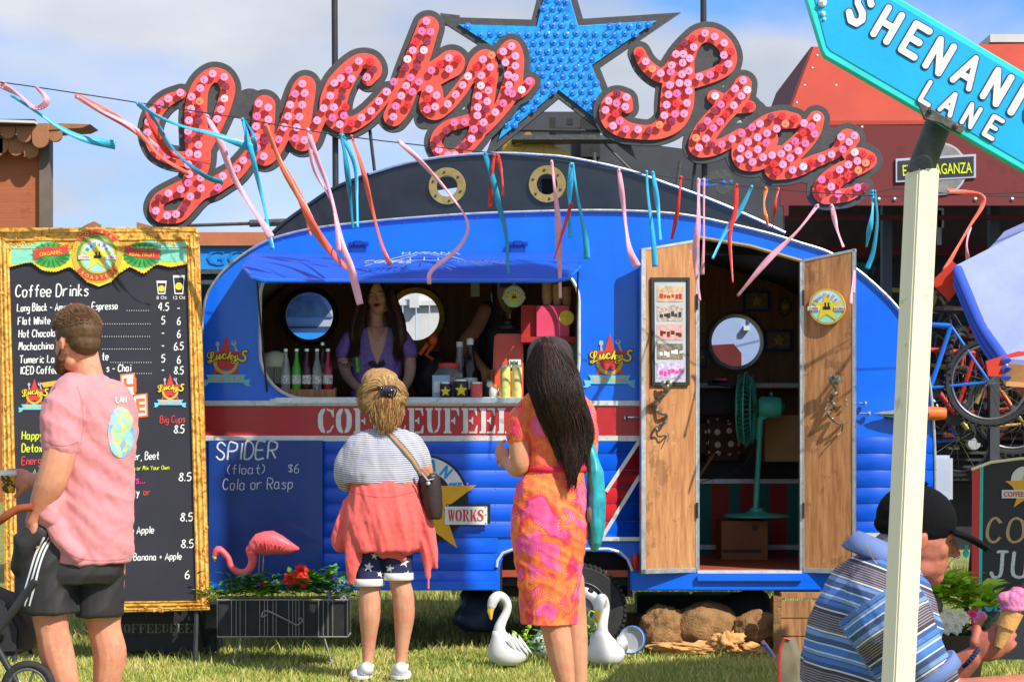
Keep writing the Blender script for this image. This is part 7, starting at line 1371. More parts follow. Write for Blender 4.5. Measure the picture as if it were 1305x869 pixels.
def picture(x, y, w, h, fr_m, pr_m, label, oval=False):
    t = thing('wall_picture', label, 'picture', tuple(P(x, y, YB-.06))); q = PL(YB-.05)
    lo = (circ(x, y, w/2, 24, ry=h/2), circ(x, y, w/2-2.5, 24, ry=h/2-3)) if oval else ([(x-w/2,y-h/2),(x+w/2,y-h/2),(x+w/2,y+h/2),(x-w/2,y+h/2)], [(x-w/2+3,y-h/2+3),(x+w/2-3,y-h/2+3),(x+w/2-3,y+h/2-3),(x-w/2+3,y+h/2-3)])
    shape('frame', list(lo), q, .02, fr_m, t, z=.02); shape('print', [lo[1]], q, .005, pr_m, t, z=.008)
    shape('print_emblem', [star(x, y, min(w, h)*.3, min(w, h)*.14) if not oval else circ(x, y, w*.2, 14)], q, .002, 'print_gold', t, z=.012)
bf = M('frame_blue', RGB(30, 60, 120), .5); pr2 = M('poster_print', RGB(150, 120, 84), .6, var=.35, scale=50)
picture(964, 384, 34, 26, bf, pr2, 'blue framed certificate above the doorway porthole'); picture(1000, 391, 17, 25, 'steel_dark', pr2, 'small oval dark picture right of the certificate', True); picture(992, 434, 35, 27, bf, pr2, 'blue framed banknote like print right of the doorway porthole'); picture(893, 404, 12, 40, 'brass_paint', pr2, 'narrow picture at the left edge of the doorway'); picture(895, 455, 12, 26, bf, pr2, 'small blue framed print low at the left edge of the doorway')
# black canopy lining above the doorway inside
mb = MB(); mb.boxp(1180, 580, 1215, 640, 13.4, .2); tag(mb.build('white_canister', 'pale_grey', bevel=.02), 'pale canister beside the right end of the caravan', 'canister')
# ---------------------------------------------------------------- people
from mathutils.bvhtree import BVHTree
def remesh(mb, vox, sm=4, disp=None):
    me = bpy.data.meshes.new('t'); me.from_pydata(mb.v, [], mb.f); b = bmesh.new(); b.from_mesh(me); bmesh.ops.recalc_face_normals(b, faces=b.faces); b.to_mesh(me); b.free()
    o = bpy.data.objects.new('t', me); COL.objects.link(o); m = o.modifiers.new('r', 'REMESH'); m.mode = 'VOXEL'; m.voxel_size = vox; m.use_smooth_shade = True
    if sm: s_ = o.modifiers.new('s', 'SMOOTH'); s_.iterations = sm; s_.factor = .5
    bpy.context.view_layer.update(); r = eval_mesh(o); bpy.data.objects.remove(o)
    if disp:
        n = len(r.vertices); co = np.empty(n*3); r.vertices.foreach_get('co', co); no = np.empty(n*3); r.vertices.foreach_get('normal', no); co = co.reshape(-1, 3); no = no.reshape(-1, 3)
        co += no*np.array([disp(*c) for c in co])[:, None]; r.vertices.foreach_set('co', co.ravel()); r.update()
    return r
def fleshed(name, mb, vox, mats, parent, sm=4, disp=None, attr=None, paint=None, **k):
    r = remesh(mb, vox, sm, disp)
    if attr:
        a = r.attributes.new('s', 'FLOAT', 'POINT'); a.data.foreach_set('value', np.array([attr(*v.co) for v in r.vertices], dtype=np.float32))
    r.materials.clear()
    if paint:
        r.polygons.foreach_set('material_index', np.array([paint(p.center, p.normal) for p in r.polygons], dtype=np.int32))
    vs = [v.co.copy() for v in r.vertices]; fs = [tuple(p.vertices) for p in r.polygons]; bv = BVHTree.FromPolygons(vs, fs)
    r.transform(Matrix.Translation(-wloc(parent))); r.name = name; o = link_mesh(name, r, mats, parent, smooth=2, **k); o_bvh[o.name] = bv; return o
o_bvh = {}
def hitp(o, px, py, off=.002):
    c = Vector((0, 0, CH)); d = (P(px, py, 1)-c).normalized(); h = o_bvh[o.name].ray_cast(c, d)
    return (h[0]+h[1]*off, h[1]) if h[0] else (None, None)
def decal(name, o, pts, w, mat, parent, off=.0025, thick=.0012):
    """narrow tape laid on the surface of o along photo px points"""
    mb = MB(); L = []
    for a in crom([(x, y, 0) for x, y in pts], 2): 
        h, n = hitp(o, a[0], a[1], off)
        if h: L.append((h, n))
    for i, (h, n) in enumerate(L):
        t = (L[min(i+1, len(L)-1)][0]-L[max(i-1, 0)][0]).normalized(); s_ = n.cross(t).normalized()*w/2; mb.v += [h-s_, h+s_]
    mb.f = [(2*i, 2*i+1, 2*i+3, 2*i+2) for i in range(len(L)-1)]; mb.m = [0]*len(mb.f); return mb.build(name, mat, parent, smooth=2) if L else None
def patch(name, o, x0, x1, y0, y1, mat, parent, inside=lambda x, y: True, step=1.0, off=.003):
    mb = MB(); nx = int((x1-x0)/step)+1; ny = int((y1-y0)/step)+1; idx = {}
    for j in range(ny):
        for i in range(nx):
            x, y = x0+i*step, y0+j*step
            if inside(x, y):
                h, n = hitp(o, x, y, off)
                if h: idx[(i, j)] = len(mb.v); mb.v.append(h)
    for (i, j) in idx:
        q = [(i, j), (i+1, j), (i+1, j+1), (i, j+1)]
        if all(k in idx for k in q) and max((mb.v[idx[q[0]]]-mb.v[idx[k]]).length for k in q) < .05: mb.f.append(tuple(idx[k] for k in q)); mb.m.append(0)
    return mb.build(name, mat, parent, smooth=2) if mb.f else None
def ring(c, a, b, yaw=0, n=22, e=2.3, tilt=None):
    o = []
    for k in range(n):
        t = 2*math.pi*k/n; ct, st_ = math.cos(t), math.sin(t); v = Vector((a*math.copysign(abs(ct)**(2/e), ct), b*math.copysign(abs(st_)**(2/e), st_), 0)); v = RZ(yaw) @ v
        if tilt: v = RY(tilt) @ v
        o.append(Vector(c)+v)
    return o
def head(mb, c, H, phi, pitch=0, roll=0, ears=True, nose=1):
    """c centre, H height chin to crown; local: +y forward"""
    R = RZ(phi-90) @ RX(-pitch) @ RY(roll); q = lambda x, y, z: Vector(c)+R @ (Vector((x, y, z))*H)
    def bl(x, y, z, rx, ry, rz, n=16): mb.ball(q(x, y, z), (rx*H, ry*H, rz*H), n, R)
    bl(0, -.05, .15, .325, .40, .35, 20); bl(0, .04, -.05, .29, .33, .34); bl(0, .10, -.24, .235, .25, .24); bl(0, .20, -.38, .13, .14, .11); bl(0, .25, .07, .22, .11, .07)
    for s_ in (-1, 1): bl(s_*.17, .2, -.1, .09, .1, .1, 10); bl(s_*.17, .04, -.3, .08, .16, .12, 10)
    if nose: mb.tube([q(0, .33, .06), q(0, .40, -.06), q(0, .435, -.12)], [.03*H, .042*H, .05*H], 8, roundend=True); bl(.035, .375, -.13, .035, .04, .03, 8); bl(-.035, .375, -.13, .035, .04, .03, 8)
    bl(0, .325, -.235, .10, .05, .028, 10); bl(0, .315, -.285, .085, .05, .03, 10)
    if ears:
        for s_ in (-1, 1): mb.ball(q(s_*.335, -.04, -.04), (.026*H, .065*H, .105*H), 10, R @ RX(-12)); mb.ball(q(s_*.35, -.065, -.01), (.018*H, .045*H, .065*H), 8, R)
    return q, R
def handm(mb, w, d, n, curl=25, side=1, s=1.0, spread=1.0, thumbcurl=20):
    """palm, four unequal jointed fingers and a side thumb; d finger direction, n palm-facing direction"""
    d = Vector(d).normalized(); n = Vector(n); n = (n-d*n.dot(d)).normalized(); t = d.cross(n).normalized()*side
    Rm = Matrix((t, d, n)).transposed(); w = Vector(w); mb.ball(w+d*.045*s, (.041*s, .054*s, .018*s), 14, Rm); mb.ball(w+d*.07*s, (.041*s, .03*s, .015*s), 12, Rm); mb.ball(w+d*.03*s+t*.022*s+n*.008*s, (.02*s, .032*s, .017*s), 10, Rm)
    for o, L, r in ((.030, .072, .0088), (.010, .080, .0092), (-.011, .074, .0088), (-.030, .058, .0078)):
        p = w+d*(.088-.006*(abs(o) > .02))*s+t*o*s; dd = (d+t*o*4*spread*.5).normalized(); pts = [p]; a = 0
        for k, f in enumerate((.45, .32, .23)):
            a += math.radians(curl*(.8 if k == 0 else 1.1)); v = dd*math.cos(a)+n*math.sin(a); p = p+v*L*f*s; pts.append(p)
        mb.tube(pts, [r*s*k_ for k_ in (1, .98, .9, .8)], 8, roundend=True)
    p = w+d*.02*s+t*.034*s; v = (d*.62+t*.62+n*.35).normalized(); v2 = (v*math.cos(math.radians(thumbcurl))+(n*.6+d*.6-t*.2).normalized()*math.sin(math.radians(thumbcurl))).normalized(); mb.tube([p-v*.01*s, p+v*.032*s, p+v*.032*s+v2*.03*s], [.013*s, .0105*s, .009*s], 8, roundend=True)
def limb(mb, pts, rs, n=14): mb.tube([tuple(p) for p in pts], rs, n, roundend=True)
def smoothlimb(mb, pts, n=14, k=5):
    q = cr3([(*p, r) for p, r in pts], k); mb.tube([Vector(a[:3]) for a in q], [float(a[3]) for a in q], n, roundend=True)
def folds(seed, amp=.006, sc=(9, 9, 4), fine=.0015): return lambda x, y, z: amp*noise.noise((x*sc[0]+seed, y*sc[1], z*sc[2]))+amp*.6*noise.noise((x*sc[0]*2.3+z*5, y*sc[1]*2, z*sc[2]*1.4+seed))+fine*noise.noise((x*45, y*45, z*30+seed))
def strands(name, fn, n, pts, r, mat, parent, seed=0, kind='stuff'):
    rg = random.Random(seed); mb = MB()
    for k in range(n):
        u = rg.random(); d = rg.random(); l = .75+.3*rg.random(); ph = rg.uniform(0, 6.28); P_ = [fn(u, d, l*i/(pts-1), ph) for i in range(pts)]; P_ = [p for p in P_ if p is not None]
        if len(P_) > 2: mb.tube(P_, [r*(.7+.3*(1-i/len(P_))) if i < len(P_)-1 else r*.15 for i in range(len(P_))], 3)
    return tag(mb.build(name, mat, parent, smooth=2), kind=kind)

# ---- man in the pink T-shirt
Ym = 8.31; m_ = lambda x, y, d=0: P(x, y, Ym+d); k_m = Ym/F
man = thing('person', 'man in pink T-shirt and black striped shorts holding a coffee cup by the menu board', 'person', (m_(105, 900).x, Ym, 0))
mb = MB(); hq, hR = head(mb, m_(98, 437), .262, 140, 6)
smoothlimb(mb, [(m_(107, 447, .01), .056), (m_(111, 470, .01), .060), (m_(112, 495, .02), .085)])
mb.rings([ring(m_(x, y), a*k_m, b, 8) for x, y, a, b in ((113,490,40,.09),(116,520,48,.11),(116,600,46,.11),(110,690,46,.12),(100,740,44,.1))])
smoothlimb(mb, [(m_(82, 515, -.12), .062), (m_(79, 565, -.15), .068), (m_(68, 607, -.16), .064), (m_(58, 630, -.15), .056), (m_(48, 652, -.14), .040), (m_(42, 664, -.14), .032)])
handm(mb, m_(43, 660, -.14), (-.12, .05, -.6), (.5, .35, .1), 55, -1, 1.12)
smoothlimb(mb, [(m_(150, 520, .15), .06), (m_(140, 590, .2), .052), (m_(92, 625, .34), .048), (m_(60, 614, .36), .040), (m_(38, 611, .36), .029)])
handm(mb, m_(40, 611, .36), (-1, .1, .1), (.1, .95, -.2), 48, 1, 1.1)
for hx, kx, ax, dy in ((72, 66, 88, -.04), (130, 133, 140, .10)):
    smoothlimb(mb, [(m_(hx, 715, dy), .10), (m_(kx-2, 765, dy), .085), (m_(kx, 800, dy), .069), (m_(kx+7, 835, dy+.01), .071), (m_(ax-4, 875, dy+.02), .056), (m_(ax, 920, dy+.02), .040), (m_(ax, 935, dy+.02), .04)])
mb.tube([m_(88, 938, -.02), m_(78, 945, -.1+.3)], [.045, .035], 10, roundend=True); mb.tube([m_(140, 938, .12), m_(132, 945, .3)], [.045, .035], 10, roundend=True)
body = fleshed('body', mb, .0055, 'skin_a', man, 3)
# hair and beard
mb = MB(); mb.ball(hq(0, -.06, .17), (.335*.262, .415*.262, .355*.262), 24, hR); mb.ball(hq(0, -.19, -.02), (.27*.262, .25*.262, .22*.262), 18, hR); mb.ball(hq(0, .13, .33), (.24*.262, .22*.262, .18*.262), 14, hR)
hr = fleshed('hair', mb, .005, 'hair_short', man, 3, lambda x, y, z: .003*noise.noise((x*40, y*40, z*16)))
def f(u, d, t, ph):
    a = 2*math.pi*u; e = .15+1.35*d; v = Vector((math.cos(a)*math.cos(e), math.sin(a)*math.cos(e), math.sin(e))); 
    if v.y > .75 and v.z < .5: return None
    b0 = hq(v.x*.33, -.06+v.y*.41, .17+v.z*.35); nrm = (hR @ v).normalized(); return b0+(nrm*.6+hR @ Vector((.2*math.sin(ph), .55, .25))*.6)*t*(.014+.026*max(0, v.z))
strands('hair_tufts', f, 4200, 4, .0008, 'hair_short', man, 4)
mb = MB(); mb.ball(hq(0, .20, -.37), (.165*.275, .19*.275, .17*.275), 16, hR); mb.ball(hq(0, .30, -.30), (.12*.275, .1*.275, .11*.275), 12, hR)
for s_ in (-1, 1): mb.tube([hq(s_*.275, .02, -.08), hq(s_*.26, .06, -.24), hq(s_*.18, .2, -.38)], [.035*.275, .075*.275, .11*.275], 10, roundend=True)
fleshed('beard', mb, .0045, 'beard', man, 3, lambda x, y, z: .003*noise.noise((x*90, y*90, z*90)))
# shirt
mb = MB(); R_t = [(108,478,22,.075),(108,486,36,.09),(112,494,46,.11),(115,506,52,.125),(117,525,54,.14),(118,560,53,.145),(117,600,53,.145),(115,640,54,.148),(112,675,57,.152),(110,700,57,.152),(110,716,54,.15)]
mb.rings([ring(m_(x, y, .01), a*k_m, b, 10, 28) for x, y, a, b in R_t])
smoothlimb(mb, [(m_(92, 503, -.07), .075), (m_(82, 520, -.12), .083), (m_(78, 545, -.14), .080), (m_(77, 564, -.15), .079)]); smoothlimb(mb, [(m_(140, 507, .08), .08), (m_(150, 530, .14), .08), (m_(150, 565, .17), .074)])
mb.tube([m_(70, 640, -.12), m_(62, 662, -.14), m_(52, 668, -.13)], [.05, .045, .02], 10, roundend=True); mb.tube([m_(66, 660, -.12), m_(80, 690, -.14), m_(100, 706, -.14)], [.045, .035, .03], 10, roundend=True)
shirt = fleshed('t_shirt', mb, .006, 'tee_pink', man, 4, lambda x, y, z: .007+.010*noise.noise((x*7+z*4, y*6, z*5-x*6))-.014*abs(noise.noise((x*9+z*9, y*6, z*5)))+.006*noise.noise((x*22+z*16, y*9, z*10))+.002*noise.noise((x*50, y*50, z*40)))
hemc = M('hem_pink', RGB(186, 108, 114), .85)
decal('sleeve_hem', shirt, [(56,561),(66,566),(78,568),(90,567),(100,563)], .0035, hemc, man, .001); decal('shirt_hem', shirt, [(84,702),(100,711),(125,714),(150,713),(161,711)], .0035, hemc, man, .001); decal('shoulder_seam', shirt, [(98,492),(104,512),(106,540),(103,566)], .003, hemc, man, .001)
tp = M('tee_print', RGB(150, 186, 196), .8, var=.0); N, L, B = nodes(tp); g = N.new('ShaderNodeNewGeometry'); v = N.new('ShaderNodeTexVoronoi'); v.inputs['Scale'].default_value = 38; L.new(g.outputs['Position'], v.inputs[0]); r = N.new('ShaderNodeValToRGB'); r.color_ramp.interpolation = 'CONSTANT'; e = r.color_ramp.elements; e[0].color = RGB(140, 196, 216); e[1].position = .3; e[1].color = RGB(168, 200, 160)
for p_, c_q in ((.45, RGB(206, 200, 120)), (.58, RGB(220, 170, 170)), (.7, RGB(126, 170, 200)), (.85, RGB(180, 190, 130))): q = e.new(p_); q.color = c_q
sx_ = N.new('ShaderNodeSeparateColor'); L.new(v.outputs['Color'], sx_.inputs[0]); L.new(sx_.outputs[0], r.inputs[0]); L.new(r.outputs[0], B.inputs['Base Color'])
patch('shirt_print', shirt, 132, 172, 516, 584, tp, man, lambda x, y: ((x-154)/17.5)**2+((y-551)/33)**2 < 1, 1.0)
for s_, x, y, h in (('LAN', 148, 513, 7),):
    st, _ = glyphs(s_, x, y, h, .85)
    for q in st: decal('print_lettering', shirt, q if len(q) > 2 else [q[0], ((q[0][0]+q[1][0])/2, (q[0][1]+q[1][1])/2), q[1]], .0045, 'petal_white', man, .004)
mb = MB(); mb.rings([ring(m_(x, y, .01), a*k_m, b, 8, 26) for x, y, a, b in ((112,690,40,.10),(108,700,46,.125),(104,712,53,.145),(100,730,54,.15),(98,742,46,.14))])
mb.rings([ring(m_(x, y, -.02), a*k_m, b, 0, 22) for x, y, a, b in ((66,690,38,.12),(61,720,38,.13),(60,750,38,.13),(61,772,38.5,.13),(63,779,37,.128))]); mb.rings([ring(m_(x, y, .08), a*k_m, b, 0, 22) for x, y, a, b in ((128,690,30,.12),(127,730,29,.125),(127,765,28,.125),(127,783,28,.125))])
mb.tube([m_(50, 678, -.12), m_(34, 690, -.12), m_(30, 720, -.08)], [.05, .05, .05], 10, roundend=True)
sh = fleshed('shorts', mb, .006, 'shorts_black', man, 3, lambda x, y, z: .009+.006*noise.noise((x*7, y*7, z*4))-.014*abs(noise.noise((x*9-z*8, y*6, z*7+3))))
for k in range(3): decal('side_stripe', sh, [(56+k*5.5, 684), (46+k*5, 705), (37+k*5, 735), (26+k*6, 772)], .0085, 'tape_white', man, .003)
for s_, x in ((0, 0),): pass
mb = MB()
for ax, dy in ((88, -.02), (140, .12)): mb.tube([m_(ax, 942, dy-.03), m_(ax-6, 946, dy+.12), m_(ax-12, 947, dy+.24)], [.05, .05, .04], 12, roundend=True)
mb.build('shoes', 'shoe_white', man, smooth=2)
cpt = thing('takeaway_cup', 'takeaway coffee cup with white lid and yellow brown print held by the man in pink', 'cup', tuple(m_(11, 626, .36))); c = m_(11, 628, .36); mb = MB(); mb.lathe([(.026, 0), (.036, .078), (.034, .078)], c, 22); mb.build('cup', M('cup_print', RGB(120, 84, 40), .5, var=.0), cpt, smooth=True)
pc = MATS['cup_print']; N, L, B = nodes(pc); rr_ = [n for n in N if n.type == 'VALTORGB'][0].color_ramp; rr_.interpolation = 'CONSTANT'; rr_.elements[0].color = RGB(90, 60, 36); rr_.elements[1].color = RGB(240, 196, 48); rr_.elements[1].position = .5; [n for n in N if n.type == 'TEX_NOISE'][0].inputs['Scale'].default_value = 40
mb = MB(); mb.lathe([(.040, .076), (.040, .084), (.036, .088), (.034, .098), (.002, .098)], c, 22); mb.build('lid', 'print_white', cpt, smooth=True)
# pushchair at the lower left corner
pc_ = thing('pushchair', 'black pushchair with tan grip beside the man in pink', 'pushchair', (m_(0, 900).x, Ym, 0)); mb = MB(); mb.tube([tuple(q) for q in cr3([m_(-60, 700, -.05), m_(-25, 680, -.15), m_(4, 660, -.2), m_(22, 649, -.2), m_(42, 646, -.2)], 5)], .017, 10); mb.build('grip', 'handle_brown', pc_, smooth=True)
mb = MB(); mb.tube([m_(45, 740, -.25), m_(0, 800, -.22), m_(-50, 860, -.2)], .016, 10); mb.tube([m_(-40, 760, -.1), m_(30, 885, -.1)], .014, 10); mb.build('frame', 'pole_black', pc_, smooth=True)
mb = MB(); mb.prism([m_(-60, 740, -.05), m_(12, 770, -.05), m_(28, 800, -.05), m_(26, 835, -.05), m_(-60, 840, -.05)], (0, .35, 0)); mb.build('basket', 'shorts_black', pc_, bevel=.02)
mb = MB(); wc = m_(36, 876, -.1); mb.tube([wc+Vector((math.cos(t)*.095, 0, math.sin(t)*.095)) for t in [6.283*k/32 for k in range(32)]], .018, 10, closed=True); mb.build('tyre', 'rubber', pc_, smooth=True); mb = MB(); mb.tube([wc+Vector((math.cos(t)*.078, -.006, math.sin(t)*.078)) for t in [6.283*k/32 for k in range(32)]], .008, 8, closed=True)
for k in range(5): t = 6.283*k/5; mb.tube([wc, wc+Vector((math.cos(t)*.075, 0, math.sin(t)*.075))], .006, 6)
mb.build('rim', 'rim_grey', pc_, smooth=True)

# ---- woman in the striped top
Yw = 10.62; w_ = lambda x, y, d=0: P(x, y, Yw+d); k_w = Yw/F
wo = thing('person', 'blonde woman in striped top with coral jacket tied round her waist at the counter', 'person', (w_(490, 860).x, Yw, 0))
mb = MB(); hq, hR = head(mb, w_(489, 512, .02), .235, 84, -4); smoothlimb(mb, [(w_(490, 525, .03), .05), (w_(491, 545, .0), .052), (w_(491, 560), .07)])
mb.rings([ring(w_(x, y), a*k_w, b) for x, y, a, b in ((491,555,30,.07),(490,590,34,.09),(490,630,36,.1),(490,700,38,.1))])
smoothlimb(mb, [(w_(452, 570), .045), (w_(440, 605, .02), .042), (w_(447, 618, .15), .036), (w_(470, 600, .38), .026)]); smoothlimb(mb, [(w_(530, 570), .045), (w_(542, 600, .02), .042), (w_(535, 612, .15), .036), (w_(512, 595, .38), .026)])
handm(mb, w_(470, 600, .38), (.5, 1, .2), (0, .2, -1), 30, 1, .95); handm(mb, w_(512, 595, .38), (-.5, 1, .2), (0, .2, -1), 30, -1, .95)
smoothlimb(mb, [(w_(471, 715, .02), .075), (w_(472, 742, .01), .056), (w_(471, 762), .059), (w_(471, 785, .0), .057), (w_(470, 815, .01), .040), (w_(469, 842, .01), .030), (w_(468, 852), .032)]); smoothlimb(mb, [(w_(508, 710, .0), .075), (w_(509, 738, .0), .058), (w_(514, 760), .059), (w_(515, 785), .056), (w_(513, 815), .040), (w_(511, 842), .030), (w_(510, 852), .032)])
fleshed('body', mb, .0055, 'skin_leg', wo, 3)
mb = MB(); mb.rings([ring(w_(x, y), a*k_w, b, 0, 30) for x, y, a, b in ((491,545,17,.065),(491,548,27,.08),(490,553,38,.095),(489,562,48,.115),(488,577,52,.13),(487,592,54,.135),(487,604,54,.14),(488,616,50,.138))])
smoothlimb(mb, [(w_(456, 566, 0), .062), (w_(444, 588, 0), .066), (w_(439, 606, .02), .058), (w_(440, 616, .05), .045)]); smoothlimb(mb, [(w_(524, 566, 0), .062), (w_(534, 582, 0), .060), (w_(538, 596, .02), .052), (w_(537, 603, .06), .045)])
top = fleshed('striped_top', mb, .0055, 'breton', wo, 4, folds(8, .007, (10, 10, 4)), attr=lambda x, y, z: z+.35*(x-w_(489, 580).x)**2+.0025*noise.noise((x*9, y*9, z*5)))
mb = MB(); mb.rings([ring(w_(x, y, dy), a*k_w, b, 0, 30) for x, y, a, b, dy in ((492,611,43,.13,0),(493,622,46,.15,0),(493,640,50,.165,0),(492,662,54,.175,0),(490,684,54,.17,0),(490,697,50,.165,0),(490,702,46,.16,0))])
for pts, fl_ in (([(452,640,.05),(440,668,.055),(434,690,.05)], 0), ([(462,650,.045),(452,685,.05),(450,715,.042),(447,742,.014)], -.14), ([(480,690,.05),(497,702,.055),(511,712,.022)], -.13), ([(535,650,.045),(545,680,.045),(550,705,.04),(556,722,.02)], -.10), ([(505,690,.05),(522,700,.03)], -.12), ([(540,690,.035),(545,712,.03),(546,735,.012)], -.12)):
    mb.tube([w_(x, y, fl_*.6) for x, y, r in pts], [r for _, _, r in pts], 12, roundend=True)
jk = fleshed('tied_jacket', mb, .006, 'coral_cloth', wo, 3, lambda x, y, z: .006-.024*abs(noise.noise((x*13+z*3, y*10, z*2.2+3)))+.009*noise.noise((x*30+z*7, y*20, z*5))+.002*noise.noise((x*70, y*70, z*40)))
mb = MB(); mb.tube([w_(546, 735, -.09), w_(546, 750, -.09)], .006, 6); mb.build('cord', 'coral_cloth', wo); decal('jacket_seam', jk, [(447,626),(470,632),(500,633),(536,624)], .004, M('coral_dark', RGB(205, 78, 74), .8), wo, .001)
mb = MB()
for x0, y0, x1, y1, r0, r1 in ((468, 690, 470, 741, 20, 18.5), (507, 690, 508, 735, 20, 17.5)): mb.rings([ring(w_(x0+(x1-x0)*t, y0+(y1-y0)*t), (r0+(r1-r0)*t)*k_w, .088-.01*t, 0, 20) for t in (0, .3, .6, 1)])
shw = fleshed('denim_shorts', mb, .0055, 'denim', wo, 3, folds(2, .004))
for x, y, r in ((452,727,7),(470,722,8),(484,731,6),(497,724,7),(515,716,8),(519,731,6),(477,708,6),(505,708,6)):
    so_ = star(x, y, r, r*.42, 80); patch('star_print', shw, x-r, x+r, y-r, y+r, 'white_cloth', wo, lambda a, b, s_=so_: inpoly(a, b, s_), .7, .003)
mb = MB()
for x, y, a in ((470, 741, 19.5), (508, 733.5, 18.8)): mb.rings([ring(w_(x, y+d_), a*k_w*e_, .086*e_, 0, 22) for d_, e_ in ((-4.5, 1), (-4, 1.04), (4, 1.05), (5, 1))])
mb.build('rolled_cuff', 'white_cloth', wo, smooth=2)
for x, dx in ((465, -6), (509, 3)):
    mb = MB(); mb.tube([w_(x+2, 852, -.045), w_(x, 856, .02), w_(x+dx, 858, .13)], [.038, .043, .036], 14, roundend=True); mb.tube([w_(x+2, 846, -.01), w_(x+2, 852, -.01)], [.040, .042], 12); mb.ball(w_(x+dx*1.6, 859, -.0), (.045, .05, .03), 12); shoe = mb.build('shoe', 'shoe_white', wo, smooth=2)
    mb = MB(); a = w_(x+dx*.6, 865, .03); mb.rings([ring((a.x, a.y, .006), .056, .12, 0, 20), ring((a.x, a.y, .022), .056, .12, 0, 20)]); mb.build('sole', 'white_cloth', shoe, smooth=True)
# hair
mb = MB(); mb.ball(hq(0, -.08, .16), (.38*.235, .44*.235, .39*.235), 22, hR); mb.ball(w_(489, 518, -.05), (.108, .075, .095), 16); mb.ball(w_(484, 485, -.02), (.10, .09, .07), 16); mb.ball(w_(492, 530, -.04), (.055, .04, .045), 12)
fleshed('hair', mb, .006, 'hair_blonde', wo, 4, lambda x, y, z: .006*noise.noise((x*30, y*30, z*12)))
clip = (495, 497)
def f(u, d, t, ph):
    a = -20+u*250; r0 = .118*(.9+.18*d); x0 = 487+math.cos(math.radians(a))*31*(.92+.1*d); y0 = 507-math.sin(math.radians(a))*28; tt = min(1, t); x = x0+(clip[0]-x0)*tt+3*math.sin(ph+t*5); y = y0+(clip[1]-y0)*tt-9*math.sin(math.pi*tt)*(.6+.5*d)*(1 if y0 < 505 else .2)
    rr = ((x-488)/34)**2+((y-508)/34)**2; return w_(x, y, -.055-.075*math.sqrt(max(0, 1-rr))-.014*d)
strands('hair_twist', f, 1500, 8, .0011, 'hair_blonde', wo, 6); strands('hair_streaks', f, 420, 8, .0012, 'hair_light', wo, 26)
def f(u, d, t, ph): x = 490+(u-.5)*(56-20*t)+math.sin(t*6+ph)*3.2*t+2*t; y = 506+t*(50-30*abs(u-.5))*(.62+.46*((d*7.3+u*13.7) % 1)); return w_(x, y, -.085-.05*math.sin(math.pi*u)*(1-.4*t)-.012*d+.01*math.sin(ph+t*6))
strands('hair_ends', f, 1500, 9, .0010, 'hair_copper', wo, 7); strands('hair_layer', f, 700, 9, .0010, 'hair_light', wo, 17)
mb = MB(); cc_ = w_(495, 498, -.15)
for k in range(7): t = -1+2*k/6; mb.tube([cc_+Vector((t*.03, 0, .025)), cc_+Vector((t*.045, -.022, .0)), cc_+Vector((t*.03, -.005, -.03))], .0045, 6, roundend=True)
mb.ball(cc_+Vector((0, -.012, .0)), (.034, .012, .016), 10); mb.build('hair_clip', M('clip_dark', RGB(40, 34, 50), .25, coat=.4), wo, smooth=2)
# bag
decal('strap', top, [(489,546),(503,560),(516,574),(528,590),(538,608)], .030, 'strap_green', wo, .006); decal('strap_band', top, [(489,546),(503,560),(516,574),(528,590),(538,608)], .017, 'strap_tan', wo, .008)
bag = thing('shoulder_bag', 'dark leather shoulder bag on a green and tan strap at the blonde womans hip', 'bag', tuple(w_(547, 660, -.12))); mb = MB(); mb.rings([ring(w_(x, y, -.05), a*k_w, .09, 20, 18, 3) for x, y, a in ((545,603,8),(546,607,12),(547,625,14),(549,645,13),(550,658,10),(550,661,7))]); mb.build('body', 'leather', bag, smooth=2)
mb = MB(); mb.tube([w_(537, 602, -.16), w_(545, 612, -.16), w_(553, 610, -.15)], .006, 8); mb.ball(w_(546, 616, -.155), .012, 8); mb.build('buckle', 'chrome', bag, smooth=True); mb = MB(); mb.tube([w_(536, 597, -.14), w_(546, 606, -.14)], .013, 6, flat=.3); mb.build('strap_end', 'strap_tan', bag)

# ---- woman in the orange and pink dress
Yd = 8.71; d_ = lambda x, y, dd=0: P(x, y, Yd+dd); k_d = Yd/F
dw = thing('person', 'dark long haired woman in orange and pink palm print dress looking at the counter', 'person', (d_(715, 900).x, Yd, 0))
mb = MB(); hq, hR = head(mb, d_(702, 465, .03), .235, 122, 2); smoothlimb(mb, [(d_(705, 482, .03), .05), (d_(708, 503, .01), .052), (d_(708, 520), .08)])
mb.rings([ring(d_(x, y), a*k_d, b, 10) for x, y, a, b in ((708,520,32,.08),(709,600,31,.085),(701,650,42,.12),(700,760,34,.1))])
smoothlimb(mb, [(d_(662, 530, -.03), .045), (d_(662, 570, -.04), .046), (d_(663, 594, -.03), .041), (d_(657, 597, .05), .036), (d_(648, 590, .13), .027), (d_(646, 588, .15), .024)]); handm(mb, d_(646, 589, .15), (-.35, .5, .55), (.8, .5, -.1), 30, 1, .95)
smoothlimb(mb, [(d_(745, 530, .06), .045), (d_(750, 575, .08), .042), (d_(735, 600, .2), .034), (d_(715, 598, .32), .026)]); handm(mb, d_(715, 598, .32), (-1, .5, .1), (0, .3, -1), 30, 1, .95)
smoothlimb(mb, [(d_(706, 740, -.03), .085), (d_(708, 795, -.03), .066), (d_(712, 820, -.03), .060), (d_(717, 850, -.02), .052), (d_(723, 880, -.01), .036), (d_(726, 912), .028), (d_(726, 921), .03)]); smoothlimb(mb, [(d_(722, 740, .1), .08), (d_(731, 795, .1), .060), (d_(734, 830, .1), .053), (d_(738, 880, .1), .035), (d_(741, 905, .1), .028)])
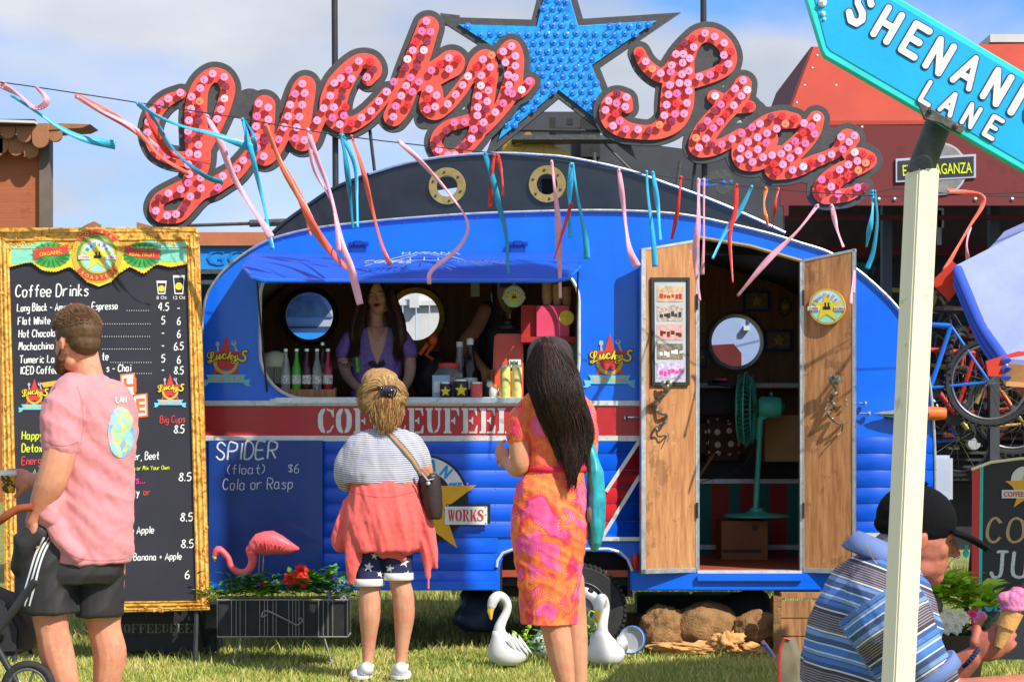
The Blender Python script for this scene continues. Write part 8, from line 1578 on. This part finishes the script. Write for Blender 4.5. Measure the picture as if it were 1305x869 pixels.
mb.tube([d_(725, 920, -.02), d_(716, 926, .14)], [.034, .03], 10, roundend=True); mb.tube([d_(741, 912, .1), d_(734, 918, .26)], [.034, .03], 10, roundend=True)
fleshed('body', mb, .0055, 'skin_leg', dw, 3)
mb = MB(); mb.rings([ring(d_(x, y), a*k_d, b, 8, 28) for x, y, a, b in ((706,497,18,.06),(706,502,28,.08),(706,509,36,.095),(707,522,41,.11),(708,545,41,.115),(709,570,38,.11),(709,590,36.5,.105),(709,599,36.5,.105),(706,606,39,.11),(702,620,45,.125),(700,648,49,.14),(699.5,680,49.5,.145),(699,715,44,.135),(699,750,39.5,.125),(699,780,37,.12),(699,795,36.5,.12))])
smoothlimb(mb, [(d_(680, 514, -.03), .052), (d_(669, 528, -.04), .060), (d_(663, 545, -.045), .060), (d_(660, 556, -.045), .056)]); smoothlimb(mb, [(d_(732, 512, .03), .055), (d_(743, 530, .05), .058), (d_(748, 560, .06), .052)])
dr = fleshed('dress', mb, .0055, 'dress_print', dw, 4, lambda x, y, z: .006*noise.noise((x*10+z*5, y*9, z*8))-.010*abs(noise.noise((x*10+z*14, y*9, z*9+1)))+.004*noise.noise((x*24, y*16, z*5))+.0012*noise.noise((x*60, y*60, z*50)))
mb = MB(); mb.rings([ring(d_(709, y), a*k_d, b, 8, 30) for y, a, b in ((594,36.6,.107),(595,38.2,.112),(600,38.2,.112),(601,36.6,.107))]); mb.tube([d_(722, 600, -.12), d_(727, 612, -.13), d_(722, 622, -.125)], .008, 6, flat=.4); mb.build('belt', M('belt_red', RGB(224, 40, 70), .7, var=.2, scale=40), dw, smooth=2)
out_h = [(428,690,702),(434,678,715),(445,671,725),(460,669,733),(480,670,738),(500,675,743),(520,683,748),(540,692,753),(560,700,755),(580,712,749),(600,721,738),(613,727,731)]
oy = [o[0] for o in out_h]; olx = [o[1] for o in out_h]; orx = [o[2] for o in out_h]
def hx(y, u): a = np.interp(y, oy, olx); b = np.interp(y, oy, orx); return float(a+(b-a)*u)
mb = MB(); rs = []
for y in (429, 434, 445, 460, 480, 500, 520, 540, 560, 580, 598): a, b = hx(y, .02), hx(y, .98); rs.append(ring(d_((a+b)/2, y, -.03-.05*min(1, (y-428)/90)), (b-a)/2*k_d, .115 if y < 500 and y > 440 else .055 if y < 500 else .045, 0, 24, 2))
mb.rings(rs); mb.ball(hq(0, -.06, .16), (.37*.235, .43*.235, .37*.235), 18, hR)
fleshed('hair', mb, .006, 'hair_dark', dw, 4, lambda x, y, z: .005*noise.noise((x*38, y*30, z*5)))
def f(u, d, t, ph):
    y = 430+t*(176+14*d)*(1 if .2 < u < .85 else .86); u2 = .5+(u-.5)*(.55+.45*min(1, t*4)) ; x = hx(min(y, 612), u2)+math.sin(t*(8+6*d)+ph)*(1.4+2.6*d)*t*1.5+math.sin(t*17+u*9)*1.6*t; dep = .125 if y < 500 else .125-.065*min(1, (y-500)/60)
    return d_(x, y, -.03-.05*min(1, (y-428)/90)-dep*math.sqrt(max(.0, 1-(2*u2-1)**2))-.004-.014*d+.006*math.sin(ph*3+t*9))
strands('hair_strands', f, 2600, 16, .0010, 'hair_dark', dw, 9); strands('hair_strands', f, 900, 16, .0009, 'hair_brown', dw, 19)
ph_ = thing('phone', 'pale patterned phone held by the woman in the dress', 'phone', tuple(d_(640, 588, .2))); mb = MB(); mb.box(d_(641, 581, .21), (.055, .012, .075), RZ(20) @ RY(8)); mb.build('case', M('phone_case', RGB(190, 150, 150), .4, var=.4, scale=60), ph_, bevel=.004)
mb = MB(); mb.tube([d_(650, 590, .12)+(Vector((math.cos(t)*.006+.0, math.cos(t)*.025, math.sin(t)*.028))) for t in [6.283*k/20 for k in range(20)]], .0035, 6, closed=True); mb.build('bracelet', 'chrome', dw)
tb_ = thing('teal_tote_bag', 'teal cloth bag hanging from the right shoulder of the woman in the dress', 'bag', tuple(d_(758, 703, .05))); mb = MB()
mb.rings([ring(d_(x, y, .03), a*k_d, b, 0, 18) for x, y, a, b in ((750,548,2.5,.02),(751,562,4,.03),(755,580,6.5,.05),(758,600,10,.08),(760,640,12,.09),(760,670,10.5,.09),(758,692,8,.07),(757,703,3,.03))]); fleshed('bag_body', mb, .005, 'teal_bag', tb_, 2, folds(5, .006, (30, 20, 5)))
mb = MB(); mb.ball(d_(756, 655, -.035), (.03, .02, .045), 12); mb.build('contents', M('contents', RGB(120, 120, 110), .6), tb_, smooth=2)

# ---- seated man in the striped polo
Ys_ = 5.45; s_q = lambda x, y, d=0: P(x, y, Ys_+d); k_s = Ys_/F
se = thing('person', 'seated man in blue striped polo and black cap holding ice cream behind the post', 'person', (s_q(1105, 900).x, Ys_+.1, 0))
mb = MB(); hq, hR = head(mb, s_q(1170, 684, .1), .262, 4, 9, 0)
smoothlimb(mb, [(s_q(1152, 690, .1), .066), (s_q(1136, 715, .1), .070), (s_q(1122, 745, .1), .09)])
mb.rings([ring(s_q(x, y, .1), a*k_s, b) for x, y, a, b in ((1120,735,50,.12),(1118,780,68,.16),(1112,850,72,.16),(1105,940,72,.16),(1105,1010,76,.17))])
smoothlimb(mb, [(s_q(1128, 785, -.1), .060), (s_q(1175, 845, -.14), .055), (s_q(1212, 884, -.14), .050), (s_q(1262, 884, -.12), .048), (s_q(1330, 872, -.06), .034), (s_q(1350, 868, -.04), .028)]); handm(mb, s_q(1350, 868, -.04), (1, .2, .05), (0, .2, 1), 25, -1, 1.1)
smoothlimb(mb, [(s_q(1130, 785, .32), .058), (s_q(1165, 860, .34), .052), (s_q(1185, 880, .30), .048), (s_q(1215, 856, .26), .043), (s_q(1238, 838, .23), .031)])
wr = s_q(1243, 833, .22); hd = Vector((.62, -.10, .38)).normalized(); handm(mb, wr, hd, (.45, .75, .25), 66, 1, 1.12, .4, 35)
for dy in (-.02, .24): smoothlimb(mb, [(s_q(1110, 1010, dy), .10), (s_q(1200, 1005, dy), .085), (s_q(1320, 990, dy), .068), (s_q(1325, 1060, dy), .062), (s_q(1315, 1160, dy), .045)])
bs = fleshed('body', mb, .0045, 'skin_tan', se, 3)
mb = MB(); mb.rings([ring(s_q(x, y, .1), a*k_s, b, 0, 30, 2.4) for x, y, a, b in ((1122,708,34,.10),(1120,716,46,.135),(1119,728,56,.165),(1118,745,67,.19),(1117,765,76,.205),(1115,790,84,.215),(1111,820,88,.22),(1107,855,89,.22),(1105,900,88,.22),(1104,950,86,.22),(1104,1000,84,.21))])
smoothlimb(mb, [(s_q(1118, 762, -.06), .095), (s_q(1138, 792, -.13), .105), (s_q(1160, 825, -.155), .095), (s_q(1184, 856, -.155), .082)]); smoothlimb(mb, [(s_q(1125, 770, .26), .09), (s_q(1150, 820, .33), .09), (s_q(1162, 845, .34), .078)])
A0 = s_q(1118, 760, -.1); A1 = s_q(1188, 862, -.15); ax_ = (A1-A0).normalized()
def polo_s(x, y, z):
    p = Vector((x, y, z)); t = (p-A0).dot(ax_); rad = (p-A0-ax_*t).length
    bx_ = s_q(1110, 800, .1).x; dx = x-bx_
    body_s = 2.0+(z-CH)*1.0+dx*.42+.9*min(0, dx)**2
    if y < Ys_-.03 and t > .0 and rad < .125: return 4.0+t
    return body_s
polo = fleshed('polo_shirt', mb, .005, 'polo_stripes', se, 3, lambda x, y, z: .008*noise.noise((x*9+z*6, y*8, z*9))-.012*abs(noise.noise((x*11-z*11, y*8, z*8+2)))+.004*noise.noise((x*26, y*16, z*20))+.001*noise.noise((x*90, y*90, z*90)), attr=polo_s)
cf = M('collar_blue', RGB(104, 124, 176), .85, bump=.2, bscale=300)
mb = MB(); mb.rings([ring(s_q(x, y, .1), a*k_s, b, 0, 24, 2, t) for x, y, a, b, t in ((1126,690,36,.080,24),(1122,700,42,.094,24),(1118,713,50,.118,22),(1119,716,46,.11,22),(1123,702,37,.088,24),(1127,692,33,.078,24))], cap=False, closed=True); mb.build('collar', cf, se, smooth=2)
mb = MB(); a_, b_ = s_q(1181, 852, -.155), s_q(1191, 866, -.155); dd = (b_-a_).normalized(); mb.tube([a_, a_+dd*.001, b_, b_+dd*.001], [.080, .0865, .085, .078], 22); mb.build('sleeve_hem', cf, se, smooth=2)
mb = MB(); tr0 = s_q(1104, 1000, .1); mb.rings([ring(tr0+Vector((0, 0, z)), .18, .22) for z in (.08, .0, -.08)]); 
for dy in (-.02, .24): smoothlimb(mb, [(s_q(1110, 1012, dy), .115), (s_q(1210, 1006, dy), .10), (s_q(1310, 992, dy), .085)])
fleshed('trousers', mb, .008, 'denim', se, 3, folds(5))
# cap
Hh = .262; mb = MB(); mb.ball(hq(0, -.05, .19), (.355*Hh, .43*Hh, .36*Hh), 26, hR); mb.ball(hq(0, -.07, .08), (.345*Hh, .42*Hh, .17*Hh), 22, hR)
capd = fleshed('cap', mb, .0045, 'cap_black', se, 3)
mb = MB(); rs = []
for i in range(9):
    t = i/8; yb_ = .28+.50*t; wd = .30*math.sqrt(max(.02, 1-(t*.93)**2.2)); rs.append([hq(wd*math.cos(a), yb_, .135-.13*t*t-.07*abs(math.cos(a))**2*(.6)+(.012 if math.sin(a) > 0 else -.012)) for a in [2*math.pi*k/16 for k in range(16)]])
mb.rings(rs); mb.build('brim', 'cap_black', capd, smooth=2)
mb = MB(); mb.ball(hq(0, -.05, .56), (.02, .02, .008), 8); mb.build('cap_button', 'cap_black', capd, smooth=True)
mb = MB(); mb.ball(hq(0, -.20, -.12), (.29*Hh, .25*Hh, .17*Hh), 16, hR); fleshed('hair', mb, .004, 'hair_grey', se, 2, lambda x, y, z: .002*noise.noise((x*90, y*90, z*90)))
for s_ in (1, -1): mb = MB(); mb.ball(hq(s_*.13, .285, .01), (.009, .009, .006), 10); mb.build('eye', 'eye_dark', se, smooth=True)
mb = MB(); mb.tube([hq(.08, .345, -.255), hq(0, .375, -.26), hq(-.08, .345, -.255)], .0045, 6); mb.build('lips', M('lip_tan', RGB(150, 84, 76), .5), se, smooth=True)
mb = MB(); mb.tube([tuple(q) for q in cr3([hq(0, .37, -.26), s_q(1214, 713, .1), s_q(1226, 707, .1)], 4)], .0018, 6); mb.cur = 1; mb.ball(s_q(1231, 705, .1), (.009, .006, .012), 8); mb.tube([s_q(1231, 700, .1), s_q(1232, 694, .1)], .005, 6); tag(mb.build('teal_lollipop', ['cream_paint', 'teal_edge']), 'tiny teal sweet on a pale stick in the seated mans mouth', 'sweet')
mb = MB(); pts = [s_q(1236, 836, .225)+RY(38) @ Vector((0, math.cos(t)*.036, math.sin(t)*.036)) for t in [6.283*k/24 for k in range(24)]]
for p in pts: mb.ball(p, .0068, 6)
mb.build('bead_bracelet', 'denim', se, smooth=2); mb = MB(); mb.tube([tuple(q) for q in cr3([s_q(1104, 694, -.0), s_q(1113, 712, -.04), s_q(1124, 724, -.05), s_q(1136, 728, -.04)], 4)], .0016, 5); mb.build('neck_chain', 'brass', se)
ice = thing('ice_cream', 'pink purple ice cream scoop in a wafer cone held by the seated man', 'ice cream', tuple(s_q(1276, 815, .2))); c0, c1 = s_q(1272, 824, .185), s_q(1291, 778, .185); mb = MB(); mb.tube([c0, c0.lerp(c1, .5), c0.lerp(c1, .5)+(c1-c0)*.02, c1], [.013, .022, .027, .031], 20); mb.build('cone', 'wafer', ice, smooth=True)
mb = MB(); mb.ball(s_q(1291, 767, .185), (.037, .035, .034), 20); mb.ball(s_q(1297, 757, .185), (.026, .026, .022), 16); mb.ball(s_q(1281, 762, .18), (.022, .022, .02), 14); mb.tube([s_q(1291, 775, .185)+Vector((math.cos(t)*.031, math.sin(t)*.031, 0)) for t in [6.283*k/20 for k in range(20)]], .007, 7, closed=True); fleshed('scoop', mb, .0028, 'icecream', ice, 1, lambda x, y, z: .003*noise.noise((x*70, y*70, z*70)))
# folding stool he sits on
st_ = thing('camp_stool', 'dark camp stool under the seated man', 'stool', (s_q(1104, 1000).x, Ys_+.1, 0)); mb = MB(); mb.box((st_.location.x, Ys_+.1, .315), (.38, .38, .03)); mb.build('seat', 'shorts_black', st_, bevel=.01)
for a in (-1, 1):
    for b in (-1, 1): mb = MB(); mb.tube([Vector((st_.location.x+a*.17, Ys_+.1+b*.17, .3)), Vector((st_.location.x+a*.2, Ys_+.1+b*.2, -.02))], .012, 8); mb.build('leg', 'pole_black', st_)

# ---- barista
Yb_ = 12.55; b_q = lambda x, y, d=0: P(x, y, Yb_+d); k_b = Yb_/F
ba = thing('person', 'barista with long dark hair and purple V-neck tee leaning at the serving window', 'person', (b_q(479, 600).x, Yb_, FR.px(0, 727).z))
mb = MB(); Hb = .232; hq, hR = head(mb, b_q(482, 379), Hb, -98, -2, 7)
smoothlimb(mb, [(b_q(480, 395, .02), .048), (b_q(480, 412, .02), .046), (b_q(480, 424, .02), .07)])
mb.rings([ring(b_q(x, y, .02), a*k_b, b) for x, y, a, b in ((480,419,26,.05),(480,427,32,.07),(480,450,30,.082),(479,500,28,.08),(479,560,32,.09))])
smoothlimb(mb, [(b_q(446, 432), .042), (b_q(438, 455), .040), (b_q(441, 476, -.08), .034), (b_q(452, 490, -.2), .028), (b_q(462, 496, -.28), .022)]); handm(mb, b_q(462, 496, -.28), (.6, -.6, -.25), (0, .2, -1), 25, -1, .92)
smoothlimb(mb, [(b_q(515, 432), .042), (b_q(522, 455), .040), (b_q(522, 478, -.05), .034), (b_q(514, 495, -.15), .027), (b_q(508, 502, -.22), .022)]); handm(mb, b_q(508, 502, -.22), (-.4, -.6, -.25), (0, .2, -1), 25, 1, .92)
for x in (468, 490): smoothlimb(mb, [(b_q(x, 560), .08), (b_q(x, 640), .055), (b_q(x, 715), .038)])
bb = fleshed('body', mb, .005, 'skin_pale', ba, 3)
for s_ in (-1, 1):
    mb = MB(); mb.ball(hq(s_*.135, .285, .02), (.011, .008, .0065), 10, hR); ey = mb.build('eye', 'eye_white', ba, smooth=True); mb = MB(); mb.ball(hq(s_*.135, .318, .018), (.005, .003, .005), 8, hR); mb.build('iris', 'eye_dark', ey, smooth=True)
    mb = MB(); mb.tube([hq(s_*.07, .345, .085), hq(s_*.14, .34, .11), hq(s_*.21, .29, .085)], .0028, 5); mb.build('brow', 'hair_dark', ba)
mb = MB(); mb.tube([hq(-.085, .345, -.235), hq(-.03, .385, -.222), hq(0, .385, -.228), hq(.03, .385, -.222), hq(.085, .345, -.235)], .0042, 6); mb.tube([hq(-.085, .345, -.245), hq(0, .375, -.287), hq(.085, .345, -.245)], .005, 6); mb.build('lips', 'lip', ba, smooth=True); mb = MB(); mb.ball(hq(0, .352, -.255), (.015, .006, .006), 8, hR); mb.build('mouth', 'eye_dark', ba)
mb = MB(); mb.rings([ring(b_q(x, y, .02), a*k_b, b, 0, 26) for x, y, a, b in ((480,417,27,.055),(480,421,33,.07),(480,430,36,.088),(480,450,33.5,.10),(480,470,32,.102),(479,490,31,.095),(479,515,32,.095),(479,545,35,.1))])
smoothlimb(mb, [(b_q(452, 425), .050), (b_q(443, 438), .054), (b_q(438, 451), .052)]); smoothlimb(mb, [(b_q(508, 425), .050), (b_q(517, 438), .054), (b_q(522, 450), .052)])
tee = fleshed('v_neck_tee', mb, .005, 'purple_tee', ba, 3, folds(9, .006, (14, 14, 7)))
vloop = [(466,414),(496,414),(489,445),(481,466),(473,447)]
patch('neckline_skin', tee, 464, 498, 414, 470, 'skin_pale', ba, lambda x, y: inpoly(x, y, vloop), .8, .003); lace = [(468,462),(475,458),(481,464),(488,457),(492,463),(481,478)]
patch('lace_top', tee, 466, 494, 455, 480, 'black_matt', ba, lambda x, y: inpoly(x, y, lace), .8, .004)
mb = MB(); mb.rings([ring(b_q(479, 600, .02), .16, .11), ring(b_q(479, 545, .02), .165, .11)]); 
for x in (468, 490): smoothlimb(mb, [(b_q(x, 560), .095), (b_q(x, 640), .07), (b_q(x, 700), .055)])
fleshed('jeans', mb, .008, 'denim', ba, 3, folds(5))
mb = MB(); mb.ball(hq(0, -.09, .19), (.37*Hb, .40*Hb, .36*Hb), 20, hR); mb.rings([ring(b_q(480, y, .06), a*k_b, .06, 0, 18, 2) for y, a in ((378,20),(395,24),(415,28),(440,28))])
for s_, xs in ((-1, (463,459,455,453,456)), (1, (498,502,507,511,508))): mb.tube([b_q(x, y, -.03) for x, y in zip(xs, (372,390,410,432,452))], [.025, .04, .048, .045, .02], 12, roundend=True)
fleshed('hair', mb, .005, 'hair_brown', ba, 3, lambda x, y, z: .005*noise.noise((x*36, y*30, z*8)))
def f(u, d, t, ph):
    s_ = -1 if u < .5 else 1; v = (u % .5)*2; x = 480+s_*(4+v*8)+s_*t*(13+16*v)+s_*2.0*math.sin(t*9+ph)*t; y = 361+t*(88+18*d)+3*v; x += s_*7*math.sin(min(1, t*3)*1.57)+3.2*math.sin(t*10+s_*1.3+v*2.5)*t+(1.5 if s_ > 0 else -2.5)*t; return b_q(x, y, -.085+.07*v+.03*d-.02*math.sin(t*3))
strands('hair_strands', f, 1300, 14, .0010, 'hair_brown', ba, 11)
mb = MB(); mb.tube([tuple(q) for q in cr3([b_q(468, 410, -.07), b_q(475, 425, -.095), b_q(481, 431, -.10), b_q(487, 425, -.095), b_q(493, 410, -.07)], 4)], .0012, 5); mb.ball(b_q(481, 434, -.105), .006, 6); mb.build('necklace', 'chrome', ba)
# ---- second worker behind the grinder
Yk = 13.1; q_k = lambda x, y, d=0: P(x, y, Yk+d); wk = thing('person', 'worker in black with a bare arm raised, half hidden behind the coffee grinder', 'person', (q_k(645, 600).x, Yk, FR.px(0, 727).z))
mb = MB(); head(mb, q_k(652, 357, .1), .24, 20, 10); smoothlimb(mb, [(q_k(650, 375, .08), .055), (q_k(648, 400, .05), .07)]); mb.rings([ring(q_k(x, y), a*Yk/F, b) for x, y, a, b in ((648,398,30,.07),(645,440,32,.1),(645,520,32,.1))])
smoothlimb(mb, [(q_k(618, 396, -.1), .048), (q_k(606, 420, -.16), .047), (q_k(592, 438, -.2), .042), (q_k(603, 455, -.28), .036), (q_k(620, 474, -.36), .026)]); handm(mb, q_k(620, 474, -.36), (.7, -.5, -.4), (0, .1, -1), 30, 1, 1); smoothlimb(mb, [(q_k(678, 405), .05), (q_k(690, 450), .045), (q_k(675, 480, -.15), .03)])
for x in (632, 656): smoothlimb(mb, [(q_k(x, 540), .085), (q_k(x, 640), .06), (q_k(x, 700), .045)])
fleshed('body', mb, .006, 'skin_c', wk, 3); mb = MB(); mb.rings([ring(q_k(x, y), a*Yk/F, b) for x, y, a, b in ((648,392,22,.07),(648,397,34,.09),(646,420,37,.12),(645,480,36,.12),(645,530,37,.12))]); mb.tube([q_k(624, 394, -.06), q_k(614, 404, -.1)], [.055, .055], 12, roundend=True); fleshed('black_tee', mb, .007, 'black_matt', wk, 3, folds(4)); mb = MB(); mb.rings([ring(q_k(644, y), .17, .12) for y in (525, 620, 700)]); mb.build('trousers', 'black_matt', wk, smooth=2)
mb = MB(); mb.ball(q_k(650, 350, .1), (.1, .11, .10), 16); mb.build('hair', 'hair_dark', wk, smooth=2)
# ---------------------------------------------------------------- report of what can be pointed at
